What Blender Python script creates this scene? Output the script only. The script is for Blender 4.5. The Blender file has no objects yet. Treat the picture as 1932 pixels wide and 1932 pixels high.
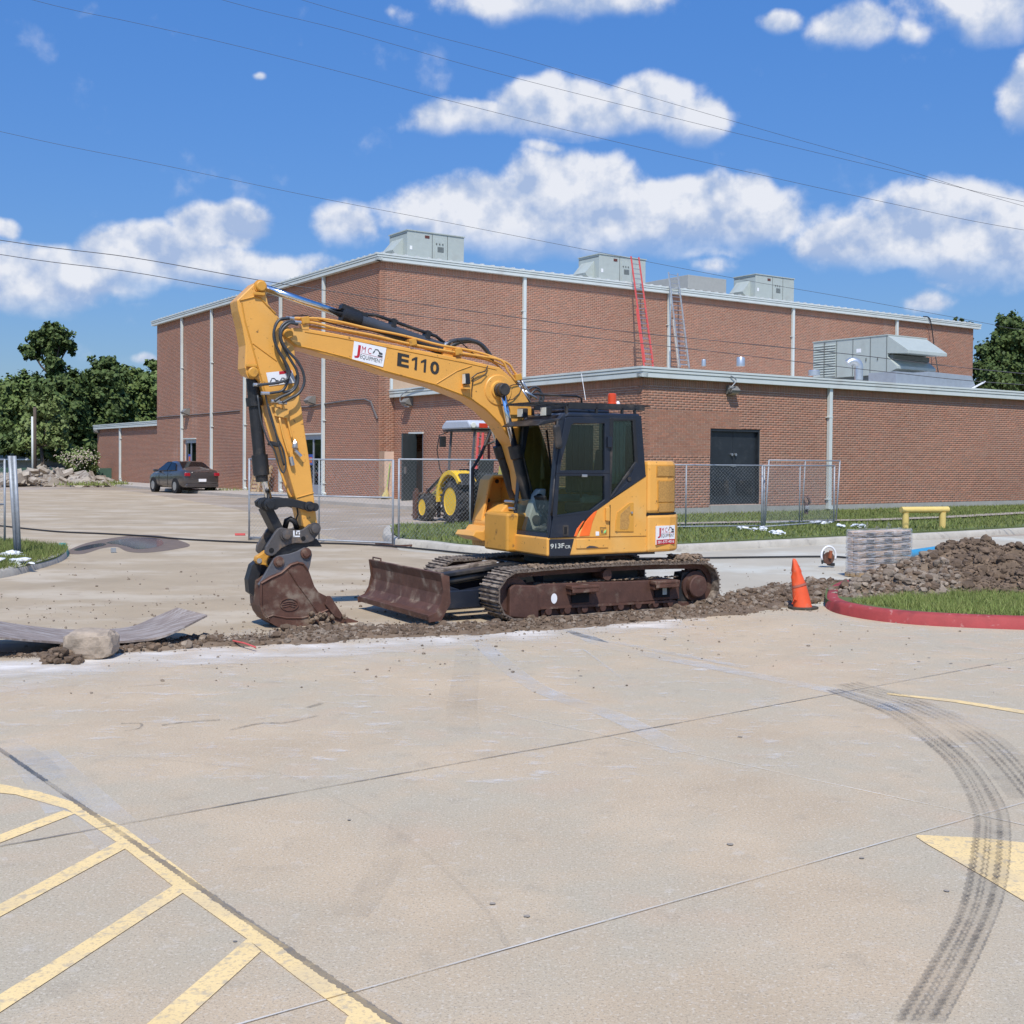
import bpy, bmesh, math, random
import numpy as np
from mathutils import Vector, Matrix
random.seed(7); rng = np.random.default_rng(7)
S = bpy.context.scene
COL = S.collection
rad = math.radians

# ------------------------------------------------------------------ camera
FPX, PCX, PCY, EYE = 2204.0, 966.0, 915.8, 2.0
PITCH, ROLL = rad(1.26), 0.0075
_fw = np.array([0, math.cos(PITCH), -math.sin(PITCH)])
_r0 = np.array([1.0, 0, 0]); _u0 = np.array([0, math.sin(PITCH), math.cos(PITCH)])
_rt = _r0*math.cos(ROLL)+_u0*math.sin(ROLL); _up = _u0*math.cos(ROLL)-_r0*math.sin(ROLL)
CAMP = np.array([0, 0, EYE])
cam = bpy.data.cameras.new('camera'); cob = bpy.data.objects.new('camera', cam); COL.objects.link(cob)
cam.sensor_width = 36; cam.lens = 36*FPX/1932
cam.shift_y = -(966-PCY)/1932
cam.clip_start = 0.1; cam.clip_end = 5000
M = Matrix(((_rt[0], _up[0], -_fw[0], 0), (_rt[1], _up[1], -_fw[1], 0), (_rt[2], _up[2], -_fw[2], EYE), (0, 0, 0, 1)))
cob.matrix_world = M
S.camera = cob

# ------------------------------------------------------------------ light
SUN_EL, SUN_AZ = rad(54), rad(181)       # azimuth measured clockwise from +Y, direction towards the sun
sd = Vector((math.sin(SUN_AZ)*math.cos(SUN_EL), math.cos(SUN_AZ)*math.cos(SUN_EL), math.sin(SUN_EL)))
sl = bpy.data.lights.new('sun', 'SUN'); so = bpy.data.objects.new('sun', sl); COL.objects.link(so)
sl.energy = 4.2; sl.angle = rad(0.53); sl.color = (1.0, 0.955, 0.88)
so.rotation_euler = sd.to_track_quat('Z', 'Y').to_euler(); so.location = (0, 0, 60)
S.view_settings.view_transform = 'Standard'; S.view_settings.look = 'None'
S.view_settings.gamma = 1; S.view_settings.exposure = 0.0
S.view_settings.use_curve_mapping = False

def ray(x, y): return _fw+_rt*(x-PCX)/FPX-_up*(y-PCY)/FPX
def G(x, y, z=0.0):
    d = ray(x, y); return CAMP+d*((z-EYE)/d[2])
def PL(x, y, o, n):
    d = ray(x, y); return CAMP+d*(np.dot(o-CAMP, n)/np.dot(d, n))

# ------------------------------------------------------------------ world: daylight sky with cumulus
W = bpy.data.worlds.new('World'); S.world = W; W.use_nodes = True
nt = W.node_tree; nt.nodes.clear()
def N(t, **k):
    n = nt.nodes.new(t)
    for a, b in k.items(): setattr(n, a, b)
    return n
def mth(op, a, b=None, c=None, clamp=False):
    n = N('ShaderNodeMath', operation=op, use_clamp=clamp)
    for i, v in enumerate((a, b, c)):
        if v is None: continue
        if isinstance(v, (int, float)): n.inputs[i].default_value = v
        else: nt.links.new(v, n.inputs[i])
    return n.outputs[0]
def vmt(op, a, b=None, c=None):
    n = N('ShaderNodeVectorMath', operation=op)
    for i, v in enumerate((a, b, c)):
        if v is None: continue
        if isinstance(v, (tuple, list)): n.inputs[i].default_value = v
        else: nt.links.new(v, n.inputs[i])
    return n
sky = N('ShaderNodeTexSky', sky_type='NISHITA'); sky.sun_disc = False
sky.sun_elevation = SUN_EL; sky.sun_rotation = SUN_AZ; sky.air_density = 1.0; sky.dust_density = 0.35; sky.ozone_density = 3.0
tc = N('ShaderNodeTexCoord'); sp = N('ShaderNodeSeparateXYZ'); nt.links.new(tc.outputs['Generated'], sp.inputs[0])
az = mth('ARCTAN2', sp.outputs[0], sp.outputs[1]); el = mth('ARCSINE', sp.outputs[2])
cb = N('ShaderNodeCombineXYZ'); nt.links.new(az, cb.inputs[0]); nt.links.new(el, cb.inputs[1])
def fbm(scale, detail, off=(0, 0, 0), rough=0.55, src=None):
    n = N('ShaderNodeTexNoise'); n.inputs['Scale'].default_value = scale; n.inputs['Detail'].default_value = detail
    n.inputs['Roughness'].default_value = rough
    nt.links.new(vmt('ADD', src or cb.outputs[0], off).outputs[0], n.inputs['Vector']); return n.outputs[0]
warp = N('ShaderNodeTexNoise'); warp.inputs['Scale'].default_value = 9; warp.inputs['Detail'].default_value = 3
nt.links.new(cb.outputs[0], warp.inputs['Vector'])
wv = vmt('SUBTRACT', warp.outputs['Color'], (0.5, 0.5, 0.5)).outputs[0]
wp = vmt('MULTIPLY_ADD', wv, (0.035, 0.028, 0), cb.outputs[0]).outputs[0]
blobs = [(1080,358,130,66,1.3),(905,398,165,58,1.2),(1300,392,190,58,1.25),(1130,430,360,52,1.25),(1425,352,44,38,1),(1420,410,100,46,1.05),
 (900,226,125,36,1),(1055,192,140,48,1.05),(1230,178,95,46,.95),(1310,215,66,42,.95),(1110,225,210,30,.9),(1030,278,44,13,.5),
 (1040,2,190,34,.9),(1882,28,60,44,.9),(1926,190,36,55,1),(1470,47,36,21,.8),(1600,50,78,40,.95),(1716,52,40,26,.55),
 (430,432,80,44,1.15),(280,478,125,46,1.15),(130,506,150,46,1.15),(60,545,120,40,1.05),(400,510,190,40,1),(645,420,66,46,.7),
 (1790,430,150,70,1.2),(1650,462,130,46,1.15),(1890,478,150,62,1.15),(1750,575,54,26,.65),(1340,498,52,24,.45),(5,427,26,18,.6),(270,668,26,12,.6),
 (740,15,40,26,.35),(483,135,14,9,.5),(165,40,46,26,.28)]
bl = []
for (x, y, rx, ry, s) in blobs:
    d = ray(x, y); d = d/np.linalg.norm(d)
    bl.append((math.atan2(d[0], d[1]), math.asin(d[2]), rx/FPX, ry/FPX, s))
r2 = random.Random(3)
for i in range(16):
    a = rad(28+i*19+r2.uniform(-6, 6)); bl.append((a if a < math.pi else a-2*math.pi, rad(r2.uniform(7, 32)), r2.uniform(.07, .17), r2.uniform(.02, .035), 1))
Wt = None; St = None
for (a, e, ra, re, s) in bl:
    v = vmt('SUBTRACT', wp, (a, e, 0)).outputs[0]
    v = vmt('MULTIPLY', v, (1/ra, 1/re, 0)).outputs[0]
    ln = vmt('LENGTH', v).outputs['Value']
    b = mth('MULTIPLY_ADD', ln, -s*.95, s*1.38)
    b = mth('MAXIMUM', b, 0)
    spn = N('ShaderNodeSeparateXYZ'); nt.links.new(v, spn.inputs[0])
    sv = mth('MULTIPLY', b, spn.outputs[1])
    Wt = b if Wt is None else mth('SMOOTH_MAX', Wt, b, 0.12)
    St = sv if St is None else mth('ADD', St, sv)
    Sw = b if (a, e) == (bl[0][0], bl[0][1]) else mth('ADD', Sw, b)
n1 = fbm(20, 8, (3, 1, 0), .54)
n2 = fbm(20, 5, (3.004, 1.014, 0), .50)
dens = mth('MULTIPLY_ADD', mth('SUBTRACT', n1, 0.5), 1.7, mth('MULTIPLY_ADD', Wt, 1.25, -0.32))
mask = N('ShaderNodeMapRange', interpolation_type='SMOOTHSTEP'); nt.links.new(dens, mask.inputs[0])
mask.inputs[1].default_value = -0.05; mask.inputs[2].default_value = 0.50
gate = mth('MINIMUM', mth('MULTIPLY', Wt, 6), 1.0)
mk = mth('MULTIPLY', mask.outputs[0], gate)
vert = mth('DIVIDE', St, mth('ADD', Sw, 0.02))
light = mth('MULTIPLY_ADD', mth('SUBTRACT', n1, n2), 4.5, mth('MULTIPLY_ADD', vert, 0.42, mth('MULTIPLY_ADD', n1, 0.9, 0.10)), clamp=True)
base_fade = N('ShaderNodeMapRange', interpolation_type='SMOOTHSTEP'); nt.links.new(vert, base_fade.inputs[0]); base_fade.inputs[1].default_value = -1.0; base_fade.inputs[2].default_value = -0.2; base_fade.inputs[3].default_value = 0.35
mk = mth('MULTIPLY', mk, base_fade.outputs[0])
lr = N('ShaderNodeValToRGB'); nt.links.new(light, lr.inputs[0])
lr.color_ramp.elements[0].color = (4.0, 5.1, 7.4, 1); lr.color_ramp.elements[1].color = (8.4, 8.6, 9.2, 1)
e_ = lr.color_ramp.elements.new(.45); e_.color = (5.9, 6.6, 8.1, 1)
tint = N('ShaderNodeMix', data_type='RGBA', blend_type='MULTIPLY'); tint.inputs[0].default_value = 1.0
nt.links.new(sky.outputs[0], tint.inputs[6])
# haze whitening rises towards the horizon
gr = N('ShaderNodeValToRGB'); nt.links.new(el, gr.inputs[0])
gr.color_ramp.elements[0].position = 0.0; gr.color_ramp.elements[0].color = (0.53, 0.59, 0.74, 1)
gr.color_ramp.elements[1].position = 0.5; gr.color_ramp.elements[1].color = (0.66, 1.25, 1.92, 1)
nt.links.new(gr.outputs[0], tint.inputs[7])
mx = N('ShaderNodeMix', data_type='RGBA'); nt.links.new(mth('MULTIPLY', mk, 0.95), mx.inputs[0])
nt.links.new(tint.outputs[2], mx.inputs[6]); nt.links.new(lr.outputs[0], mx.inputs[7])
bg = N('ShaderNodeBackground'); bg.inputs[1].default_value = 0.10
nt.links.new(mx.outputs[2], bg.inputs[0]); wo = N('ShaderNodeOutputWorld'); nt.links.new(bg.outputs[0], wo.inputs[0])

# ------------------------------------------------------------------ materials
MATS = {}
def mat(name, col, rough=0.7, metal=0.0, var=0.12, vscale=4.0, col2=None, c2scale=3.0, c2lo=0.5, c2hi=0.65, c2rough=None,
        bump=0.0, bscale=30.0, island=0.0, spec=0.5, alpha=None, streak=None, coord='Object', c3=None, coat=0.0):
    if name in MATS: return MATS[name]
    m = bpy.data.materials.new(name); m.use_nodes = True; t = m.node_tree; t.nodes.clear()
    def nn(tp, **k):
        n = t.nodes.new(tp)
        for a, b in k.items(): setattr(n, a, b)
        return n
    L = t.links.new
    out = nn('ShaderNodeOutputMaterial'); bs = nn('ShaderNodeBsdfPrincipled'); L(bs.outputs[0], out.inputs[0])
    bs.inputs['Roughness'].default_value = rough; bs.inputs['Metallic'].default_value = metal
    bs.inputs['Specular IOR Level'].default_value = spec; bs.inputs['Coat Weight'].default_value = coat
    tcn = nn('ShaderNodeTexCoord'); src = tcn.outputs[coord]
    if streak:
        mp = nn('ShaderNodeMapping'); mp.inputs['Scale'].default_value = streak; L(src, mp.inputs[0]); src2 = mp.outputs[0]
    else: src2 = src
    def noise(sc, det, s=None):
        n = nn('ShaderNodeTexNoise'); n.inputs['Scale'].default_value = sc; n.inputs['Detail'].default_value = det
        n.inputs['Roughness'].default_value = .6; L(s or src, n.inputs['Vector']); return n.outputs[0]
    n1 = noise(vscale, 6)
    mr = nn('ShaderNodeMapRange'); L(n1, mr.inputs[0]); mr.inputs[1].default_value = .3; mr.inputs[2].default_value = .7
    mr.inputs[3].default_value = 1-var; mr.inputs[4].default_value = 1+var
    mlt = nn('ShaderNodeMix', data_type='RGBA', blend_type='MULTIPLY'); mlt.inputs[0].default_value = 1
    mlt.inputs[6].default_value = (*col, 1)
    fac = mr.outputs[0]
    if island:
        gi = nn('ShaderNodeNewGeometry'); oi = nn('ShaderNodeObjectInfo')
        ad = nn('ShaderNodeMath', operation='ADD'); L(gi.outputs['Random Per Island'], ad.inputs[0]); L(oi.outputs['Random'], ad.inputs[1])
        fr = nn('ShaderNodeMath', operation='FRACT'); L(ad.outputs[0], fr.inputs[0])
        ma = nn('ShaderNodeMath', operation='MULTIPLY_ADD'); L(fr.outputs[0], ma.inputs[0]); ma.inputs[1].default_value = 2*island; ma.inputs[2].default_value = 1-island
        mm = nn('ShaderNodeMath', operation='MULTIPLY'); L(ma.outputs[0], mm.inputs[0]); L(fac, mm.inputs[1]); fac = mm.outputs[0]
    cbn = nn('ShaderNodeCombineColor'); [L(fac, cbn.inputs[i]) for i in range(3)]
    L(cbn.outputs[0], mlt.inputs[7]); cur = mlt.outputs[2]
    if island and c3:
        mi = nn('ShaderNodeMix', data_type='RGBA'); 
        f2 = nn('ShaderNodeMath', operation='MULTIPLY'); L(fr.outputs[0], f2.inputs[0]); f2.inputs[1].default_value = 7.31
        f3 = nn('ShaderNodeMath', operation='FRACT'); L(f2.outputs[0], f3.inputs[0])
        L(f3.outputs[0], mi.inputs[0]); L(cur, mi.inputs[6]); mi.inputs[7].default_value = (*c3, 1); cur = mi.outputs[2]
    if col2:
        n2 = noise(c2scale, 8, src2)
        r2_ = nn('ShaderNodeMapRange', interpolation_type='SMOOTHSTEP'); L(n2, r2_.inputs[0]); r2_.inputs[1].default_value = c2lo; r2_.inputs[2].default_value = c2hi
        mi = nn('ShaderNodeMix', data_type='RGBA'); L(r2_.outputs[0], mi.inputs[0]); L(cur, mi.inputs[6]); mi.inputs[7].default_value = (*col2, 1); cur = mi.outputs[2]
        if c2rough is not None:
            rr = nn('ShaderNodeMix', data_type='FLOAT'); L(r2_.outputs[0], rr.inputs[0]); rr.inputs[2].default_value = rough; rr.inputs[3].default_value = c2rough
            L(rr.outputs[0], bs.inputs['Roughness'])
            if metal:
                r3 = nn('ShaderNodeMix', data_type='FLOAT'); L(r2_.outputs[0], r3.inputs[0]); r3.inputs[2].default_value = metal; r3.inputs[3].default_value = 0.0
                L(r3.outputs[0], bs.inputs['Metallic'])
    L(cur, bs.inputs['Base Color'])
    if bump:
        nb = noise(bscale, 6); bp = nn('ShaderNodeBump'); bp.inputs['Strength'].default_value = bump; bp.inputs['Distance'].default_value = 0.02
        L(nb, bp.inputs['Height']); L(bp.outputs[0], bs.inputs['Normal'])
    if alpha is not None: bs.inputs['Alpha'].default_value = alpha
    MATS[name] = m; m['_'] = 1
    return m

def glassmat(name, tint=(.75, .85, .82), refl=1.0, opac=0.0, base=(0, 0, 0)):
    m = bpy.data.materials.new(name); m.use_nodes = True; t = m.node_tree; t.nodes.clear(); L = t.links.new
    o = t.nodes.new('ShaderNodeOutputMaterial'); tr = t.nodes.new('ShaderNodeBsdfTransparent'); tr.inputs[0].default_value = (*tint, 1)
    gl = t.nodes.new('ShaderNodeBsdfGlossy'); gl.inputs['Roughness'].default_value = .03
    df = t.nodes.new('ShaderNodeBsdfDiffuse'); df.inputs[0].default_value = (*base, 1)
    m0 = t.nodes.new('ShaderNodeMixShader'); m0.inputs[0].default_value = opac; L(tr.outputs[0], m0.inputs[1]); L(df.outputs[0], m0.inputs[2])
    fr = t.nodes.new('ShaderNodeFresnel'); fr.inputs[0].default_value = 1.5
    mu = t.nodes.new('ShaderNodeMath'); mu.operation = 'MULTIPLY'; L(fr.outputs[0], mu.inputs[0]); mu.inputs[1].default_value = refl
    mx_ = t.nodes.new('ShaderNodeMixShader'); L(mu.outputs[0], mx_.inputs[0]); L(m0.outputs[0], mx_.inputs[1]); L(gl.outputs[0], mx_.inputs[2])
    L(mx_.outputs[0], o.inputs[0]); return m

def markmat(name, col, dens=0.6, scale=20.0, amount=0.8, stretch=(1, 1, 1), rough=.85, soft=.12, fall=None):
    """paint, chalk or rubber lying broken on the ground: shows only where its own noise says so"""
    m = bpy.data.materials.new(name); m.use_nodes = True; t = m.node_tree; t.nodes.clear(); L = t.links.new
    o = t.nodes.new('ShaderNodeOutputMaterial'); tr = t.nodes.new('ShaderNodeBsdfTransparent')
    b = t.nodes.new('ShaderNodeBsdfPrincipled'); b.inputs['Base Color'].default_value = (*col, 1); b.inputs['Roughness'].default_value = rough
    b.inputs['Specular IOR Level'].default_value = .2
    tcn = t.nodes.new('ShaderNodeTexCoord'); mp = t.nodes.new('ShaderNodeMapping'); mp.inputs['Scale'].default_value = stretch
    n = t.nodes.new('ShaderNodeTexNoise'); n.inputs['Scale'].default_value = scale; n.inputs['Detail'].default_value = 6; n.inputs['Roughness'].default_value = .65
    L(tcn.outputs['Object'], mp.inputs[0]); L(mp.outputs[0], n.inputs['Vector'])
    mr = t.nodes.new('ShaderNodeMapRange'); th_ = 1-dens; src = n.outputs[0]
    if fall:      # dust thins out with distance from the line it was spilled along: (point, direction, width, offset)
        (px_, py_), (dx_, dy_), wd_, of_ = fall; vs = t.nodes.new('ShaderNodeVectorMath'); vs.operation = 'DOT_PRODUCT'; L(tcn.outputs['Object'], vs.inputs[0]); vs.inputs[1].default_value = (-dy_, dx_, 0)
        q = t.nodes.new('ShaderNodeMath'); q.operation = 'SUBTRACT'; L(vs.outputs['Value'], q.inputs[0]); q.inputs[1].default_value = -dy_*px_+dx_*py_+of_
        q2 = t.nodes.new('ShaderNodeMath'); q2.operation = 'DIVIDE'; L(q.outputs[0], q2.inputs[0]); q2.inputs[1].default_value = wd_
        q3 = t.nodes.new('ShaderNodeMath'); q3.operation = 'MULTIPLY'; L(q2.outputs[0], q3.inputs[0]); L(q2.outputs[0], q3.inputs[1])
        q4 = t.nodes.new('ShaderNodeMath'); q4.operation = 'MULTIPLY_ADD'; L(q3.outputs[0], q4.inputs[0]); q4.inputs[1].default_value = -.35; L(src, q4.inputs[2]); src = q4.outputs[0]
    L(src, mr.inputs[0])
    mr.inputs[1].default_value = th_-soft; mr.inputs[2].default_value = th_+soft; mr.inputs[3].default_value = 0; mr.inputs[4].default_value = amount
    n9 = t.nodes.new('ShaderNodeTexNoise'); n9.inputs['Scale'].default_value = 1.3; n9.inputs['Detail'].default_value = 3; L(tcn.outputs['Object'], n9.inputs['Vector'])
    m9 = t.nodes.new('ShaderNodeMapRange'); L(n9.outputs[0], m9.inputs[0]); m9.inputs[1].default_value = .36; m9.inputs[2].default_value = .60; m9.inputs[3].default_value = .25
    u9 = t.nodes.new('ShaderNodeMath'); u9.operation = 'MULTIPLY'; L(mr.outputs[0], u9.inputs[0]); L(m9.outputs[0], u9.inputs[1])
    mx_ = t.nodes.new('ShaderNodeMixShader'); L(u9.outputs[0], mx_.inputs[0]); L(tr.outputs[0], mx_.inputs[1]); L(b.outputs[0], mx_.inputs[2]); L(mx_.outputs[0], o.inputs[0])
    return m

YEL = mat('machine_yellow', (.78, .385, .075), .42, 0, .06, 2.5, col2=(.33, .17, .05), c2scale=3.2, c2lo=.60, c2hi=.86, c2rough=.8, bump=.05, bscale=60, coat=.1)
speckle_later = []
YELD = mat('machine_yellow_worn', (.64, .31, .045), .5, 0, .08, 3, col2=(.12, .07, .035), c2scale=7, c2lo=.56, c2hi=.75, c2rough=.85)
NAVY = mat('cab_navy', (.013, .018, .030), .42, 0, .15, 3, col2=(.07, .065, .06), c2scale=5, c2lo=.62, c2hi=.9, coat=.2)
BLK = mat('black_steel', (.018, .019, .021), .5, 0, .2, 5, col2=(.09, .075, .06), c2scale=8, c2lo=.58, c2hi=.85)
RUB = mat('black_rubber', (.017, .017, .018), .6, 0, .2, 8)
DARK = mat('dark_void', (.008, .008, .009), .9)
GRYP = mat('bucket_grey_paint', (.10, .10, .11), .55, 0, .15, 5, col2=(.17, .085, .05), c2scale=7, c2lo=.55, c2hi=.7, c2rough=.9, bump=.1)
RUST = mat('rusty_steel', (.13, .062, .042), .6, .3, .25, 6, col2=(.25, .19, .14), c2scale=5, c2lo=.5, c2hi=.72, c2rough=.9, bump=.15, bscale=40)
RUSTD = mat('rusty_frame', (.10, .048, .034), .65, .2, .25, 6, col2=(.20, .15, .11), c2scale=4, c2lo=.55, c2hi=.75, c2rough=.95, bump=.15)
SHOE = mat('muddy_track_shoe', (.17, .13, .10), .7, .2, .35, 9, col2=(.33, .27, .21), c2scale=9, c2lo=.42, c2hi=.6, c2rough=.95, bump=.3, bscale=50, island=.2)
CHR = mat('chrome_rod', (.75, .77, .8), .14, 1, .04)
STL = mat('bare_steel', (.55, .55, .54), .38, .9, .1)
HOSE = mat('hose_grey', (.045, .05, .055), .42, 0, .15)
ORG = mat('orange_stripe', (.95, .16, .02), .5)
WHT = mat('sign_white', (.82, .82, .82), .5, 0, .03)
RED = mat('sign_red', (.50, .015, .03), .5, 0, .03)
INK = mat('sign_ink', (.05, .055, .06), .6, 0, .03)
STEN = mat('stencil_black', (.03, .028, .025), .7, 0, .2)
LIME = mat('stage_green', (.25, .6, .2), .5)
GALV = mat('galvanised', (.36, .38, .40), .55, .3, .15, 12)
GALD = mat('galvanised_dull', (.32, .34, .35), .6, .3, .15, 12)
TRIM = mat('trim_cream', (.62, .66, .62), .5, 0, .04, 2, col2=(.42, .43, .40), c2scale=6, c2lo=.6, c2hi=.85)
HVAC = mat('hvac_grey_green', (.43, .47, .43), .5, .0, .05, 3, col2=(.33, .35, .32), c2scale=4, c2lo=.6, c2hi=.85)
HVAD = mat('hvac_dark_grey', (.13, .14, .13), .7)  # flat dark grey for seams, slots, ports, latches and bases
CONC = mat('kerb_concrete', (.47, .43, .36), .9, 0, .12, 3, col2=(.30, .27, .23), c2scale=5, c2lo=.52, c2hi=.75, bump=.25)
CONF = mat('foundation_concrete', (.36, .35, .31), .9, 0, .1, 2, bump=.2)
MORT = mat('mortar', (.68, .50, .38), .95, 0, .08, 1.5)
BRK = mat('brick_face', (.375, .170, .102), .88, 0, .14, .22, island=.13, c3=(.33, .178, .115), col2=(.44, .31, .24), c2scale=.7, c2lo=.56, c2hi=.85, streak=(1, 1, .12))

WOOD = mat('pallet_wood', (.42, .29, .16), .85, 0, .2, 8, island=.15)
YPNT = mat('bollard_yellow', (.72, .53, .17), .6, 0, .08, 6, col2=(.55, .42, .2), c2scale=8, c2lo=.6, c2hi=.8)
GLS = glassmat('cab_glass', (.74, .83, .79), 1.2, .04, (.05, .08, .07))
GLD = glassmat('dark_glass', (.06, .08, .10), 1.0, .3, (.01, .015, .02))

# ------------------------------------------------------------------ mesh builders
class MB:
    def __init__(s): s.v = []; s.f = []
    def add(s, vs, fs):
        o = len(s.v); s.v += [tuple(map(float, v)) for v in vs]; s.f += [tuple(i+o for i in f) for f in fs]; return s
    def box(s, c, d, rz=0.0, ry=0.0, rx=0.0):
        m = Matrix.Rotation(rz, 3, 'Z') @ Matrix.Rotation(ry, 3, 'Y') @ Matrix.Rotation(rx, 3, 'X')
        vs = []
        for x in (-.5, .5):
            for y in (-.5, .5):
                for z in (-.5, .5): vs.append(Vector(c)+m @ Vector((x*d[0], y*d[1], z*d[2])))
        return s.add(vs, [(0, 1, 3, 2), (4, 6, 7, 5), (0, 4, 5, 1), (2, 3, 7, 6), (0, 2, 6, 4), (1, 5, 7, 3)])
    def span(s, a, b): # axis aligned box between corners
        return s.box([(a[i]+b[i])/2 for i in range(3)], [abs(a[i]-b[i]) for i in range(3)])
    def prism(s, prof, y0, y1, ax='Y', both=True):
        n = len(prof)
        def P(p, t): return {'Y': (p[0], t, p[1]), 'X': (t, p[0], p[1]), 'Z': (p[0], p[1], t)}[ax]
        vs = [P(p, y0) for p in prof]+[P(p, y1) for p in prof]
        fs = [(i, (i+1) % n, (i+1) % n+n, i+n) for i in range(n)]
        fs += [tuple(range(n))[::-1], tuple(range(n, 2*n))]
        return s.add(vs, fs)
    def ring(s, a, b, y0, y1, ax='Y'):
        n = len(a)
        def P(p, t): return {'Y': (p[0], t, p[1]), 'X': (t, p[0], p[1]), 'Z': (p[0], p[1], t)}[ax]
        vs = [P(p, y0) for p in a]+[P(p, y0) for p in b]+[P(p, y1) for p in a]+[P(p, y1) for p in b]
        fs = []
        for i in range(n):
            j = (i+1) % n
            fs += [(i, j, j+n, i+n), (2*n+i, 3*n+i, 3*n+j, 2*n+j), (i, 2*n+i, 2*n+j, j), (n+i, n+j, 3*n+j, 3*n+i)]
        return s.add(vs, fs)
    def tube(s, pts, r, seg=8, cap=True, closed=False):
        pts = [Vector(p) for p in pts]; n = len(pts); vs = []; fs = []
        up = None
        for i, p in enumerate(pts):
            t = (pts[min(i+1, n-1)]-pts[max(i-1, 0)])
            if t.length < 1e-9: t = Vector((0, 0, 1))
            t.normalize()
            if up is None: up = Vector((0, 0, 1)) if abs(t.z) < .9 else Vector((1, 0, 0))
            a = t.cross(up).normalized(); b = a.cross(t).normalized(); up = b
            rr = r[i] if isinstance(r, (list, tuple)) else r
            for k in range(seg):
                an = 2*math.pi*k/seg; vs.append(p+(a*math.cos(an)+b*math.sin(an))*rr)
        for i in range(n-1):
            for k in range(seg):
                k2 = (k+1) % seg; fs.append((i*seg+k, i*seg+k2, (i+1)*seg+k2, (i+1)*seg+k))
        if cap: fs += [tuple(range(seg))[::-1], tuple(range((n-1)*seg, n*seg))]
        return s.add(vs, fs)
    def cyl(s, a, b, r, seg=16, r2=None): return s.tube([a, b], [r, r2 if r2 is not None else r], seg)
    def lathe(s, c, axis, prof, seg=24, cap=True): # prof: (dist along axis, radius)
        ax = Vector(axis).normalized(); u = ax.orthogonal().normalized(); w = ax.cross(u)
        vs = []; fs = []; n = len(prof)
        for (t, r) in prof:
            for k in range(seg):
                an = 2*math.pi*k/seg; vs.append(Vector(c)+ax*t+(u*math.cos(an)+w*math.sin(an))*r)
        for i in range(n-1):
            for k in range(seg):
                k2 = (k+1) % seg; fs.append((i*seg+k, i*seg+k2, (i+1)*seg+k2, (i+1)*seg+k))
        if cap: fs += [tuple(range(seg))[::-1], tuple(range((n-1)*seg, n*seg))]
        return s.add(vs, fs)
    def blob(s, c, r, sq=(1, 1, 1), sub=1, rough=.25, seed=None):
        vs, fs = ICO[sub]; rr = rng.uniform(1-rough, 1+rough, len(vs)); q = random.uniform(0, 6.28); cq, sq_ = math.cos(q), math.sin(q)
        out = []
        for v, k in zip(vs, rr):
            x, y, z = v[0]*k*r*sq[0], v[1]*k*r*sq[1], v[2]*k*r*sq[2]
            out.append((c[0]+x*cq-y*sq_, c[1]+x*sq_+y*cq, c[2]+z))
        return s.add(out, fs)
    def build(s, name, m, parent=None, smooth=False, bevel=0.0, kind=None, label=None, auto=None):
        me = bpy.data.meshes.new(name); me.from_pydata(s.v, [], s.f); me.materials.append(m)
        bm = bmesh.new(); bm.from_mesh(me); bmesh.ops.recalc_face_normals(bm, faces=bm.faces); bm.to_mesh(me); bm.free()
        o = bpy.data.objects.new(name, me); COL.objects.link(o)
        if smooth:
            for p in me.polygons: p.use_smooth = True
            if auto is not None: me.set_sharp_from_angle(angle=rad(auto))
        if bevel:
            b = o.modifiers.new('bevel', 'BEVEL'); b.width = bevel; b.segments = 2; b.limit_method = 'ANGLE'; b.angle_limit = rad(35)
        if parent is not None: attach(o, parent)
        if kind: o['kind'] = kind
        if label: o['label'] = label
        return o
ICO = {}
for sub in (1, 2, 3):
    bm = bmesh.new(); bmesh.ops.create_icosphere(bm, subdivisions=sub, radius=1); bm.verts.ensure_lookup_table()
    ICO[sub] = ([tuple(v.co) for v in bm.verts], [tuple(v.index for v in f.verts) for f in bm.faces]); bm.free()

def fastmesh(name, verts, quads, m, parent=None, kind=None, smooth=False):
    """verts (n,3) float, faces (k,4) or (k,3) int arrays"""
    me = bpy.data.meshes.new(name); k = quads.shape[1]
    me.vertices.add(len(verts)); me.vertices.foreach_set('co', verts.astype(np.float32).ravel())
    me.loops.add(quads.size); me.loops.foreach_set('vertex_index', quads.astype(np.int32).ravel())
    me.polygons.add(len(quads)); me.polygons.foreach_set('loop_start', np.arange(0, quads.size, k, dtype=np.int32))
    if smooth: me.polygons.foreach_set('use_smooth', np.ones(len(quads), bool))
    me.update(calc_edges=True); me.materials.append(m)
    o = bpy.data.objects.new(name, me); COL.objects.link(o)
    if parent is not None: attach(o, parent)
    if kind: o['kind'] = kind
    return o
WORLDMODE = set()
def attach(o, parent):
    """children of a WORLDMODE thing are modelled in scene coordinates"""
    o.parent = parent
    if parent.name in WORLDMODE:
        m = Matrix.Translation(parent.location) @ parent.rotation_euler.to_matrix().to_4x4()
        o.matrix_parent_inverse = m.inverted()
def tag(o, label=None, cat=None, group=None, kind=None):
    if label: o['label'] = label
    if cat: o['category'] = cat
    if group: o['group'] = group
    if kind: o['kind'] = kind
    return o
def empty(name, loc, rz=0.0, label=None, cat=None, group=None, world=False):
    o = bpy.data.objects.new(name, None); COL.objects.link(o); o.location = Vector([float(c) for c in loc]); o.rotation_euler = (0, 0, rz)
    o.empty_display_size = .2
    if world: WORLDMODE.add(o.name)
    return tag(o, label, cat, group)
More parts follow.
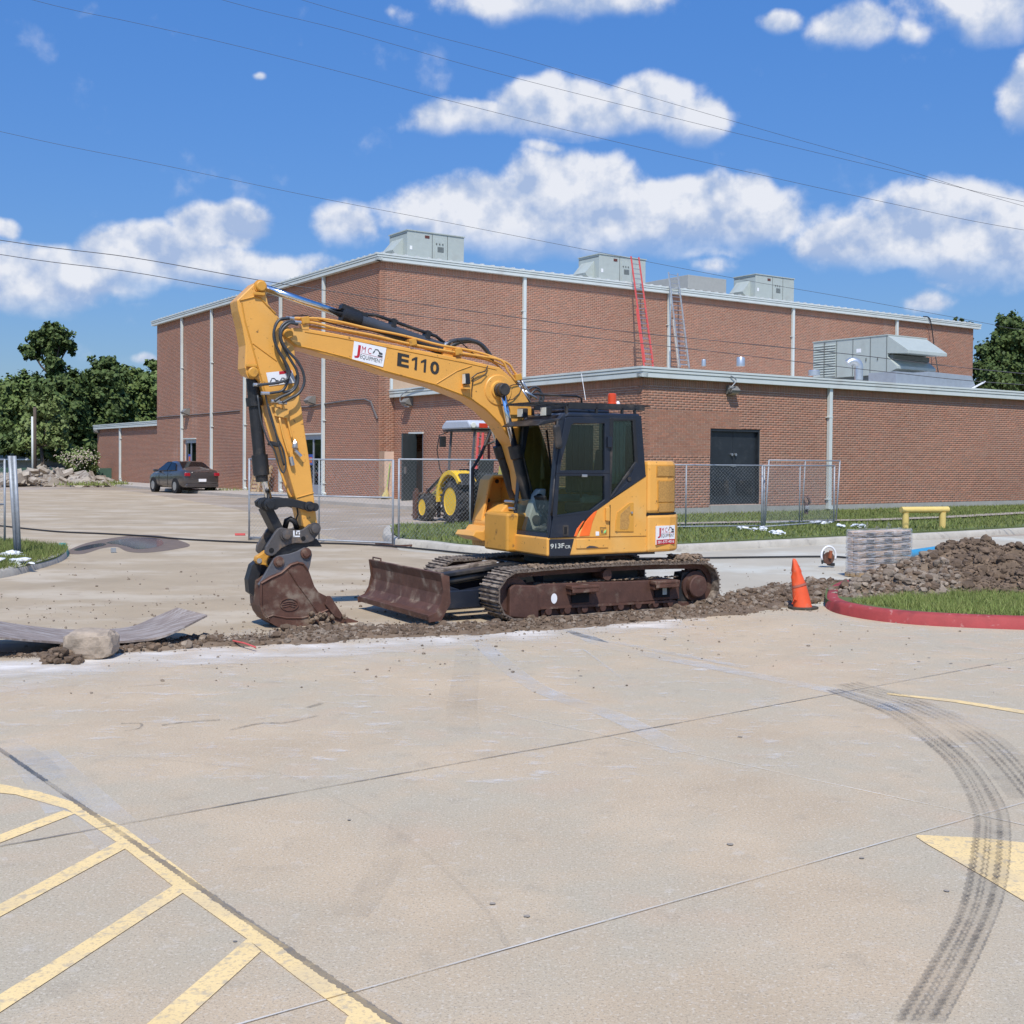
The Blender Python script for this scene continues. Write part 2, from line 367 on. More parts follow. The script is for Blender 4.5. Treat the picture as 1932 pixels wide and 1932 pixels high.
def copy_tree(o, parent=None):
    c = o.copy(); COL.objects.link(c); c.parent = parent
    for ch in [x for x in bpy.data.objects if x.parent == o]: copy_tree(ch, c)
    return c
def sheet(name, pts, z, m, kind='structure', parent=None):
    mb = MB(); mb.add([(p[0], p[1], z) for p in pts], [tuple(range(len(pts)))])
    return mb.build(name, m, parent, kind=kind)
def textmesh(name, body, m, parent, origin, xdir, ydir, width=None, height=1.0, shear=0.0, off=0.0, label=None):
    cu = bpy.data.curves.new(name, 'FONT'); cu.body = body; cu.size = 1; cu.offset = off; cu.resolution_u = 3
    ob = bpy.data.objects.new('tmp', cu); COL.objects.link(ob)
    dg = bpy.context.evaluated_depsgraph_get(); me = bpy.data.meshes.new_from_object(ob.evaluated_get(dg))
    bpy.data.objects.remove(ob)
    xs = [v.co.x for v in me.vertices]; ys = [v.co.y for v in me.vertices]
    x0, x1, y0, y1 = min(xs), max(xs), min(ys), max(ys); sx = (width/(x1-x0)) if width else height/(y1-y0); sy = height/(y1-y0)
    X = Vector(xdir).normalized(); Y = Vector(ydir).normalized(); O = Vector(origin)
    for v in me.vertices: v.co = O+X*((v.co.x-x0)*sx+shear*(v.co.y-y0)*sy)+Y*((v.co.y-y0)*sy)
    me.materials.clear(); me.materials.append(m)
    o = bpy.data.objects.new(name, me); COL.objects.link(o); attach(o, parent)
    if label: o['label'] = label
    return o

# ================================================================== THE GROUND
CSLAB = mat('slab_concrete', (.545, .425, .285), .88, 0, .10, .9, col2=(.485, .415, .30), c2scale=.55, c2lo=.42, c2hi=.60, bump=.25, bscale=90, spec=.25)
# fine speckle on the slabs
def speckle(m, scale, lo, hi, col, amt):
    t = m.node_tree; L = t.links.new; bs = [n for n in t.nodes if n.type == 'BSDF_PRINCIPLED'][0]
    src = bs.inputs['Base Color'].links[0].from_socket; tcn = [n for n in t.nodes if n.type == 'TEX_COORD'][0]
    n = t.nodes.new('ShaderNodeTexNoise'); n.inputs['Scale'].default_value = scale; n.inputs['Detail'].default_value = 4; L(tcn.outputs['Object'], n.inputs['Vector'])
    mr = t.nodes.new('ShaderNodeMapRange'); mr.interpolation_type = 'SMOOTHSTEP'; L(n.outputs[0], mr.inputs[0]); mr.inputs[1].default_value = lo; mr.inputs[2].default_value = hi; mr.inputs[4].default_value = amt
    mi = t.nodes.new('ShaderNodeMix'); mi.data_type = 'RGBA'; L(mr.outputs[0], mi.inputs[0]); L(src, mi.inputs[6]); mi.inputs[7].default_value = (*col, 1); L(mi.outputs[2], bs.inputs['Base Color'])
speckle(CSLAB, 1.1, .55, .70, (.60, .41, .26), .40)
speckle(CSLAB, 4.0, .58, .74, (.36, .30, .22), .38)
speckle(CSLAB, 9, .60, .72, (.62, .56, .47), .35)
speckle(CSLAB, 60, .54, .66, (.66, .58, .46), .55)
speckle(CSLAB, 85, .55, .66, (.27, .22, .165), .55)
speckle(CSLAB, 150, .56, .68, (.24, .20, .15), .5)
LOT = mat('lot_asphalt_worn', (.335, .27, .20), .92, 0, .14, .25, col2=(.42, .35, .28), c2scale=.18, c2lo=.45, c2hi=.62, bump=.2, bscale=20, spec=.2)
speckle(LOT, 1.6, .60, .72, (.24, .20, .16), .4)
DUST = mat('dusty_drive', (.42, .335, .23), .95, 0, .13, .5, col2=(.52, .44, .33), c2scale=.45, c2lo=.45, c2hi=.66, bump=.3, bscale=14, spec=.15, streak=(1, 1.5, 1))
speckle(DUST, 2.4, .56, .72, (.36, .28, .20), .5)
ROADC = mat('road_concrete', (.47, .42, .33), .9, 0, .10, .5, col2=(.56, .54, .46), c2scale=.4, c2lo=.45, c2hi=.65, bump=.12, bscale=30, spec=.2)
SOIL = mat('ground_soil', (.20, .19, .08), .95, 0, .2, .1, col2=(.10, .13, .04), c2scale=.2)
GRB = mat('turf_base', (.115, .145, .045), .95, 0, .2, 1.5, col2=(.16, .13, .07), c2scale=2.2, c2lo=.6, c2hi=.75, bump=.4)
JDK = mat('joint_dark', (.20, .185, .165), .95, 0, .3, 6)
JWH = markmat('joint_white', (.70, .67, .62), .66, 9, .8)

def xy(q): return (float(q[0]), float(q[1]))
sheet('ground', [(-900, -60), (900, -60), (900, 1500), (-900, 1500)], -.040, SOIL)
sheet('parking_lot', [(-75, 15), (60, 17), (70, 100), (-75, 100)], -.012, LOT)
# road strip on the right between trench and kerb, and the dusty drive on the left
sheet('road', [xy(G(880, 1150)), xy(G(2300, 1150)), xy(G(2300, 995)), xy(G(1597, 1024)), xy(G(1277, 1041)), xy(G(937, 1045)), xy(G(797, 1032)), xy(G(744, 1029))], -.008, ROADC)
def smooth_poly(pts, n=4):
    out = []
    for i in range(len(pts)):
        p0, p1, p2, p3 = [np.array(pts[(i+k-1) % len(pts)], float) for k in range(4)]
        for j in range(n):
            t = j/n; out.append(tuple(.5*((2*p1)+(-p0+p2)*t+(2*p0-5*p1+4*p2-p3)*t*t+(-p0+3*p1-3*p2+p3)*t**3)))
    return out
def smooth_line(pts, n=6):
    pts = [np.array(p, float) for p in pts]; P = [2*pts[0]-pts[1]]+pts+[2*pts[-1]-pts[-2]]; out = []
    for i in range(1, len(P)-2):
        for j in range(n):
            t = j/n; p0, p1, p2, p3 = P[i-1:i+3]
            out.append(.5*((2*p1)+(-p0+p2)*t+(2*p0-5*p1+4*p2-p3)*t*t+(-p0+3*p1-3*p2+p3)*t**3))
    out.append(pts[-1]); return out
drive = [G(-300, 1290), G(0, 1262), G(500, 1235), G(960, 1190), G(1150, 1172), G(1050, 1060), G(900, 1050), G(740, 1036), G(620, 1012), G(480, 968), G(330, 940), G(220, 925), G(60, 924), G(-160, 935)]
sheet('dusty_drive', smooth_poly([xy(g) for g in drive], 5), -.004, DUST)
# --- foreground slabs, cut along the real joints
def gl(a, b): a = G(*a)[:2]; b = G(*b)[:2]; return a, b-a
def isect(l1, l2):
    (p, d), (q, e) = l1, l2; A = np.array([[d[0], -e[0]], [d[1], -e[1]]]); t = np.linalg.solve(A, q-p); return p+d*t[0]
L1 = gl((235, 1555), (1650, 1298)); L2 = gl((690, 1866), (1932, 1515)); L3 = gl((-60, 1375), (750, 1932)); L4 = gl((1160, 1390), (1830, 1535))
nrm = np.array([-L1[1][1], L1[1][0]]); nrm = nrm/np.linalg.norm(nrm)
L0 = (L1[0]+nrm*12, L1[1]); Lm = (L2[0]-nrm*5, L2[1]); L5 = (L4[0]+np.array([7.2, 4.9])*1.3, L3[1]); Lf = (L3[0]-np.array([.79, .61])*9, L3[1])
rows = [Lm, L2, L1, L0]; cols = [Lf, L3, L4, L5]
pav = empty('pavement', (0, 0, 0)); tag(pav, kind='structure')
front = [xy(G(-300, 1290)), xy(G(0, 1248)), xy(G(420, 1226)), xy(G(900, 1192)), xy(G(1100, 1178)), xy(G(1340, 1158)), xy(G(1560, 1143)), xy(G(2400, 1143))]
def clip(poly, a, b): # keep left of a->b
    out = []
    for i in range(len(poly)):
        p, q = poly[i], poly[(i+1) % len(poly)]
        sp_ = (b[0]-a[0])*(p[1]-a[1])-(b[1]-a[1])*(p[0]-a[0]); sq_ = (b[0]-a[0])*(q[1]-a[1])-(b[1]-a[1])*(q[0]-a[0])
        if sp_ <= 0: out.append(p)
        if (sp_ < 0 < sq_) or (sq_ < 0 < sp_):
            t = sp_/(sp_-sq_); out.append((p[0]+(q[0]-p[0])*t, p[1]+(q[1]-p[1])*t))
    return out
for i in range(3):
    for j in range(3):
        q = [isect(rows[i], cols[j]), isect(rows[i], cols[j+1]), isect(rows[i+1], cols[j+1]), isect(rows[i+1], cols[j])]
        c = sum(q)/4; q = [tuple(p+(c-p)/np.linalg.norm(c-p)*.005) for p in q]
        if i == 2:
            q = clip(q, front[1], front[6])
        if len(q) < 3: continue
        mb = MB(); mb.prism(q, -.10, 0.0, 'Z'); mb.build('pavement_slab', CSLAB, pav, bevel=.004)
sheet('slab_bed', [(-25, -2), (25, -2), (25, 17), xy(front[5]), xy(front[1]), (-25, 9)], -.022, JDK)
def strip(name, a, b, w, z, m, n=1, wob=0.0, parent=None, kind='structure', lab=None):
    pts = [np.array(a[:2])+(np.array(b[:2])-np.array(a[:2]))*i/n for i in range(n+1)]
    return ribbon(name, pts, w, z, m, wob, parent, kind)
def ribbon(name, pts, w, z, m, wob=0.0, parent=None, kind='structure'):
    pts = [np.array(p[:2], float) for p in pts]; v = []; f = []
    for i, p in enumerate(pts):
        d = pts[min(i+1, len(pts)-1)]-pts[max(i-1, 0)]; d = d/(np.linalg.norm(d)+1e-9); nn = np.array([-d[1], d[0]]); ww = (w[i] if isinstance(w, (list, tuple)) else w)/2
        v += [(*(p+nn*(ww+random.uniform(-wob, wob))), z), (*(p-nn*(ww+random.uniform(-wob, wob))), z)]
        if i: f.append((2*i-2, 2*i-1, 2*i+1, 2*i))
    mb = MB(); mb.add(v, f); return mb.build(name, m, parent, kind=kind)
strip('joint_filler', isect(L2, Lf), isect(L2, L5), .010, .004, JWH, 200, .002)
strip('joint_filler', isect(L4, L2), G(966, 1350), .009, .004, JWH, 200, .002)
strip('joint_filler', isect(L4, L2), isect(L4, Lm), .012, .004, JWH, 30, .003)
JD2 = markmat('joint_dirt', (.21, .19, .17), .66, 6, .8)
strip('joint_dirt', isect(L1, Lf), isect(L1, L4), .018, .0045, JD2, 300, .004)
strip('joint_dirt', isect(L1, L4), G(1932, 1243), .012, .0045, JD2, 300, .003)
strip('joint_dirt', G(-60, 1373), G(900, 2040), .034, .0045, JD2, 500, .005)
# ---- painted markings
PY = mat('marking_yellow', (.84, .62, .30), .85, 0, .06, 3, col2=(.56, .45, .29), c2scale=14, c2lo=.52, c2hi=.66, spec=.2, bump=.1, bscale=60)
top = [(-60, 1470), (0, 1480), (75, 1495), (150, 1517.5), (185, 1537.5), (235, 1562.5), (350, 1647.5), (450, 1727.5), (575, 1807.5), (750, 1932), (900, 2045)]
bot = [(-60, 1487), (0, 1497), (30, 1500), (125, 1527), (150, 1542), (220, 1590), (325, 1672), (465, 1772), (560, 1846), (660, 1920), (800, 2030)]
def gsheet(name, tp, bt, z, m):
    mb = MB(); n = len(tp); mb.add([(*xy(G(*p)), z) for p in tp]+[(*xy(G(*p)), z) for p in bt], [(i, i+1, n+i+1, n+i) for i in range(n-1)])
    return mb.build(name, m, None, kind='structure')
gsheet('painted_marking', top, bot, .004, PY)
for a, b, c, d in (((-40, 1591), (120, 1530), (142, 1536), (-40, 1607)), ((-60, 1739), (220, 1590), (237, 1602), (-60, 1764)), ((-40, 1903), (327, 1672), (347, 1685), (-40, 1938)), ((270, 1940), (467, 1772), (492, 1797), (340, 1935)), ((655, 1921), (665, 1915), (700, 1935), (650, 1935))):
    gsheet('painted_stripe', [a, b], [d, c], .0042, PY)
gsheet('painted_line', [(1673.5, 1308), (1800, 1320.5), (1932, 1341), (2100, 1366)], [(1674.5, 1311), (1800, 1325.5), (1932, 1347.5), (2100, 1374)], .004, PY)
gsheet('painted_arrow', [(1729, 1576.5), (1746, 1577), (1850, 1582), (1932, 1591), (2150, 1609)], [(1729, 1580.5), (1746, 1592), (1850, 1652), (1932, 1701.5), (2150, 1825)], .0042, PY)
speckle(PY, 2.2, .50, .66, (.60, .48, .31), .45); speckle(PY, 70, .52, .66, (.52, .40, .25), .6)
# ---- tyre marks
TYR = markmat('rubber_mark', (.13, .115, .10), .50, 16, .55, soft=.25)
TYL = markmat('rubber_haze', (.20, .18, .16), .55, 5, .20, soft=.3)
WTR = markmat('chalk_track', (.74, .73, .71), .52, 7, .5, soft=.25)
WTR2 = markmat('chalk_streak', (.74, .73, .71), .45, 9, .45, soft=.2)
_a, _b = G(0, 1262)[:2], G(1250, 1172)[:2]; _d = (_b-_a)/np.linalg.norm(_b-_a)
WDU = markmat('white_dust', (.84, .78, .70), .62, 1.8, .9, stretch=(.6, 2.0, 1), soft=.2, fall=(tuple(_a), tuple(_d), .62, -.12))
WDU2 = markmat('pale_dust', (.80, .74, .66), .44, 2.2, .6, stretch=(.8, 1.2, 1), soft=.22, fall=(tuple(_a), tuple(_d), 1.9, 0))
WSP = markmat('white_scuffs', (.80, .75, .68), .36, 4.5, .75, stretch=(.8, 1.3, 1), soft=.10)
TYF = markmat('faint_stain', (.27, .25, .22), .45, 6, .15, soft=.3)
def gline(pts, n=8): return smooth_line([G(*p)[:2] for p in pts], n)
le = gline([(1560, 1303), (1591, 1315), (1660, 1341), (1716, 1377), (1791, 1442), (1836, 1527), (1838.5, 1587), (1816, 1707), (1766, 1807), (1691, 1932)], 30)
re = gline([(1590, 1300), (1625, 1312), (1690, 1332), (1752, 1366), (1835, 1432), (1892, 1510), (1908, 1570), (1898, 1680), (1852, 1800), (1784, 1932)], 30)
m_ = min(len(le), len(re))
mb = MB(); mb.add([(*le[i], .0046) for i in range(m_)]+[(*re[i], .0046) for i in range(m_)], [(i, i+1, m_+i+1, m_+i) for i in range(m_-1)]); mb.build('tyre_mark', TYL, None, kind='structure')
def zig(pts, w, amp, z, m, name='tyre_mark', per=.05):
    pts = [np.array(p) for p in pts]; out = []; acc = 0; s = 1
    for i in range(len(pts)-1):
        d = pts[i+1]-pts[i]; l = np.linalg.norm(d); nn = np.array([-d[1], d[0]])/(l+1e-9); k = max(1, int(l/per))
        for j in range(k): out.append(pts[i]+d*j/k+nn*amp*s); s = -s
    return ribbon(name, out, w, z, m)
for k, (f, w) in enumerate(((.0, .022), (.10, .012), (.30, .012), (.42, .009), (.66, .020), (.74, .012), (.97, .008))):
    zig([le[i]*(1-f)+re[i]*f for i in range(m_)], w, .005, .0050+.0003*k, TYR)
l2 = gline([(1600, 1290), (1631, 1300), (1720, 1327), (1816, 1372), (1880, 1420), (1960, 1510)], 30)
for k, (o, w) in enumerate(((-.10, .022), (-.03, .02), (.05, .025), (.12, .02))):
    zig([p+np.array([.8, .6])*o for p in l2], w, .006, .0052+.0003*k, TYR)
ribbon('tyre_mark', l2, .34, .0048, TYL)
l3 = gline([(1085, 1190), (1141, 1217), (1270, 1245), (1416, 1273), (1591, 1308), (1700, 1340)], 20)
ribbon('chalk_track', l3, .22, .0040, WTR); ribbon('chalk_track', [p+np.array([-.25, .75]) for p in l3][:70], .12, .0041, WTR)
l4 = gline([(1660, 1330), (1760, 1345), (1860, 1365), (1932, 1370)], 20); ribbon('chalk_track', l4, .4, .0043, WTR2)
for pts, w in (([(880, 1190), (1000, 1290), (1160, 1352), (1290, 1420)], .2), ([(1100, 1225), (1130, 1247), (1178, 1284)], .03), ([(0, 1398), (60, 1440), (130, 1530)], .25), ([(60, 1420), (250, 1600)], .3)):
    ribbon('chalk_track', gline(pts, 12) if len(pts) > 2 else [G(*p) for p in pts], w, .0039, WTR)
for pts, w in (([(435, 1378), (490, 1366), (540, 1364), (600, 1351)], .035), ([(235, 1380), (262, 1375), (265, 1366), (228, 1366)], .02), ([(580, 1336), (600, 1330), (607, 1327)], .05), ([(360, 1262), (400, 1259), (440, 1259)], .03), ([(240, 1297), (320, 1291)], .03), ([(305, 1369), (355, 1363), (415, 1359)], .03)):
    ribbon('skid_mark', gline(pts, 8) if len(pts) > 2 else [G(*p) for p in pts], w, .0058, TYR)
ribbon('stain', gline([(875, 1385), (872, 1330), (880, 1270), (882, 1225)], 6), [.25]*30, .0036, TYF)
ribbon('stain', gline([(770, 1535), (745, 1600), (700, 1680), (660, 1730)], 10), .16, .0036, TYF)
ribbon('stain', gline([(145, 1710-290), (500, 1455), (640, 1510), (760, 1580), (900, 1700), (960, 1790)], 10), .03, .0037, TYF)
# white dust on the near side of the trench and scuffs all over the slabs
gsheet('white_dust', [(-60, 1200), (0, 1200), (420, 1180), (900, 1150), (1250, 1140)], [(-60, 1360), (0, 1350), (420, 1320), (900, 1280), (1350, 1230)], .0034, WDU)
gsheet('white_dust', [(-60, 1100), (0, 1100), (420, 1090), (900, 1080), (1250, 1080)], [(-60, 1480), (0, 1480), (420, 1450), (900, 1400), (1450, 1300)], .0029, WDU2)
gsheet('white_scuffs', [(-60, 1280), (500, 1232), (1000, 1190), (1500, 1156), (1932, 1195), (2100, 1200)], [(-60, 1480), (400, 1470), (1000, 1480), (1500, 1450), (1932, 1430), (2100, 1430)], .0031, WSP)
OIL = mat('oil_spot', (.31, .265, .21), .7, 0, .2)
r3 = random.Random(11)
for k in range(18):
    q = (r3.uniform(400, 1930), r3.uniform(1260, 1900)) if k > 8 else (r3.uniform(1680, 1932), r3.uniform(1240, 1262))
    c = G(*q); a = r3.uniform(.008, .02); mb = MB(); mb.add([(c[0]+a*math.cos(t)*r3.uniform(.8, 1.2), c[1]+a*math.sin(t)*r3.uniform(.7, 1.1), .0062) for t in np.linspace(0, 5.8, 9)], [tuple(range(9))])
    mb.build('oil_spot', OIL, None, kind='structure')
# parking stall lines far back, wet patch
PW = markmat('stall_paint', (.75, .74, .70), .66, 1.2, .85)
for a, b in (((150, 978), (0, 981)), ((420, 963-10), (470, 952)), ((295, 932), (460, 925)), ((440, 940), (880, 930)), ((330, 947), (640, 936)), ((395, 957), (860, 944)), ((430, 972), (745, 960)), ((440, 980), (800, 965)), ((510, 990), (900, 972)), ((500, 1006), (750, 990)), ((640, 925), (700, 923)), ((660, 932), (745, 929)), ((560, 918), (600, 917))):
    strip('stall_line', G(*a), G(*b), .12, -.006, PW, 6, .01)
WET = mat('puddle_water', (.12, .12, .16), .06, 0, .05, spec=1.0)
WETD = mat('damp_dirt', (.19, .135, .09), .6, 0, .2)
pud = [(131, 1040), (150, 1030), (180, 1022), (220, 1016), (262, 1012), (305, 1014), (352, 1027), (330, 1034), (275, 1040), (240, 1038), (222, 1031), (195, 1033), (160, 1042)]
sheet('damp_dirt', smooth_poly([xy(G(x+(x-240)*.05, y+(y-1027)*.2)) for x, y in pud], 4), -.001, WETD)
sheet('puddle', smooth_poly([xy(G(*p)) for p in [(200, 1024), (232, 1017), (270, 1014.5), (300, 1017), (308, 1026), (290, 1033), (258, 1036), (240, 1031), (222, 1027)]], 4), .002, WET)
sheet('puddle', smooth_poly([xy(G(*p)) for p in [(140, 1037), (160, 1030), (190, 1025), (200, 1028), (176, 1034), (150, 1039)]], 4), .002, WET)
WW = G(0, 1248); gsheet('damp_dirt', [(-60, 1216), (60, 1214), (125, 1213), (200, 1212), (330, 1212)], [(-60, 1242), (60, 1238), (125, 1234), (200, 1228), (330, 1221)], .003, WETD)

# ---- kerbs and raised verges
def kerb(name, pts, w, h, m, lab=None, flip=1, z0=-.02):
    """rounded kerb swept along the ground line pts (outer foot line), body on the left side * flip"""
    pts = [np.array(p[:2], float) for p in pts]; prof = [(0, 0), (.02, h*.75), (.05, h*.95), (.09, h), (w, h), (w, 0)]; v = []; f = []; k = len(prof)
    for i, p in enumerate(pts):
        d = pts[min(i+1, len(pts)-1)]-pts[max(i-1, 0)]; d = d/(np.linalg.norm(d)+1e-9); nn = np.array([-d[1], d[0]])*flip
        for (a, z) in prof: v.append((*(p+nn*a), z if z > 0 else z0))
        if i: f += [((i-1)*k+j, (i-1)*k+j+1, i*k+j+1, i*k+j) for j in range(k-1)]
    f += [tuple(range(k)), tuple(range((len(pts)-1)*k, len(pts)*k))]
    mb = MB(); mb.add(v, f); return mb.build(name, m, None, smooth=True, kind='structure', auto=40)
kline = gline([(805, 993.5), (770, 995), (740, 997), (726, 1003), (721, 1012), (726, 1021), (744, 1028.7), (797, 1033), (858, 1041), (937, 1045.5), (1100, 1046), (1277, 1041), (1440, 1033), (1597, 1024.5), (1770, 1016), (1932, 1006.5), (2300, 985)], 8)
kerb('kerb', kline, .22, .15, CONC)
ver = [xy(p) for p in [G(805, 998), G(760, 998), G(738, 1002), G(735, 1012), G(755, 1024), G(858, 1036), G(937, 1040), G(1277, 1036), G(1597, 1019), G(1932, 1001), G(2300, 980)]]
RED_K = mat('kerb_red_paint', (.36, .052, .05), .75, 0, .12, 5, col2=(.50, .25, .22), c2scale=9, c2lo=.60, c2hi=.72, bump=.2)
speckle(RED_K, 2.6, .52, .66, (.12, .025, .025), .55)
rk = gline([(1610, 1108), (1580, 1114), (1562, 1124), (1556.5, 1138), (1560, 1149), (1589, 1160), (1661, 1172.5), (1766, 1181.5), (1932, 1188.5), (2200, 1196)], 8)
kerb('red_kerb', rk, .17, .15, RED_K)
lk = gline([(-120, 1112), (0, 1091), (37, 1083.5), (82, 1071), (117, 1058.5), (129, 1048.5), (129, 1040), (118, 1031), (60, 1024), (-60, 1022)], 8)
kerb('kerb', lk[:52], .17, .14, CONC)
TEAL = mat('kerb_teal_paint', (.08, .30, .26), .7)
kerb('painted_kerb_end', lk[38:52], .175, .146, TEAL)

# ---- grass
GRS = mat('grass_blades', (.17, .235, .05), .6, 0, .2, 1.0, island=.35, c3=(.27, .28, .09), spec=.3)
GRS2 = mat('grass_blades_far', (.155, .205, .05), .7, 0, .25, .6, island=.3, c3=(.21, .215, .075), spec=.2)
def inpoly(pts, P):
    P = np.asarray(P); c = np.zeros(len(pts), bool); n = len(P)
    for i in range(n):
        a, b = P[i], P[(i+1) % n]; cond = ((a[1] > pts[:, 1]) != (b[1] > pts[:, 1]))
        c ^= cond & (pts[:, 0] < (b[0]-a[0])*(pts[:, 1]-a[1])/(b[1]-a[1]+1e-12)+a[0])
    return c
def grass(name, poly, n, z, h, w, m, label=None, dens=None):
    P = np.array(poly); lo = P.min(0); hi = P.max(0); q = rng.uniform(lo, hi, (n*4, 2)); q = q[inpoly(q, P)]
    if dens is not None: q = q[dens(q)]
    q = q[:n]; k = len(q); a = rng.uniform(0, 6.28, k); hh = h*rng.uniform(.45, 1.25, k); ww = w*rng.uniform(.6, 1.3, k)
    lx, ly = rng.normal(0, .45, k)*hh, rng.normal(0, .45, k)*hh
    v = np.empty((k, 3, 3)); v[:, 0] = np.c_[q[:, 0]-np.cos(a)*ww, q[:, 1]-np.sin(a)*ww, np.full(k, z)]
    v[:, 1] = np.c_[q[:, 0]+np.cos(a)*ww, q[:, 1]+np.sin(a)*ww, np.full(k, z)]; v[:, 2] = np.c_[q[:, 0]+lx, q[:, 1]+ly, z+hh]
    o = fastmesh(name, v.reshape(-1, 3), np.arange(k*3).reshape(-1, 3), m, kind='stuff')
    tag(o, label, 'grass'); return o

# ================================================================== THE BRICK BUILDING
UR = np.array([.826, .5635, 0]); UR /= np.linalg.norm(UR); VL = np.array([-UR[1], UR[0], 0])  # along right facade; back along left facade
NR = -VL; NL = -UR                                                                          # outward normals
g0 = G(1277, 970, .15); A0 = PL(1210, 972, g0, NR); A0[2] = 0                                # annex corner
# joint of annex side wall with the main facade, seen at x = 743
d = ray(743, 870); Aa = np.array([[d[0], -VL[0]], [d[1], -VL[1]]]); t = np.linalg.solve(Aa, A0[:2]); J0 = A0+VL*t[1]; J0[2] = 0
C0 = PL(715, 900, J0, NR); C0[2] = 0
def onR(x, y, off=0.0):  P = PL(x, y, C0+NR*off, NR); return float((P-C0)@UR), float(P[2])
def onL(x, y, off=0.0):  P = PL(x, y, C0+NL*off, NL); return float((P-C0)@VL), float(P[2])
def anR(x, y, off=0.0):  P = PL(x, y, A0+NR*off, NR); return float((P-A0)@UR), float(P[2])
def anL(x, y, off=0.0):  P = PL(x, y, A0+NL*off, NL); return float((P-A0)@VL), float(P[2])
ZF = onR(712, 490, .25)[1]               # soffit height of the tall block
ZA = anR(1208, 710.3, .25)[1]            # soffit height of the annex
WR = onR(1835, 700)[0]; WL = onL(296.4, 700)[0]; DA = float((J0-A0)@VL); WA = 34.0
ZB = 0.15
PITCHB, COURSE, JT, PRO = .262, .0877, .012, .007
def brick_wall(parent, O, D, Nn, w, z0, z1, holes=(), indiv=None, zvis=None, soldier=True, name='wall'):
    """mortar backing with openings, proud bricks in running bond, a soldier course at the head"""
    O = np.array(O, float); us = sorted({0.0, w}|{h[0] for h in holes}|{h[1] for h in holes}); zs = sorted({z0, z1}|{h[2] for h in holes}|{h[3] for h in holes})
    mb = MB()
    for a, b in zip(us[:-1], us[1:]):
        for c, e in zip(zs[:-1], zs[1:]):
            mu, mz = (a+b)/2, (c+e)/2
            if any(h[0] < mu < h[1] and h[2] < mz < h[3] for h in holes): continue
            pts = [O+D*u+Nn*o+np.array([0, 0, z]) for o in (0, -.28) for (u, z) in ((a, c), (b, c), (b, e), (a, e))]
            mb.add(pts, [(0, 1, 2, 3), (4, 7, 6, 5), (0, 4, 5, 1), (1, 5, 6, 2), (2, 6, 7, 3), (3, 7, 4, 0)])
    wl = mb.build(name, MORT, parent)
    nc = int((z1-z0-(.262 if soldier else 0))/COURSE); R = []
    zb0 = z0 if zvis is None else max(z0, zvis)
    for c in range(nc):
        z = z0+c*COURSE
        if z < zb0-.1: continue
        off = 0 if c % 2 == 0 else PITCHB/2; n = int((w+off)/PITCHB)+2
        u0 = np.arange(n)*PITCHB-off; u1 = u0+PITCHB-JT; u0 = np.clip(u0, 0, w); u1 = np.clip(u1, 0, w); k = (u1-u0) > .02
        for a, b in zip(u0[k], u1[k]): R.append((a, b, z+JT/2, z+COURSE-JT/2))
    if soldier:
        zt = z0+nc*COURSE
        for a in np.arange(0, w-.05, COURSE): R.append((a, min(w, a+COURSE-JT), zt+JT/2, z1-.004))
    R = np.array(R)
    for h in holes:
        inside = (R[:, 1] > h[0]) & (R[:, 0] < h[1]) & (R[:, 3] > h[2]+.02) & (R[:, 2] < h[3]-.02)
        L_ = inside & (R[:, 0] < h[0]-.02); R_ = inside & (R[:, 1] > h[1]+.02) & ~L_
        R[L_, 1] = h[0]; R[R_, 0] = h[1]; R = R[~(inside & ~L_ & ~R_)]
    pro = rng.uniform(PRO*.8, PRO*1.25, len(R))
    if indiv is not None:
        c = (R[:, 0]+R[:, 1])/2; cz = (R[:, 2]+R[:, 3])/2; sel = indiv(c, cz) & ((R[:, 3]-R[:, 2]) < .1)
        idx = np.where(sel)[0][:300]; keep = np.ones(len(R), bool); keep[idx] = False
        meshes = {}
        rot = math.atan2(D[1], D[0])
        for i in idx:
            a, b, c_, e = R[i]; key = (round(b-a, 2)); 
            if key not in meshes:
                m1 = MB(); m1.span((0, -.05, 0), (b-a, .0, e-c_)); ob = m1.build('brick', BRK, wl, bevel=.003); meshes[key] = ob.data
            else:
                ob = bpy.data.objects.new('brick', meshes[key]); COL.objects.link(ob); ob.parent = wl
            P = O+D*a+np.array([0, 0, c_])+Nn*pro[i]; ob.location = P; ob.rotation_euler = (0, 0, rot)
            # local -y must face into the wall
            ob.rotation_euler = (0, 0, rot)
            if (np.array([-math.sin(rot), math.cos(rot), 0])@Nn) < 0: ob.scale = (1, -1, 1)
        R = R[keep]; pro = pro[keep]
    k = len(R); v = np.empty((k, 8, 3)); b = .003
    cor = [(0, 2, 1, 1), (1, 2, -1, 1), (1, 3, -1, -1), (0, 3, 1, -1)]
    for q, (iu, iz, su, sz) in enumerate(cor):
        v[:, q] = O+D*R[:, iu, None]+np.array([0, 0, 1.])*R[:, iz, None]
        v[:, q+4] = O+D*(R[:, iu, None]+su*b)+np.array([0, 0, 1.])*(R[:, iz, None]+sz*b)+Nn*pro[:, None]
    base = (np.arange(k)*8)[:, None, None]; fq = np.array([[4, 5, 6, 7], [0, 1, 5, 4], [1, 2, 6, 5], [2, 3, 7, 6], [3, 0, 4, 7]])
    if np.cross(D, [0, 0, 1])@Nn < 0: fq = fq[:, ::-1]
    fastmesh('brickwork', v.reshape(-1, 3), (base+fq[None]).reshape(-1, 4), BRK, wl, kind='stuff')
    return wl
def fpt(O, D, Nn, u, z, o=0.0): return Vector((O+D*u+Nn*o+np.array([0, 0, z])).tolist())
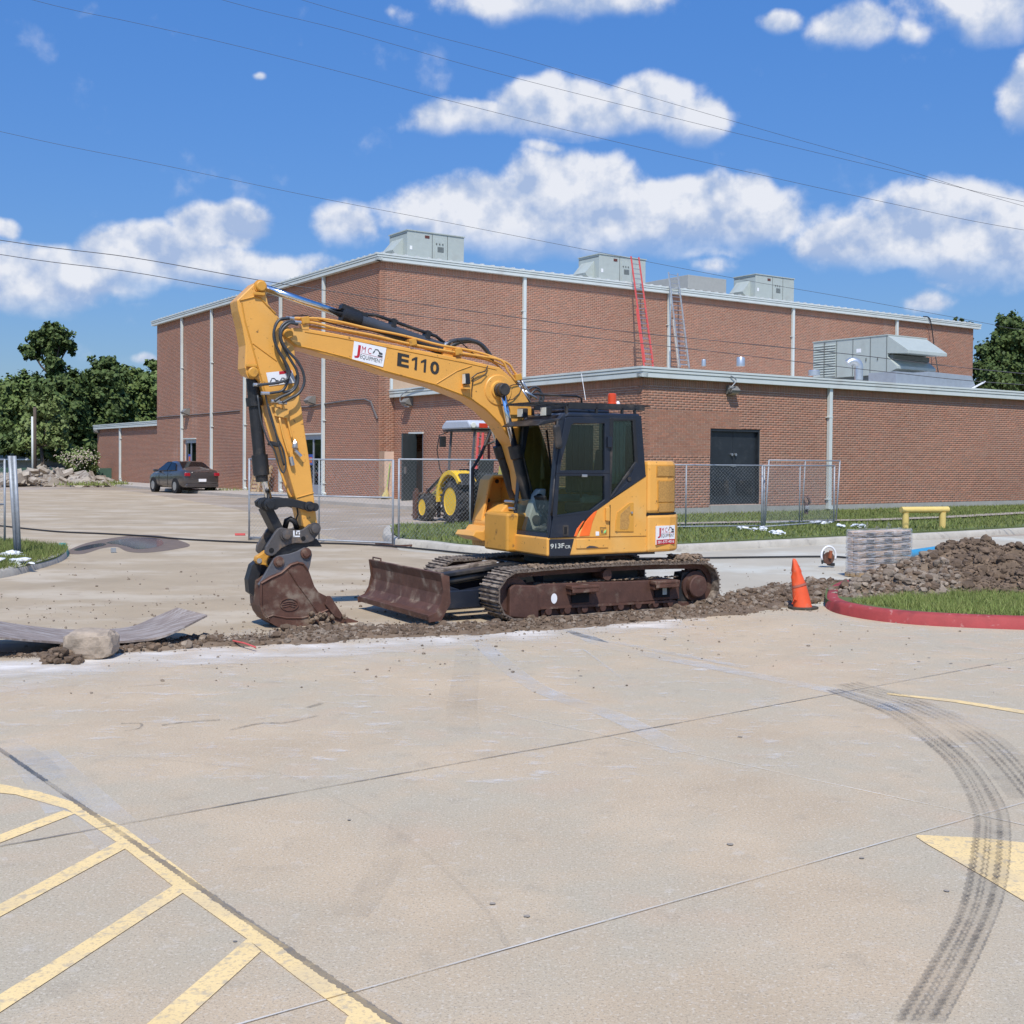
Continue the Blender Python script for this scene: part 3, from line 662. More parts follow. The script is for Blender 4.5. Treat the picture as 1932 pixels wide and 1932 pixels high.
def fbox(mb, O, D, Nn, u0, u1, z0, z1, o0, o1):
    c = O+D*(u0+u1)/2+Nn*(o0+o1)/2; mb.box((c[0], c[1], (z0+z1)/2), (abs(u1-u0), abs(o1-o0), abs(z1-z0)), math.atan2(D[1], D[0])); return mb
FR = (C0, UR, NR); FL = (C0, VL, NL); AR = (A0, UR, NR); AL = (A0, VL, NL)
def fascia(parent, F, w, z, e0, e1, h=.33):
    """stepped metal edge; e0/e1 extend past the wall ends"""
    mb = MB(); h1, h2 = h*.38, h*.12
    fbox(mb, *F, -e0, w+e1, z, z+h1, -.02, .25); fbox(mb, *F, -e0, w+e1, z+h1, z+h1+h2, -.02, .215)
    fbox(mb, *F, -e0-.01, w+e1+.01, z+h1+h2, z+h*.72, -.02, .27); fbox(mb, *F, -e0, w+e1, z+h*.72, z+h*.8, -.02, .24); fbox(mb, *F, -e0-.02, w+e1+.02, z+h*.8, z+h, -.02, .29)
    return mb.build('fascia', TRIM, parent)
def downspout(parent, F, u, z0, z1, elbow=1, straps=(.3, .62, .93)):
    mb = MB(); fbox(mb, *F, u-.085, u+.085, z0, z1, .03, .17)
    o = mb.build('downspout', TRIM, parent, bevel=.008)
    for s in straps:
        zz = z1-(z1-z0)*s; m2 = MB(); fbox(m2, *F, u-.14, u+.095, zz-.02, zz+.02, .01, .178); m2.build('strap', TRIM, o)
    if elbow:
        m2 = MB(); c = fpt(*F, u+.12*elbow, z0+.02, .1); m2.box(c, (.3, .15, .16), math.atan2(F[1][1], F[1][0]), .35*elbow); m2.build('elbow', TRIM, o, bevel=.01)
    return o
# --- tall block
bld = empty('brick_building', C0, 0, 'tall flat-roofed brick block with five downspouts on its left side and rooftop units', 'building', world=True)
dl = [anR(1339.5, 880)[0], anR(1433.6, 880)[0], anR(1385, 952)[1], anR(1385, 809)[1]]
z0d = onL(595, 909)[1]; gd1 = (onL(607.5, 870)[0], onL(573, 870)[0], ZB, onL(590, 820)[1]); gd2 = (onL(370, 850)[0], onL(349, 850)[0], ZB, onL(360, 828.5)[1])
LHZ = 9.0
brick_wall(bld, C0, VL, NL, WL, ZB, ZF, [gd1, gd2])
brick_wall(bld, C0, UR, NR, WR, ZB, ZF, [], zvis=ZA-2.4)
fascia(bld, FL, WL, ZF, .25, .5); fascia(bld, FR, WR, ZF, .25, .5)
ROOFM = mat('roof_membrane', (.60, .60, .57), .6, .1, .06)
mb = MB(); c1 = C0+UR*.2+VL*.2; q = [C0+UR*-.2+VL*-.2, C0+UR*(WR+.3)+VL*-.2, C0+UR*(WR+.3)+VL*WL, C0+VL*WL]
mb.prism([(p[0], p[1]) for p in q], ZF+.30, ZF+.36, 'Z'); rf = mb.build('roof', ROOFM, bld)
mb = MB()
for k in range(int(WR/.6)): fbox(mb, *FR, k*.6, k*.6+.16, ZF+.36, ZF+.40, -4, .2)
for k in range(int(WL/.6)): fbox(mb, *FL, k*.6, k*.6+.16, ZF+.36, ZF+.40, -1, .2)
mb.build('roof_ribs', ROOFM, rf, kind='stuff')
mb = MB(); fbox(mb, *FR, WR-.3, WR, ZB, ZF, -WL, -.02); mb.build('end_wall', MORT, bld)
for x in (343, 399, 461.5, 529, 610): downspout(bld, FL, onL(x, 700, .1)[0], ZB+.05, ZF, -1, (.3, .66, .95))
for x, y in ((988.5, 680), (1262.5, 600), (1496, 640), (1692, 640)): downspout(bld, FR, onR(x, y, .1)[0], ZA+.25, ZF, 1, (.28, .84))
ALU = mat('door_aluminium', (.42, .44, .50), .4, .6, .08)
BLUE = mat('notice_blue', (.04, .08, .32), .6)
NOT = mat('notice_orange', (.6, .14, .03), .6)
for (a, b, c, e) in (gd1, gd2):
    mb = MB(); o = .02-.12
    fbox(mb, *FL, a, b, e-.25, e, -.12, -.04)
    for u in (a, (a+b)/2-.04, b-.12): fbox(mb, *FL, u, u+.12, c, e-.25, -.12, -.04)
    fbox(mb, *FL, a+.12, b-.12, c, c+.5, -.12, -.05)
    dr = mb.build('glass_door', ALU, bld)
    mb = MB(); fbox(mb, *FL, a+.12, b-.12, c+.5, e-.25, -.10, -.08); mb.build('pane', GLD, dr)
    mb = MB(); w_ = b-a; fbox(mb, *FL, a+w_*.55, a+w_*.8, c+1.5, c+2.05, -.07, -.065); mb.build('notice', BLUE, dr)
    mb = MB(); fbox(mb, *FL, a+w_*.60, a+w_*.75, c+1.62, c+1.9, -.064, -.061); mb.build('notice_panel', NOT, dr)
    mb = MB(); fbox(mb, *FL, a-.05, b+.05, e, e+.06, 0, .12); mb.build('lintel', TRIM, bld)
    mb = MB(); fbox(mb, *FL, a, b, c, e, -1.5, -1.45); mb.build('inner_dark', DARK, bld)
# cream panel low on the right facade just above the annex roof
p0 = onR(739.5, 738); p1 = onR(850, 713)
mb = MB(); fbox(mb, *FR, p0[0], p1[0]+3, ZA+.1, onR(741, 711)[1], .0, .06); mb.build('wall_panel', mat('panel_beige', (.50, .36, .24), .8, 0, .05), bld)
mb = MB(); fbox(mb, *FR, p0[0]-.12, p0[0], ZA+.1, onR(741, 710)[1], .0, .09); mb.build('panel_trim', TRIM, bld)
# conduit along the left side
CDT = mat('conduit_grey', (.14, .13, .125), .6)
def facepath(F, fn, pts, off): return [fpt(*F, *fn(x, y, off), off) for (x, y) in pts]
mb = MB(); mb.tube(facepath(FL, onL, [(296, 787.5), (330, 784.5), (345, 784), (400, 779.5), (452, 774.5)], .05), .035, 6); mb.build('conduit', CDT, bld)
mb = MB(); mb.tube(facepath(FL, onL, [(500, 770), (585, 767.5), (600, 764), (660, 755), (688, 753), (700, 758), (706, 775), (712, 790)], .06), .04, 6); mb.build('conduit', CDT, bld)
# --- low wing at far left
wing = empty('low_wing', C0+VL*WL, 0, 'low brick wing at the far left end of the tall block, behind the rubble', 'building', world=True)
OW = C0+VL*WL+UR*.45
def onW(x, y): P = PL(x, y, OW, NL); return float((P-OW)@VL), float(P[2])
WW_ = onW(184, 850)[0]; ZW = onW(240, 807)[1]; FW = (OW, VL, NL)
brick_wall(wing, OW, VL, NL, WW_, ZB-.1, ZW, [])
mb = MB(); fbox(mb, *FW, WW_-.02, WW_+.02, ZB-.1, ZW, -8, 0); mb.build('end_wall', BRK, wing)
fascia(wing, FW, WW_, ZW, 0, .35, .36); downspout(wing, FW, onW(229, 850)[0], ZB, ZW, -1, (.2, .95))
mb = MB(); fbox(mb, *FW, 0, WW_+.3, ZW+.3, ZW+.36, -9, .2); mb.build('roof', ROOFM, wing)
# --- annex
ann = empty('brick_annex', A0, 0, 'low brick annex with dark double doors, projecting in front of the tall block', 'building', world=True)
u_ = anL(774.8, 850)[0], anL(798.4, 850)[0]; odoor = (min(u_), max(u_), ZB, anL(786, 818.5)[1])
ddoor = (dl[0], dl[1], dl[2], dl[3])
zfnd = anR(1340, 952)[1]*0+anR(1277, 959)[1]
brick_wall(ann, A0, UR, NR, WA, zfnd, ZA, [ddoor], indiv=lambda u, z: (z > 2.2) & (z < 3.75) & (u > .1) & (u < 4.6))
brick_wall(ann, A0, VL, NL, DA, ZB, ZA, [odoor])
fascia(ann, AR, WA, ZA, .25, .3, .36); fascia(ann, AL, DA, ZA, .25, -.0, .36)
q = [A0+NR*.1+NL*.1, A0+UR*WA+NR*.1, A0+UR*WA+VL*(DA-.02), J0+NL*.1-VL*.02]
mb = MB(); mb.prism([(p[0], p[1]) for p in q], ZA+.2, ZA+.3, 'Z'); mb.build('roof', ROOFM, ann)
downspout(ann, AR, anR(1565.5, 800, .1)[0], .2, ZA, 1, (.24, .92))
mb = MB(); fbox(mb, *AR, -.03, WA, 0, zfnd, -.2, .035); mb.build('foundation', CONF, ann)
mb = MB(); fbox(mb, *AR, ddoor[0]-.05, ddoor[1]+.05, .1, ddoor[2]-.01, .0, .10); mb.build('door_step', CONF, ann)
DOORM = mat('door_black', (.022, .027, .032), .38, 0, .2, 2, col2=(.05, .055, .06), c2scale=3, c2lo=.5, c2hi=.8)
fr = MB(); a, b, c, e = ddoor
for (x0, x1, y0, y1) in ((a, b, e-.10, e), (a, a+.07, c, e-.1), (b-.07, b, c, e-.1)): fbox(fr, *AR, x0, x1, y0, y1, -.22, -.02)
fr.build('door_frame', DOORM, ann)
for k in range(2):
    x0 = a+.075+k*(b-a-.14)/2; x1 = x0+(b-a-.16)/2
    mb = MB(); fbox(mb, *AR, x0, x1, c+.01, e-.105, -.20, -.14); dd = mb.build('door', DOORM, ann, bevel=.006)
    mb = MB(); vx0, vx1 = x0+.2, x1-.2
    for j in range(9): fbox(mb, *AR, vx0, vx1, c+.35+j*.06, c+.385+j*.06, -.15, -.12)
    mb.build('louvre', BLK, dd)
    hx = x1-.09 if k == 0 else x0+.09; P = fpt(*AR, hx, c+(e-c)*.66, -.1)
    mb = MB(); mb.cyl(P+Vector((NR*-.04).tolist()), P+Vector((NR*.04).tolist()), .05, 10); mb.build('door_knob', STL, dd)
mb = MB(); fbox(mb, *AR, (a+b)/2-.12, (a+b)/2+.1, c+(e-c)*.50, c+(e-c)*.53, -.13, -.08); mb.build('hasp', STL, ann)
# open side door
a, b, c, e = odoor
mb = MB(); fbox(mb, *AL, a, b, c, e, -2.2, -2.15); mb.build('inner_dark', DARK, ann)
mb = MB(); fbox(mb, *AL, a-.05, b+.05, e, e+.07, 0, .1); mb.build('lintel', TRIM, ann)
mb = MB(); fbox(mb, *AL, a, a+.07, c, e, -.2, 0); fbox(mb, *AL, b-.07, b, c, e, -.2, 0); mb.build('door_frame', ALU, ann)
hp = fpt(*AL, anL(785, 870)[0], c, .02); lf = MB(); la = PL(763, 880, np.array([*hp]), UR*.75+VL*.66)
dv = np.array(-VL*.47-UR*.88); dv /= np.linalg.norm(dv)
cc = np.array(hp)+dv*.55; lf.box((cc[0], cc[1], (c+e)/2), (1.15, .06, e-c), math.atan2(dv[1], dv[0])); ld = lf.build('open_door', mat('door_slate', (.045, .06, .065), .5), ann)
mb = MB(); P = np.array(hp)+dv*.95; mb.box((P[0], P[1], c+1.35), (.1, .16, .3), math.atan2(dv[1], dv[0])); mb.build('door_handle', STL, ld)
# walkway kerb beside the tall block
CW = mat('walk_concrete', (.43, .38, .32), .9, 0, .1, 1)
wk = [C0+VL*(WL+30)+NL*3.2, C0+NL*3.2+NR*-.5, C0+NL*3.0+NR*2.2, A0+VL*(DA-12)+NL*3.0, A0+VL*(DA-12), J0, C0, C0+VL*(WL+30)]
mb = MB(); mb.prism([(p[0], p[1]) for p in wk], -.05, ZB, 'Z'); mb.build('walkway', CW, None, kind='structure', bevel=.02)

# verge behind the kerb, reaching the annex wall
vp = ver+[xy(A0+UR*60+NR*2), xy(A0+UR*60), xy(A0-UR*.1), xy(A0+VL*2+NL*.6), xy(G(1000, 991)), xy(G(900, 996))]
mb = MB(); mb.prism(vp, -.05, .135, 'Z'); mb.build('grass_verge', GRB, None, kind='structure')
vpl = [p for p in vp]
grass('grass', vpl, 95000, .13, .10, .016, GRS2, 'mown grass on the verge between the kerb and the annex')
sw = [G(1225, 991, .15), G(1279, 989.5, .15), G(1450, 986, .15), G(1650, 982.5, .15), G(1790, 977, .15), G(1932, 969, .15), G(2200, 955, .15)]
ribbon('sidewalk', [g[:2] for g in sw], .75, .19, mat('sidewalk_concrete', (.40, .33, .27), .9, 0, .15, 1.5))
ip = [xy(p) for p in rk]+[xy(G(2200, 1090)), xy(G(1700, 1085))]
ipi = [(p[0]*.985+.09, p[1]+.08) for p in ip]
mb = MB(); mb.prism(ipi, -.05, .12, 'Z'); mb.build('grass_island', GRB, None, kind='structure')
gp = [xy(G(1600, 1136, .12)), xy(G(1700, 1150, .12)), xy(G(1800, 1158, .12)), xy(G(1932, 1163.5, .12)), xy(G(2200, 1172, .12)), xy(G(2200, 1100, .12)), xy(G(1900, 1110, .12)), xy(G(1750, 1118, .12))]
grass('grass', gp, 30000, .118, .085, .0045, GRS, 'longer grass growing inside the red kerb below the dirt pile')
lp = [xy(p) for p in lk[6:46]]+[xy(G(-60, 1022)), xy(G(-160, 1060))]
lc = np.mean(lp, 0); lpi = [tuple(lc+(np.array(p)-lc)*.93) for p in lp]
mb = MB(); mb.prism(lpi, -.05, .12, 'Z'); mb.build('grass_island', GRB, None, kind='structure')
grass('grass', lpi, 16000, .118, .12, .008, GRS2, 'tufty grass inside the kerb around the galvanised fence post')
# weeds along the building foot
wpts = []
for (x, y, s) in ((160, 1005-85, 1), (470, 915, 1), (540, 923, 1), (600, 925, 1), (640, 925, 1), (690, 928, 1), (215, 918, .5), (520, 916, 1), (560, 914, .8), (420, 930, 1)):
    g = G(x, y, 0); wpts += [(g[0]+random.gauss(0, .9*s), g[1]+random.gauss(0, .4), .02 if y > 925 else ZB) for _ in range(260)]
wq = np.array(wpts); k = len(wq); a = rng.uniform(0, 6.28, k); hh = rng.uniform(.08, .35, k); v = np.empty((k, 3, 3))
v[:, 0] = wq-np.c_[np.cos(a), np.sin(a), a*0]*.03; v[:, 1] = wq+np.c_[np.cos(a), np.sin(a), a*0]*.03; v[:, 2] = wq+np.c_[rng.normal(0, .1, k), rng.normal(0, .1, k), hh]
tag(fastmesh('weeds', v.reshape(-1, 3), np.arange(k*3).reshape(-1, 3), GRS, kind='stuff'), 'dry weeds sprouting along the foot of the brick wall', 'weeds')
sheet('far_lawn', [(-120, 100), (-30, 96), (-25, 140), (-120, 170)], .0, mat('lawn_far', (.15, .17, .05), .95, 0, .2, .3))

speckle(YEL, 16, .66, .72, (.13, .07, .03), .75); speckle(YEL, 1.4, .50, .72, (.74, .47, .17), .5); speckle(YEL, 45, .66, .74, (.30, .16, .05), .5)
speckle(NAVY, 3, .55, .75, (.10, .085, .07), .35); speckle(BLK, 3, .50, .72, (.16, .125, .09), .45)
speckle(TRIM, 1.0, .52, .72, (.46, .46, .42), .5); speckle(HVAC, 1.2, .52, .75, (.36, .37, .33), .5)
# ================================================================== EXCAVATOR (local: +x forward, +y left side of the machine, z up)
EC = np.array([.72, 15.84, 0]); _t = rad(210)
EF = np.array([math.cos(_t), math.sin(_t), 0]); EL = np.array([-math.sin(_t), math.cos(_t), 0])
def EY(x, y, yl): P = PL(x, y, EC+EL*yl, EL)-EC; return (float(P@EF), float(P[2]))
def EX(x, y, xl): P = PL(x, y, EC+EF*xl, EF)-EC; return (float(P@EL), float(P[2]))
def prof(pts, yl): return [EY(x, y, yl) for x, y in pts]
def E3(x, y, yl): a = EY(x, y, yl); return Vector((a[0], yl, a[1]))
ex = empty('excavator', EC, _t, 'yellow tracked excavator with dark cab, bent boom, bucket resting on the dirt', 'excavator')
# --- boom
YB, HB = -.10, .17
bp = [(536.5, 622), (545, 619), (565, 618.6), (586, 621.3), (627, 628.2), (700, 642.6), (787.6, 659.8), (870, 676), (919.6, 687.8), (943, 693), (969.5, 716.8), (983.5, 734), (997.5, 757), (1008, 781), (1018.5, 806), (1030, 838), (1040, 880), (1043, 930), (1030, 955), (1005, 955), (990, 925), (985, 890), (969.5, 840), (943, 801), (917, 774.5), (890.7, 756), (873, 748), (820.7, 728), (724.5, 702), (700, 692), (654.7, 678), (613.4, 669.5), (588.7, 661), (560, 655), (545, 643), (534, 632)]
boom = MB().prism(prof(bp, YB+HB), YB-HB, YB+HB).build('boom', YEL, ex, bevel=.012)
# flange lip, weld seams and pivot boss
def ribbon3(m, pts, w, yl, t=.012):
    P = [E3(x, y, yl) for x, y in pts]; m.tube(P, w, 4)
def seam(parent, pts, w, yl): mb = MB(); ribbon3(mb, pts, w, yl); mb.build('weld_seam', YELD, parent)
seam(boom, [(545, 640), (560, 652), (588.7, 658), (654.7, 674.5), (724.5, 699), (820.7, 725), (873, 745), (890.7, 753), (917, 771.5), (943, 798), (966, 834)], .009, YB+HB+.002)
seam(boom, [(823, 724), (862, 700), (890, 690)], .008, YB+HB+.002); seam(boom, [(575, 626), (640, 637), (700, 649), (790, 667), (880, 685), (935, 697)], .006, YB+HB+.002)
pb = E3(940, 736, YB+HB)
MB().lathe(pb-Vector((0, .01, 0)), (0, 1, 0), [(0, .20), (.018, .20), (.026, .19), (.026, .12), (.05, .11)], 32).build('pivot_boss', YEL, boom, smooth=True, auto=30)
MB().lathe(pb, (0, 1, 0), [(0, .085), (.02, .09), (.09, .09), (.10, .082), (.17, .082), (.185, .07)], 24).build('pivot_pin', BLK, boom, smooth=True, auto=30)
MB().lathe(E3(543, 630, YB+HB), (0, 1, 0), [(-.03, .06), (.02, .06), (.03, .05)], 20).build('pivot_pin', YELD, boom, smooth=True, auto=30)
# decals on the boom
ysd = YB+HB+.004
def along(a, b, yl):
    A = E3(*a, yl); B = E3(*b, yl); return A, (B-A).normalized()
# sign (white panel)
c4 = [E3(664, 677.5, ysd), E3(722.5, 692.5, ysd), E3(729, 656.5, ysd), E3(668, 643.5, ysd)]
sg = MB(); sg.add(c4+[v+Vector((0, .004, 0)) for v in c4], [(0, 1, 2, 3), (4, 7, 6, 5), (0, 4, 5, 1), (1, 5, 6, 2), (2, 6, 7, 3), (3, 7, 4, 0)]); sign = sg.build('sign', WHT, boom)
def digger_icon(name, m, parent, o, xd, yd, s):
    X = Vector(xd).normalized(); Y = Vector(yd).normalized(); Nn = X.cross(Y); mb = MB()
    def poly(pts): mb.add([Vector(o)+X*(p[0]*s)+Y*(p[1]*s) for p in pts], [tuple(range(len(pts)))])
    poly([(0, .18), (.06, .36), (.16, .40), (.20, .30), (.10, .24), (.06, .12)]); poly([(.12, .36), (.20, .60), (.26, .60), (.20, .34)])
    poly([(.20, .54), (.24, .62), (.50, .64), (.74, .42), (.68, .34), (.46, .54)]); poly([(.62, .22), (.62, .36), (.76, .44), (.98, .40), (1.0, .22)])
    poly([(.56, .0), (.52, .06), (.58, .16), (1.0, .16), (1.04, .08), (1.0, .0)])
    return mb.build(name, m, parent)
yq = ysd+.006
A, xd = along((668, 676), (721, 689.5), yq); zd = Vector((0, 0, 1)); yd = (E3(668, 645, yq)-E3(664, 677, yq)).normalized()
L_ = (E3(722.5, 692.5, yq)-E3(664, 677.5, yq)).length; Hh = (E3(668, 643.5, yq)-E3(664, 677.5, yq)).length
def jmc_sign(parent, O, xd, yd, L_, Hh, phone=False):
    b0 = .26 if phone else 0.0; k = 1-b0
    textmesh('letter', 'J', RED, parent, O+xd*L_*.06+yd*Hh*(b0+.12*k), xd, yd, L_*.17, Hh*.74*k, off=.02)
    textmesh('lettering', 'M C', RED, parent, O+xd*L_*.27+yd*Hh*(b0+.52*k), xd, yd, L_*.31, Hh*.34*k, off=.0)
    textmesh('lettering', 'EQUIPMENT', INK, parent, O+xd*L_*.25+yd*Hh*(b0+.12*k), xd, yd, L_*.71, Hh*.27*k, off=.0)
    digger_icon('digger_emblem', INK, parent, O+xd*L_*.62+yd*Hh*(b0+.50*k), xd, yd, L_*.32)
    mb = MB(); P = O+xd*L_*.25+yd*Hh*(b0+.455*k); mb.add([P, P+xd*L_*.71, P+xd*L_*.71+yd*Hh*.015, P+yd*Hh*.015], [(0, 1, 2, 3)]); mb.build('red_rule', RED, parent)
jmc_sign(sign, E3(664, 677.5, yq), xd, yd, L_, Hh)
A, xd = along((748, 690.5), (823, 706.5), ysd); A2 = E3(749, 671.5, ysd)
for ch, a, b in (('E', (749, 690), (771, 695.5)), ('0', (811, 704.5), (828, 708))):
    A = E3(*a, ysd); B = E3(*b, ysd); textmesh('unit_letter' if ch == 'E' else 'unit_digit', ch, STEN, boom, A, xd, Vector((-.06, 0, 1)), (B-A).length, .165, off=.035)
for a in ((782, 698), (799, 702)):
    A = E3(*a, ysd); X = xd; Z_ = Vector((-.06, 0, 1)); mb = MB(); mb.add([A+X*p+Z_*q for p, q in ((.0, 0), (.0, .125), (-.045, .105), (-.045, .13), (.01, .165), (.032, .165), (.032, 0))], [(0, 1, 4, 5, 6), (1, 2, 3, 4)]); mb.build('unit_digit', STEN, boom)
# work lamp on the boom with its bracket
mb = MB(); P = E3(880, 715, YB+HB+.06); mb.box(P, (.07, .09, .14), 0, 0.1); wl_ = mb.build('work_lamp', BLK, boom, bevel=.012)
MB().box(P+Vector((.037, 0, 0)), (.008, .075, .12)).build('lamp_glass', mat('lamp_lens', (.7, .7, .62), .15), wl_)
MB().box(P+Vector((-.0, -.02, -.12)), (.10, .12, .02)).box(P+Vector((0, -.05, -.08)), (.06, .02, .1)).build('lamp_bracket', YEL, boom)
mb = MB(); mb.tube([E3(889, 714, YB+HB+.02), E3(900, 705, YB+HB+.03), E3(916, 700, YB+HB+.03), E3(920, 690, YB+HB+.03)], .008, 5); mb.tube([E3(893, 720, YB+HB+.03), E3(908, 712, YB+HB+.04), E3(919, 702, YB+HB+.03)], .006, 5)
mb.tube([E3(893, 712, YB+HB+.02), E3(890, 735, YB+HB+.02), E3(890, 750, YB+HB+.02)], .006, 5); mb.build('lamp_cable', RUB, boom)
mb = MB(); mb.tube([E3(955, 731, YB+HB+.05), E3(968, 726, YB+HB+.02), E3(985, 725, YB+HB+.01)], .006, 5); mb.tube([E3(953, 757, YB+HB+.03), E3(968, 753, YB+HB+.02), E3(980, 742, YB+HB+.01), E3(986, 726, YB+HB+.0)], .006, 5); mb.build('grease_hose', RUB, boom)
# hydraulic pipes along the boom top
ypp = YB+HB-.03
def pipe(pts, r, yl, m, name, parent, seg=8):
    P = smooth_line([tuple(E3(x, y, yl)) for x, y in pts], 4); return MB().tube([Vector(p) for p in P], r, seg).build(name, m, parent, smooth=True)
pipe([(546, 600.5), (572, 600.8), (600, 601), (640, 607), (700, 621), (760, 633), (830, 651), (900, 664), (955, 684), (969, 700), (982, 716)], .016, ypp, YEL, 'hydraulic_pipe', boom)
pipe([(558, 608), (585, 608.5), (605, 612), (640, 621), (700, 632), (760, 646), (830, 660), (900, 671), (945, 680), (958, 700), (975, 722)], .016, ypp+.03, YEL, 'hydraulic_pipe', boom)
pipe([(566, 612), (600, 618), (650, 626), (720, 640), (790, 655), (860, 668), (925, 681), (950, 702), (985, 735)], .014, ypp-.06, YELD, 'hydraulic_pipe', boom)
pipe([(560, 603), (590, 604), (650, 612), (720, 628), (800, 645), (880, 662), (950, 690), (965, 708), (990, 738)], .012, ypp-.12, YELD, 'hydraulic_pipe', boom)
pipe([(545, 599), (560, 595), (580, 596), (610, 606), (660, 619), (700, 624), (740, 634), (770, 638)], .007, ypp-.02, RUB, 'hose', boom)
for x, y in ((574, 605), (776, 646), (862, 664), (975, 712)):
    MB().box(E3(x, y, ypp), (.10, .12, .085), 0, .2).build('pipe_clamp', YELD, boom, bevel=.008)
MB().box(E3(574, 617, ypp+.01), (.10, .05, .06)).build('pipe_bracket', YEL, boom)
for (a, b) in (((982, 716), (1002, 748)), ((975, 722), (998, 755)), ((985, 735), (1000, 760)), ((990, 738), (1012, 752))):
    MB().cyl(E3(*a, ypp), E3(*b, ypp-.02), .02, 8).build('hose_fitting', STL, boom, smooth=True)
for pts in ([(1000, 750), (1015, 742), (1022, 756), (1012, 762)], [(998, 748), (1012, 735), (1026, 748), (1018, 770)], [(993, 738), (1008, 730), (1020, 738), (1016, 765)]):
    pipe(pts, .013, YB-.15, HOSE, 'hose', boom)
# --- arm (stick)
ap = [(447, 566.3), (481.5, 533.3), (489.7, 529.6), (498, 532), (502.8, 541), (502.5, 556), (506.5, 574), (522.7, 595.2), (531, 604), (541, 612), (549, 622), (555.5, 645), (557, 676.3), (560, 699.7), (565.3, 734), (568, 761.6), (576, 817.5), (585, 874.5), (591, 924), (597.8, 979.5), (600, 990), (594, 1003), (580, 1003), (573, 993), (567, 964.5), (558, 939), (543, 886.5), (532.5, 847.5), (520.5, 808.5), (505.5, 768), (497, 740), (490, 718), (481, 712), (468, 706), (462, 694), (463.6, 651.6), (458, 618), (450, 586)]
arm = MB().prism(prof(ap, YB+.145), YB-.145, YB+.145).build('arm', YEL, ex, bevel=.012)
for x, y, r in ((491, 540.5, .062), (476, 703, .062)):
    P = E3(x, y, YB+.145); MB().lathe(P, (0, 1, 0), [(-.02, r*1.25), (.012, r*1.25), (.014, r), (.05, r), (.06, r*.8)], 20).build('pivot_pin', YELD, arm, smooth=True, auto=30)
    MB().box(P+Vector((.02, .03, .08 if y > 600 else -.09)), (.13, .03, .035)).build('pin_keeper', YELD, arm, bevel=.006)
seam(arm, [(452, 567), (480, 560), (492, 563), (505, 577), (520, 592)], .011, YB+.149); seam(arm, [(456, 571), (462, 605), (475, 650), (486, 690), (497, 730), (508, 760)], .009, YB+.149)
seam(arm, [(477, 648), (500, 665), (522, 681)], .006, YB+.149); seam(arm, [(560, 939), (592, 930)], .008, YB+.149)
q4 = [E3(507.5, 728, YB+.152), E3(558, 722, YB+.152), E3(551, 698, YB+.152), E3(502, 703, YB+.152)]
wn = MB().add(q4, [(0, 1, 2, 3)]).build('warning_sign', WHT, arm)
MB().add([E3(527, 706.5, YB+.154), E3(551, 703, YB+.154), E3(549.5, 698, YB+.154), E3(526.5, 700.8, YB+.154)], [(0, 1, 2, 3)]).build('warning_band', RED, wn)
digger_icon('pictogram', INK, wn, E3(509, 724, YB+.155), (-1, 0, 0), (0, 0, 1), .11); digger_icon('pictogram', INK, wn, E3(528, 722, YB+.155), (-1, 0, -.05), (0, 0, 1), .10)
# big hose loops from boom pipes down to the arm
for pts, yl in (([(546, 600.5), (528, 603), (518, 620), (517, 640), (526, 662), (538, 682), (546, 700), (542, 715), (524, 722), (500, 725), (486, 726)], YB+.24), ([(556, 608), (542, 607), (530, 618), (529, 640), (540, 665), (552, 685), (560, 700), (562, 720), (552, 738), (528, 750), (518, 757)], YB+.28), ([(562, 612), (546, 610), (531, 625), (532, 645), (545, 664), (560, 680), (571, 700), (574, 722), (564, 742), (545, 753), (533, 760)], YB+.31), ([(546, 600.5), (524, 606), (517, 630), (524, 660), (536, 680), (542, 700), (544, 715), (534, 736), (515, 741), (498, 743)], YB+.21), ([(533, 760-20), (550, 736), (558, 724), (560, 708)], YB+.20)):
    pipe(pts, .017, yl, HOSE, 'hydraulic_hose', arm)
for x, y in ((486, 726), (500, 742), (519, 757), (533, 760), (547, 600.5), (560, 608)):
    P = E3(x, y, YB+.21); MB().cyl(P+Vector((-.05, 0, -.0)), P+Vector((.05, 0, 0)), .022, 8).build('hose_fitting', STL, arm)
for pts, r in (([(518, 759), (521, 776), (525, 786)], .016), ([(533, 762), (536, 774)], .016), ([(527, 787), (534, 820), (546, 860)], .013), ([(541, 786), (546, 806), (551, 828)], .013)):
    pipe(pts, r, YB+.175, YEL, 'hydraulic_pipe', arm)
for pts, r, yl, mm_ in (([(492, 755), (500, 790), (515, 840), (530, 890), (545, 930), (550, 938)], .016, YB+.05, YEL), ([(505, 762), (516, 800), (527, 845), (536, 878)], .012, YB+.17, HOSE), ([(486, 745), (492, 790), (505, 830), (518, 850), (527, 880), (534, 892), (539, 880), (535, 850), (522, 822), (508, 780), (501, 745)], .010, YB+.18, HOSE)):
    pipe(pts, r, yl, mm_, 'hose' if mm_ is HOSE else 'hydraulic_pipe', arm)
MB().box(E3(531.5, 780, YB+.17), (.16, .05, .095), 0, -.15).build('pipe_clamp', YEL, arm, bevel=.006)
MB().box(E3(517, 838, YB+.12), (.12, .12, .05), 0, -.2).build('pipe_clamp', BLK, arm, bevel=.006)
mb = MB(); mb.blob(E3(556, 840, YB+.19), .05, (.8, .7, 1.3), 1, .15); mb.cyl(E3(557, 850, YB+.19), E3(568, 861, YB+.20), .022, 8); mb.build('shut_off_valve', STL, arm)
mb = MB(); mb.cyl(E3(548, 862, YB+.18), E3(552, 878, YB+.18), .028, 8); mb.build('shut_off_valve', STL, arm)
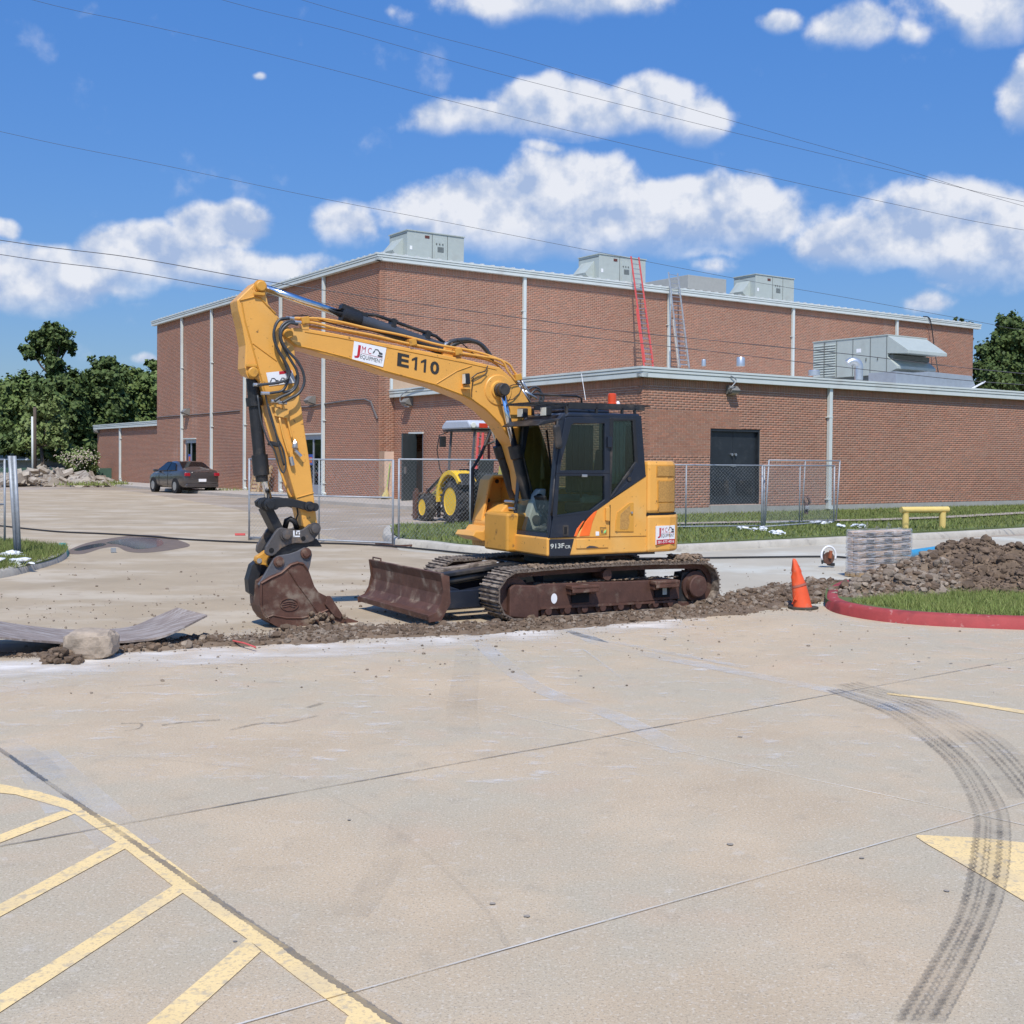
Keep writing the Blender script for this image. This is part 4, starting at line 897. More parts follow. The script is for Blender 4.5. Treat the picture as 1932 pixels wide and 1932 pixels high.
# --- arm cylinder above the boom
mb = MB(); a0 = E3(491, 540.5, YB); a1 = E3(648, 594, YB); a2 = E3(845, 662, YB)
MB().cyl(a0, a1, .045, 16).build('cylinder_rod', CHR, ex, smooth=True)
cyl = MB().cyl(a1+(a2-a1)*-.02, a2, .082, 20).build('arm_cylinder', mat('cylinder_slate', (.055, .062, .075), .42, 0, .15, 4), ex, smooth=True, auto=40)
mb = MB(); mb.lathe(a1-(a2-a1).normalized()*.03, (a2-a1), [(0, .085), (.01, .105), (.22, .105), (.26, .085)], 16); mb.box(a1+(a2-a1)*.09+Vector((0, 0, .08)), (.35, .12, .06), 0, -.35+.03); mb.build('gland', BLK, cyl, smooth=True, auto=30)
o_ = Vector((0, 0, .135)); mb = MB(); mb.tube([a1+(a2-a1)*t+o_*(1 if 0.15 < t < .9 else .6) for t in (.06, .15, .3, .5, .7, .88, .97)], .022, 8); mb.build('feed_pipe', BLK, cyl, smooth=True)
for t in (.45, .78):
    P = a1+(a2-a1)*t; MB().box(P+o_*.55, (.06, .14, .16), 0, -.3).build('pipe_clamp', BLK, cyl)
mb = MB(); mb.box(a2+Vector((-.02, 0, -.06)), (.28, .20, .20), 0, -.25); mb.build('cylinder_mount', YEL, boom, bevel=.02)
pipe([(840, 655), (850, 645), (880, 641), (905, 648), (920, 663), (930, 680)], .028, YB+.05, HOSE, 'hydraulic_hose', boom)
pipe([(846, 656), (870, 645), (900, 646), (918, 662), (926, 676)], .028, YB-.05, HOSE, 'hydraulic_hose', boom)
pipe([(862, 640), (880, 655), (900, 674)], .008, YB+.1, RUB, 'hose', boom)
MB().tube([E3(836, 659, YB+.05), E3(840, 649, YB+.05), E3(852, 646, YB+.05)], .024, 8).build('hose_fitting', STL, boom)
# --- bucket cylinder on the front of the arm
b0 = E3(475, 703, YB); b1 = E3(492, 883, YB); b2 = E3(509, 951, YB)
bc = MB().tube([b0+(b1-b0)*.06, b0+(b1-b0)*.9], .075, 18).build('bucket_cylinder', BLK, ex, smooth=True, auto=40)
MB().lathe(b0+(b1-b0)*.86, (b1-b0), [(0, .095), (.24, .095), (.25, .075), (.32, .07)], 18).build('gland', BLK, bc, smooth=True, auto=30)
MB().cyl(b0+(b1-b0)*.9, b2, .042, 14).build('cylinder_rod', CHR, ex, smooth=True)
MB().lathe(b0+(b1-b0)*.26, (b1-b0), [(0, .078), (0, .10), (.10, .10), (.10, .078)], 16).build('collar', BLK, bc)
# --- linkage
lk_ = [(505, 942), (520, 939), (543, 939.5), (560, 943), (580, 948), (588, 953), (589, 961), (583, 964), (574, 962), (556, 957), (540, 956), (520, 958), (507, 961), (499, 957), (497, 948)]
for yy in (YB+.165, YB-.165):
    MB().prism(prof(lk_, YB+.165), yy-.03, yy+.03).build('idler_link', BLK, ex, bevel=.008)
mb = MB(); P = E3(508, 952, YB); mb.lathe(P+Vector((0, -.21, 0)), (0, 1, 0), [(0, .055), (.42, .055)], 16); Q = E3(583, 955.5, YB); mb.lathe(Q+Vector((0, -.21, 0)), (0, 1, 0), [(0, .05), (.42, .05)], 16); mb.build('link_pin', BLK, ex, smooth=True, auto=30)
for P, r in ((E3(508, 952, YB+.19), .07), (E3(583, 955.5, YB+.19), .062), (E3(499, 951, YB+.10), .08)): MB().lathe(P, (0, 1, 0), [(0, r), (.03, r), (.035, r*.7), (.06, r*.65)], 18).build('pin_boss', BLK, ex, smooth=True, auto=30)
MB().prism(prof([(498, 962), (515, 960), (535, 998), (531, 1008), (520, 1006)], YB+.1), YB-.13, YB+.13).build('power_link', BLK, ex, bevel=.01)
mb = MB(); mb.tube([E3(537, 998, YB), E3(541, 982, YB+.05), E3(548, 979, YB+.08), E3(556, 984, YB+.1), E3(560, 996, YB+.05)], .035, 8); mb.tube([E3(557, 985, YB+.1), E3(562, 970, YB+.12), E3(560, 955, YB+.12)], .01, 6); mb.build('coupler_hose', RUB, ex, smooth=True)
# --- quick coupler
CPL = mat('coupler_steel', (.105, .095, .09), .55, .2, .2, 5, col2=(.28, .17, .08), c2scale=5, c2lo=.50, c2hi=.72, c2rough=.9, bump=.2)
cp = [(593.7, 987.5), (600, 991), (602, 999), (599.7, 1007.7), (589.2, 1021.2), (574.2, 1025), (558, 1024.5), (545.7, 1026.5), (530, 1034), (518.7, 1045.2), (512, 1049), (504, 1048), (499.2, 1043), (500.7, 1031.7), (510, 1017), (518.7, 1003.2), (524, 997), (530.7, 995.2), (540, 997), (548.7, 999.8), (560, 1000.5), (569.7, 999.3), (577, 994), (583, 989)]
qc = None
for yy in (YB+.165, YB-.165):
    o = MB().prism(prof(cp, YB+.165), yy-.025, yy+.025).build('quick_coupler', CPL, ex, bevel=.008)
    qc = qc or o
MB().prism(prof([(500, 1040), (520, 1005), (560, 1010), (590, 1015), (600, 1030), (575, 1030), (545, 1040), (520, 1055)], YB), YB-.15, YB+.15).build('coupler_body', BLK, qc, bevel=.01)
for x, y, r in ((538.2, 1008.5, .055), (593, 997, .055)): MB().lathe(E3(x, y, YB+.185), (0, 1, 0), [(-.01, r*1.3), (.03, r*1.3), (.03, r), (.06, r*.95), (.065, r*.6)], 20).build('pin', CPL, qc, smooth=True, auto=30)
for x, y, r in ((512, 1038.5, .024), (572, 1016, .022)): MB().lathe(E3(x, y, YB+.188), (0, 1, 0), [(0, r*1.3), (.006, r*1.3), (.007, r)], 16).build('bolt_hole', DARK, qc)
mb = MB()
for (a, b, c, d) in ((553, 1001, 556, 1013), (553, 1010.5, 566, 1013.2), (558.5, 1001, 561, 1008), (558.5, 1001, 566, 1003.4), (563.5, 1004.6, 566, 1008.5)):
    mb.add([E3(a, d, YB+.1925), E3(c, d, YB+.1925), E3(c, b, YB+.1925), E3(a, b, YB+.1925)], [(0, 1, 2, 3)])
mb.build('coupler_mark', WHT, qc)
MB().prism(prof([(500, 1038), (492, 1044), (482, 1050), (480, 1058), (484, 1064), (499, 1066), (505, 1070), (503, 1056), (510, 1046)], YB), YB-.05, YB+.05).build('lifting_eye', YELD, qc, bevel=.008)
MB().lathe(E3(489, 1058, YB+.05), (0, 1, 0), [(0, .03), (.01, .03), (.011, .018)], 14).build('eye_pin', STL, qc)
# --- bucket
HW = .185; yn = YB+HW
bs = [(562.2, 1060), (572, 1061), (581.7, 1073), (593.7, 1106.7), (601.2, 1117.2), (616.2, 1125), (632, 1146), (644.7, 1163.7), (657, 1181), (652, 1185), (641.7, 1186.5), (584.7, 1189), (554.7, 1189), (532, 1185.5), (518.7, 1179.5), (505, 1170.5), (496, 1158), (491, 1144), (490, 1127.7), (491, 1111), (491.7, 1100), (510, 1088), (530.7, 1079.7), (548, 1064)]
bk = None
Pn = prof(bs, yn)
for yy in (yn-.015, YB-HW+.015):
    o = MB().prism(Pn, yy-.015, yy+.015).build('bucket', RUST, ex, bevel=.006); 
    if bk is None: bk = o
shell = prof([(657, 1181), (652, 1185.5), (641.7, 1187), (584.7, 1189.4), (554.7, 1189.6), (532, 1186), (518.7, 1180), (505, 1171), (495.5, 1158.5), (490.5, 1144), (489.5, 1127.7), (490.5, 1110), (491.7, 1098), (510, 1087), (530.7, 1078.7), (548, 1063), (562.2, 1059)], yn)
c_ = np.mean(shell, 0); inner = [tuple(np.array(p)*.955+c_*.045) for p in shell]
mb = MB(); n = len(shell); v = [(p[0], t, p[1]) for t in (YB-HW-.004, yn+.004) for p in shell]+[(p[0], t, p[1]) for t in (YB-HW-.004, yn+.004) for p in inner]
f = []
for i in range(n-1): f += [(i, i+1, n+i+1, n+i), (2*n+i, 3*n+i, 3*n+i+1, 2*n+i+1), (i, 2*n+i, 2*n+i+1, i+1), (n+i, n+i+1, 3*n+i+1, 3*n+i)]
f += [(0, n, 3*n, 2*n), (n-1, 3*n-1, 4*n-1, 2*n-1)]; mb.add(v, f); mb.build('bucket_shell', RUST, bk)
rim = MB(); ribbon3(rim, [(493, 1101), (512, 1090), (531, 1081.5), (549, 1066), (562, 1062), (572, 1064), (580, 1075)], .014, yn+.004)
ribbon3(rim, [(543, 1074), (560, 1101), (585, 1134), (601, 1158)], .010, yn+.004); ribbon3(rim, [(502, 1166), (515, 1161), (540, 1166), (570, 1166), (602, 1158), (620, 1150)], .011, yn+.004); ribbon3(rim, [(494, 1104), (493, 1127), (494, 1144), (500, 1158), (508, 1169)], .014, yn+.004)
rim.build('wear_rib', RUST, bk)
oc = [E3(545.7+17*math.cos(t), 1140.5+11.5*math.sin(t)-(0), yn+.006) for t in np.linspace(0, 2*math.pi, 25)]
mb = MB(); mb.tube(oc, .007, 5)
for dy in (-4.2, 0, 4.2): mb.tube([E3(545.7-14+abs(dy)*.6, 1140.5+dy+1, yn+.006), E3(545.7, 1140.5+dy-1.5, yn+.006), E3(545.7+14-abs(dy)*.6, 1140.5+dy+1, yn+.006)], .004, 4)
mb.build('cast_emblem', RUST, bk)
er = [(574.2, 1032.5), (582, 1034), (587, 1039), (588.5, 1046.7), (585, 1066), (582, 1076), (572, 1070), (555, 1066), (540, 1084), (510, 1100), (494, 1108), (486, 1103), (491.7, 1096), (508, 1068), (516.5, 1053), (521, 1049.5), (526, 1048), (545, 1045), (560, 1040)]
for yy in (YB+.15, YB-.15):
    e_ = MB().prism(prof(er, YB+.16), yy-.022, yy+.022).build('bucket_ear', GRYP, bk, bevel=.008)
MB().prism(prof([(476, 1120), (474, 1096), (482, 1068), (494, 1058), (500, 1075), (492, 1100), (490, 1130)], YB+.1), YB-.17, YB-.02).build('bucket_back_plate', BLK, bk)
for x, y in ((576.5, 1043.7), (525.5, 1060)): MB().lathe(E3(x, y, YB+.172), (0, 1, 0), [(-.34, .05), (0, .05), (0, .065), (.02, .065), (.025, .045), (.04, .04)], 18).build('bucket_pin', RUST, bk, smooth=True, auto=30)
for k in range(4):
    y = YB-HW+.04+k*(2*HW-.08)/3; P = Vector((EY(652, 1183, yn)[0], y, .03)); mb = MB(); mb.prism([(P.x+.05, .075), (P.x+.05, -.0), (P.x-.16, -.01), (P.x-.17, .01)], y-.03, y+.03); mb.build('bucket_tooth', STL if 0 else RUST, bk)
MB().prism(prof([(616, 1124), (622, 1124), (645, 1160), (641, 1167), (630, 1163), (612, 1140)], yn), yn, yn+.03).build('side_cutter', RUST, bk, bevel=.006)
cl = MB()
for k in range(26): a = random.random(); cl.blob((EY(585+a*70, 1185, yn)[0], yn+random.uniform(-.02, .08), random.uniform(.0, .16*(1-a*.4))), random.uniform(.02, .05), (1, 1, .8), 1, .35)
DIRT = mat('dirt_clods', (.235, .17, .115), .98, 0, .25, 3, island=.25, c3=(.17, .12, .08), bump=.5, bscale=25)
cl.build('stuck_dirt', DIRT, bk, kind='stuff')

# --- undercarriage
def track(y0, sgn):
    """closed chain of shoes round sprocket and idler; y0 = centre line of the track"""
    r0 = .285; zc = .335; xf, xr = 1.30, -1.50; pts = []
    # top run sags, bottom run flat
    for t in np.linspace(0, 1, 30): pts.append((xf-(xf-xr)*t, zc+r0+.02*math.sin(t*math.pi)*1.2))
    for a in np.linspace(90, 270, 16)[1:-1]: pts.append((xr+r0*1.02*math.cos(rad(a)), zc+r0*math.sin(rad(a))))
    for t in np.linspace(0, 1, 30): pts.append((xr+(xf-xr)*t, zc-r0))
    for a in np.linspace(-90, 90, 16)[1:-1]: pts.append((xf+r0*1.1*math.cos(rad(a)), zc+r0*math.sin(rad(a))))
    P = np.array(pts+[pts[0]]); d = np.r_[0, np.cumsum(np.linalg.norm(np.diff(P, axis=0), axis=1))]
    n = 48; ss = np.linspace(0, d[-1], n+1)[:-1]; X = np.interp(ss, d, P[:, 0]); Z = np.interp(ss, d, P[:, 1])
    X2 = np.interp((ss+.02) % d[-1], d, P[:, 0]); Z2 = np.interp((ss+.02) % d[-1], d, P[:, 1])
    rootb = MB(); w = .235
    # inner belt of links
    m_ = MB(); q = len(P)-1; v = []; f = []
    for i in range(q):
        t = P[(i+1) % q]-P[i-1]; t /= np.linalg.norm(t); nn = np.array([t[1], -t[0]])*-1
        if i == 0: pass
        for yy in (-.09, .09):
            for o in (0, .075):
                cdir = np.array([P[i][0]-(-.1), P[i][1]-zc]); s_ = -1 if nn@cdir > 0 else 1
                v.append((P[i][0]+nn[0]*o*s_, y0+yy, P[i][1]+nn[1]*o*s_))
    for i in range(q):
        a = i*4; b = ((i+1) % q)*4; f += [(a, b, b+2, a+2), (a+1, a+3, b+3, b+1), (a+2, b+2, b+3, a+3), (a, a+1, b+1, b)]
    m_.add(v, f); tr = m_.build('track', RUSTD, ex)
    pl = d[-1]/n; sh = MB(); a_ = pl*.54
    sh.add([(-a_, -w, 0), (a_, -w, 0), (a_, w, 0), (-a_, w, 0), (-a_, -w, .018), (a_, -w, .018), (a_, w, .018), (-a_, w, .018)], [(0, 3, 2, 1), (4, 5, 6, 7), (0, 1, 5, 4), (1, 2, 6, 5), (2, 3, 7, 6), (3, 0, 4, 7)])
    for gx in (-a_*.55, 0.0, a_*.75): sh.box((gx, 0, .028), (.016, 2*w, .026))
    me = None
    for i in range(n):
        tx, tz = X2[i]-X[i], Z2[i]-Z[i]; ang = math.atan2(tz, tx)
        if me is None: o = sh.build('track_shoe', SHOE, tr); me = o.data
        else: o = bpy.data.objects.new('track_shoe', me); COL.objects.link(o); o.parent = tr
        # outward normal of travel direction: path runs backwards on top, so outward is +90 deg of (-t)
        o.location = (X[i]+random.uniform(-.003, .003), y0, Z[i]+random.uniform(-.004, .004)); o.rotation_euler = (0, -ang+math.pi, 0)
    return tr
tn = track(.845, 1); tf = track(-.845, -1)
for y0, s, tr in ((.845, 1, tn), (-.845, -1, tf)):
    yo = y0+s*.15
    fr = [(1.10, .43), (.98, .46), (-1.16, .42), (-1.18, .16), (.95, .145), (1.12, .10)]
    MB().prism(fr, y0-.14, y0+.17*s if s > 0 else y0+.14).build('track_frame', RUSTD, tr, bevel=.012)
    MB().prism([(1.44, .43), (1.38, .47), (1.02, .44), (1.02, .03), (1.06, .02), (1.44, .075)], y0-.17, y0+.175).build('idler_guard', RUSTD, tr, bevel=.02)
    MB().box((-.05, y0+s*.175, .148), (2.1, .012, .028), 0, -.012).build('frame_flange', RUST, tr)
    MB().lathe((1.34, y0-.1, .33), (0, 1, 0), [(0, .22), (.2, .22)], 28).build('idler_wheel', RUSTD, tr, smooth=True, auto=30)
    sp_ = [((.235 if k % 2 else .20)*math.cos(k*math.pi/22), (.235 if k % 2 else .20)*math.sin(k*math.pi/22)) for k in range(44)]
    MB().prism([(-1.49+p[0], .33+p[1]) for p in sp_], y0-.03, y0+.03).build('sprocket', RUSTD, tr)
    MB().lathe((-1.47, y0-.1*s, .315), (0, s, 0), [(0, .20), (.22, .20), (.225, .155), (.30, .15), (.31, .135)], 28).build('travel_motor', RUSTD, tr, smooth=True, auto=30)
    MB().prism([(-1.28, .50), (-1.60, .52), (-1.70, .40), (-1.68, .20), (-1.45, .10), (-1.2, .12)], y0-.08, y0+.09).build('sprocket_guard', BLK, tr)
    for x in (.88, .60, .34, .06, -.22, -.50, -.78, -1.02): MB().lathe((x, y0-.13, .115), (0, 1, 0), [(0, .085), (.05, .085), (.06, .06), (.2, .06), (.21, .085), (.26, .085), (.28, .05), (.31, .045)], 16).build('track_roller', RUSTD, tr, smooth=True, auto=30)
    MB().lathe((-.02, y0-.12, .53), (0, 1, 0), [(0, .07), (.27, .07)], 16).build('carrier_roller', RUSTD, tr, smooth=True, auto=30)
    if s > 0:
        for cx_, w_ in ((.42, .42), (-.87, .40)):
            mb = MB(); mb.box((cx_, yo+.09, .405), (w_, .16, .05)); mb.box((cx_, yo+.16, .375), (w_*.95, .02, .075)); mb.box((cx_-w_*.36, yo+.06, .36), (w_*.2, .1, .1)); mb.box((cx_+w_*.36, yo+.06, .36), (w_*.2, .1, .1))
            st = mb.build('step', RUST, tr, bevel=.01); MB().box((cx_+.0, yo+.04, .27), (w_*.6, .02, .14)).build('step_hollow', DARK, st)
        MB().prism([(.80+.045*math.cos(t), .27+.065*math.sin(t)) for t in np.linspace(0, 5.8, 12)], yo+.022, yo+.026).build('white_sticker', WHT, tr)
        MB().box((-.90, yo+.056, .30), (.07, .004, .13)).build('white_sticker', mat('sticker_worn', (.4, .45, .42), .7), tr)
    MB().box((-.42, y0+s*.0, .08), (.34, .2, .12)).build('chain_guide', RUSTD, tr, bevel=.01)
dm = MB()
for k in range(300):
    x = random.uniform(-1.7, 1.1); dm.blob((x, .845+random.uniform(-.2, .2), .665+.02*math.sin((1.3-x)/2.8*math.pi)), random.uniform(.012, .035), (1.3, 1.3, .6), 1, .4)
for k in range(60): dm.blob((random.uniform(-1.55, -1.15), .845+random.uniform(-.15, .2), .68+random.uniform(0, .05)), random.uniform(.02, .05), (1.3, 1.3, .6), 1, .4)
for k in range(120): dm.blob((random.uniform(-1.2, 1.0), .87+random.uniform(0, .1), .455), random.uniform(.01, .03), (1.5, 1, .5), 1, .4)
dm.build('stuck_dirt', DIRT, tn, kind='stuff')
mb = MB(); mb.box((0, 0, .50), (1.5, 1.35, .30)); mb.box((.75, 0, .42), (.5, .9, .26)); cf = mb.build('carbody', BLK, ex, bevel=.03)
mb = MB(); mb.lathe((0, 0, .62), (0, 0, 1), [(0, .55), (.14, .55), (.14, .50), (.22, .50)], 40); mb.build('swing_bearing', BLK, ex, smooth=True, auto=30)
# --- dozer blade
bl_ = [(2.56, .17), (2.47, .19), (2.40, .27), (2.365, .40), (2.37, .55), (2.41, .655), (2.375, .66), (2.33, .55), (2.325, .40), (2.36, .25), (2.44, .15), (2.55, .10)]
blade = MB().prism(bl_, -1.08, 1.08).build('dozer_blade', RUST, ex, bevel=.006)
for y in (-1.07, 1.07): MB().prism([(2.57, .16), (2.47, .2), (2.41, .3), (2.38, .45), (2.41, .655), (2.30, .62), (2.28, .3), (2.40, .10), (2.56, .09)], y-.012, y+.012).build('blade_end_plate', RUST, blade)
MB().box((2.50, 0, .145), (.10, 2.16, .02), 0, .35).build('cutting_edge', RUST, blade)
mb = MB(); mb.tube([(2.39, -.98, .655), (2.39, -.98, .69), (2.39, -.72, .69), (2.39, -.72, .655)], .010, 6); mb.build('blade_handle', RUST, blade)
for y in (-.42, .42):
    MB().prism([(2.33, .28), (2.33, .16), (1.55, .20), (.9, .30), (.9, .46), (1.6, .38)], y-.09, y+.09).build('blade_arm', NAVY, ex, bevel=.012)
    MB().prism([(2.33, .46), (2.2, .50), (1.85, .38), (1.85, .25), (2.33, .25)], y-.06, y+.06).build('blade_bracket', NAVY, ex, bevel=.01)
mb = MB(); mb.box((1.95, 0, .27), (.3, .95, .12)); mb.build('blade_crossmember', NAVY, ex, bevel=.02)
mb = MB(); mb.box((1.6, .55, .27), (1.0, .06, .22)); mb.build('blade_side_plate', NAVY, ex, bevel=.01)
for y, mm_ in ((-.20, SHOE), (.20, BLK)):
    MB().box((1.50, y, .585), (1.05, .17, .05), 0, .10).build('cylinder_cover', mm_, ex, bevel=.01)
    MB().cyl((2.15, y, .43), (1.0, y, .56), .05, 12).build('blade_cylinder', BLK, ex, smooth=True)
    for xx in (.93, 2.12): MB().lathe((xx, y-.12, .585 if xx < 1.5 else .45), (0, 1, 0), [(0, .075), (.24, .075)], 16).build('pin_boss', BLK, ex, smooth=True, auto=30)
# --- house
def H(*a): return a
yS = 1.0
sk = [(.87, .80), (.87, 1.02), (-.62, 1.02), (-.62, .80)]
mb = MB(); mb.prism([(.90, yS), (.90, .06), (.70, .06), (.70, -.35), (-.65, -.35), (-.65, yS)], .80, 1.03, 'Z')
body = mb.build('house_skirt', YEL, ex, bevel=.02)
MB().prism([(.86, .96), (.86, .10), (.6, -.9), (-.8, -.9), (-.8, .96)], .77, .80, 'Z').build('floor_pan', BLK, ex)
# rear body & counterweight
MB().prism([(-.66, .96), (-.66, -1.0), (.35, -1.0), (.35, -.32), (.0, -.32), (-.2, .05), (-.585, .05), (-.585, .96)], .98, 1.62, 'Z').build('engine_hood', YEL, ex, bevel=.03)
def arcpts(r, x0, y0, y1, n=14): # tail swing arc between the two sides
    pts = []
    for t in np.linspace(0, 1, n):
        y = y0+(y1-y0)*t; pts.append((x0-math.sqrt(max(r*r-y*y, 0)), y))
    return pts
cw = [(-.625, 1.03)]+[(-.80, 1.035), (-1.00, 1.02), (-1.14, .97), (-1.25, .86), (-1.35, .62), (-1.41, .28), (-1.42, 0), (-1.41, -.28), (-1.35, -.62), (-1.25, -.86), (-1.14, -.97), (-1.00, -1.02), (-.80, -1.035), (-.625, -1.03)]
cwu = [(x if i in (0, len(cw)-1) else x+.04, y*.985) for i, (x, y) in enumerate(cw)]
CWt = MB().prism(cw, .80, 1.29, 'Z').build('counterweight', YEL, ex, bevel=.035)
MB().prism(cwu, 1.30, 2.0, 'Z').build('rear_hood', YEL, ex, bevel=.05)
mb = MB(); mb.prism([(x*.985, y*.985) for x, y in cw], 1.28, 1.31, 'Z'); mb.build('seam', DARK, CWt)
MESHM = mat('grille_mesh', (.50, .27, .07), .6, 0, .12, 40, col2=(.40, .21, .055), c2scale=60, c2lo=.45, c2hi=.6)
def panelY(name, pts, t, m, parent, yl=None, y0=None):
    y0 = yl; return MB().prism(prof(pts, y0), y0-.01, y0+t).build(name, m, parent, bevel=.005)
# grilles lie on the curved corner: place as short arcs
def arcpanel(name, a0, a1, z0, z1, m, parent, off=.012):
    path = cwu[1:6]; P = np.array(path); d = np.r_[0, np.cumsum(np.linalg.norm(np.diff(P, axis=0), axis=1))]; q = []
    for s_ in np.linspace(a0, a1, 7):
        x = np.interp(s_, d, P[:, 0]); y = np.interp(s_, d, P[:, 1]); x2 = np.interp(s_+.03, d, P[:, 0]); y2 = np.interp(s_+.03, d, P[:, 1]); t = np.array([x2-x, y2-y]); t /= np.linalg.norm(t)+1e-9
        n_ = np.array([-t[1], t[0]]); n_ = n_ if n_@np.array([-1, 1]) > 0 else -n_; q.append((x+n_[0]*off, y+n_[1]*off))
    k = len(q); mb = MB(); v = [(*p, z0) for p in q]+[(*p, z1) for p in q]; mb.add(v, [(i, i+1, k+i+1, k+i) for i in range(k-1)])
    o = mb.build(name, m, parent); s = o.modifiers.new('solid', 'SOLIDIFY'); s.thickness = .02; return o
for (z0, z1, a) in ((1.80, 1.93, .02), (1.46, 1.73, .04), (1.33, 1.44, .05)):
    arcpanel('grille_frame', a-.012, .42, z0-.012, z1+.012, YELD, CWt, .006); arcpanel('grille', a, .41, z0, z1, MESHM, CWt, .014)
# rear sign
P0 = Vector((-.86, 1.035, .93)); dx = Vector((-.22, -.075, 0)).normalized(); 
P0 = Vector((-.75, 1.062, .90)); dx = Vector((-1, -.17, 0)).normalized(); up_ = Vector((0, 0, 1)); Ls, Hs = .35, .245
mb = MB(); nn_ = dx.cross(up_); q = [P0, P0+dx*Ls, P0+dx*Ls+up_*Hs, P0+up_*Hs]; mb.add(q+[p-nn_*.02 for p in q], [(0, 1, 2, 3), (4, 7, 6, 5), (0, 4, 5, 1), (1, 5, 6, 2), (2, 6, 7, 3), (3, 7, 4, 0)]); sg2 = mb.build('sign', WHT, CWt)
jmc_sign(sg2, P0+nn_*.002, dx, up_, Ls, Hs, True)
mb = MB(); q = [P0+nn_*.0015, P0+nn_*.0015+dx*Ls, P0+nn_*.0015+dx*Ls+up_*Hs*.26, P0+nn_*.0015+up_*Hs*.26]; mb.add(q, [(0, 1, 2, 3)]); mb.build('sign_band', RED, sg2)
textmesh('phone_number', '281-577-4016', WHT, sg2, P0+nn_*.003+dx*Ls*.05+up_*Hs*.06, dx, up_, Ls*.9, Hs*.15, off=.012)
# yellow side door & navy lower cab
sp1 = [(1083, 1013.5), (1119.4, 965.7), (1149, 944.5), (1217.6, 897), (1217.6, 1011)]
side = panelY('side_door', sp1, .03, YEL, ex, yS-.02)
MB().prism([(-.60, 1.02), (-.60, 1.78), (-.03, 1.44), (.25, 1.26), (.50, 1.02)], yS-.08, yS-.03).build('side_body', YEL, ex)
pn = [(1161, 981), (1164, 966), (1186, 948), (1194, 948), (1194, 1003), (1159, 1003)]
panelY('filter_door', pn, .022, YELD, side, yS+.0)
panelY('grille', [(1169, 999), (1170, 970), (1188, 953), (1190, 967), (1186, 975), (1188, 985), (1184, 999)], .006, MESHM, side, yS+.018)
MB().lathe(E3(1193-2, 967, yS+.02), (0, 1, 0), [(0, .016), (.02, .016)], 12).build('latch', STL, side)
panelY('hinge', [(1141, 958), (1148, 957), (1148, 983), (1141, 982)], .035, YEL, side, yS+.01)
mb = MB(); mb.box((EY(1149.5, 990, yS)[0], yS+.012, 1.22), (.008, .012, .42)); mb.build('door_gap', DARK, side)
panelY('orange_stripe', [(1093, 1012), (1097, 1000), (1104, 985), (1119, 967), (1127, 962.5), (1118, 985), (1112, 1011)], .004, ORG, side, yS+.012)
panelY('orange_stripe', [(1083, 1012), (1088, 998), (1099, 984), (1103, 982), (1094, 997), (1088, 1012)], .004, ORG, ex, yS+.015)
panelY('stage_badge', [(1131, 993), (1145, 993), (1145, 1009), (1131, 1010)], .003, YELD, side, yS+.012)
textmesh('badge_lettering', 'STAGE', INK, side, E3(1132.5, 997.5, yS+.018), (-1, 0, 0), up_, .09, .02, off=.01)
textmesh('badge_lettering', 'V', INK, side, E3(1133, 1007.5, yS+.018), (-1, 0, 0), up_, .045, .06, off=.03)
panelY('badge_leaf', [(1139, 1007), (1140, 1002), (1144.5, 999), (1143, 1005)], .002, LIME, side, yS+.018)
panelY('white_sticker', [(1124, 1003), (1130.5, 1003), (1130.5, 1011), (1124, 1011)], .003, WHT, side, yS+.012)
panelY('model_panel', [(1036.5, 1018), (1083, 1016.5), (1075, 1049), (1036.5, 1050)], .003, NAVY, body, yS+.006)
textmesh('model_number', '913F', mat('decal_grey', (.55, .56, .50), .5), body, E3(1038.5, 1035.5, yS+.012), (-1, 0, .02), up_, .205, .062, off=.02)
textmesh('model_number', 'CR', mat('decal_grey', (.55, .56, .50), .5), body, E3(1066, 1035, yS+.012), (-1, 0, .02), up_, .085, .04, off=.02)
panelY('tool_hatch', [(1087, 1017.5), (1147, 1015.5), (1147, 1033), (1087, 1035)], .010, YEL, body, yS+.004)
panelY('paint_loss', [(1106, 1032.5), (1112, 1029), (1122, 1030), (1131, 1032.5), (1128, 1033.5), (1106, 1034.5)], .002, INK, body, yS+.013)
# navy lower cab wall with door pull
low = [(1035.2, 1014.8), (1041.5, 972), (1050, 974), (1114, 965.5), (1139.4, 945), (1149, 944.6), (1119.4, 965.7), (1097, 985), (1083, 1012.5)]
cab = panelY('cab', low, .035, NAVY, ex, yS-.02)
panelY('door_pull', [(1062, 991), (1072, 990.6), (1072, 1012-1), (1062, 1011.5)], .012, BLK, cab, yS+.012); panelY('pull_recess', [(1064.5, 994), (1070, 993.8), (1070, 1008), (1064.5, 1008)], .003, DARK, cab, yS+.026)
def ringY(name, a, b, y0, y1, m, par_, yl): return MB().ring(prof(a, yl), prof(b, yl), y0, y1).build(name, m, par_, bevel=.008)
ringY('door_frame', [(1065, 789), (1072, 786.5), (1149, 787.5), (1149, 893.5), (1048.5, 893.5), (1051, 870)], [(1077, 802), (1082, 799), (1139.4, 799), (1139.4, 887.5), (1056, 887.5), (1058, 870)], yS-.04, yS+.02, NAVY, cab, yS)
ringY('door_frame', [(1048.5, 893.5), (1149, 893.5), (1149, 944.5), (1116, 968.5), (1041, 975)], [(1054.5, 898), (1139.4, 898), (1139.4, 942.5), (1113, 963), (1050, 972)], yS-.04, yS+.018, NAVY, cab, yS)
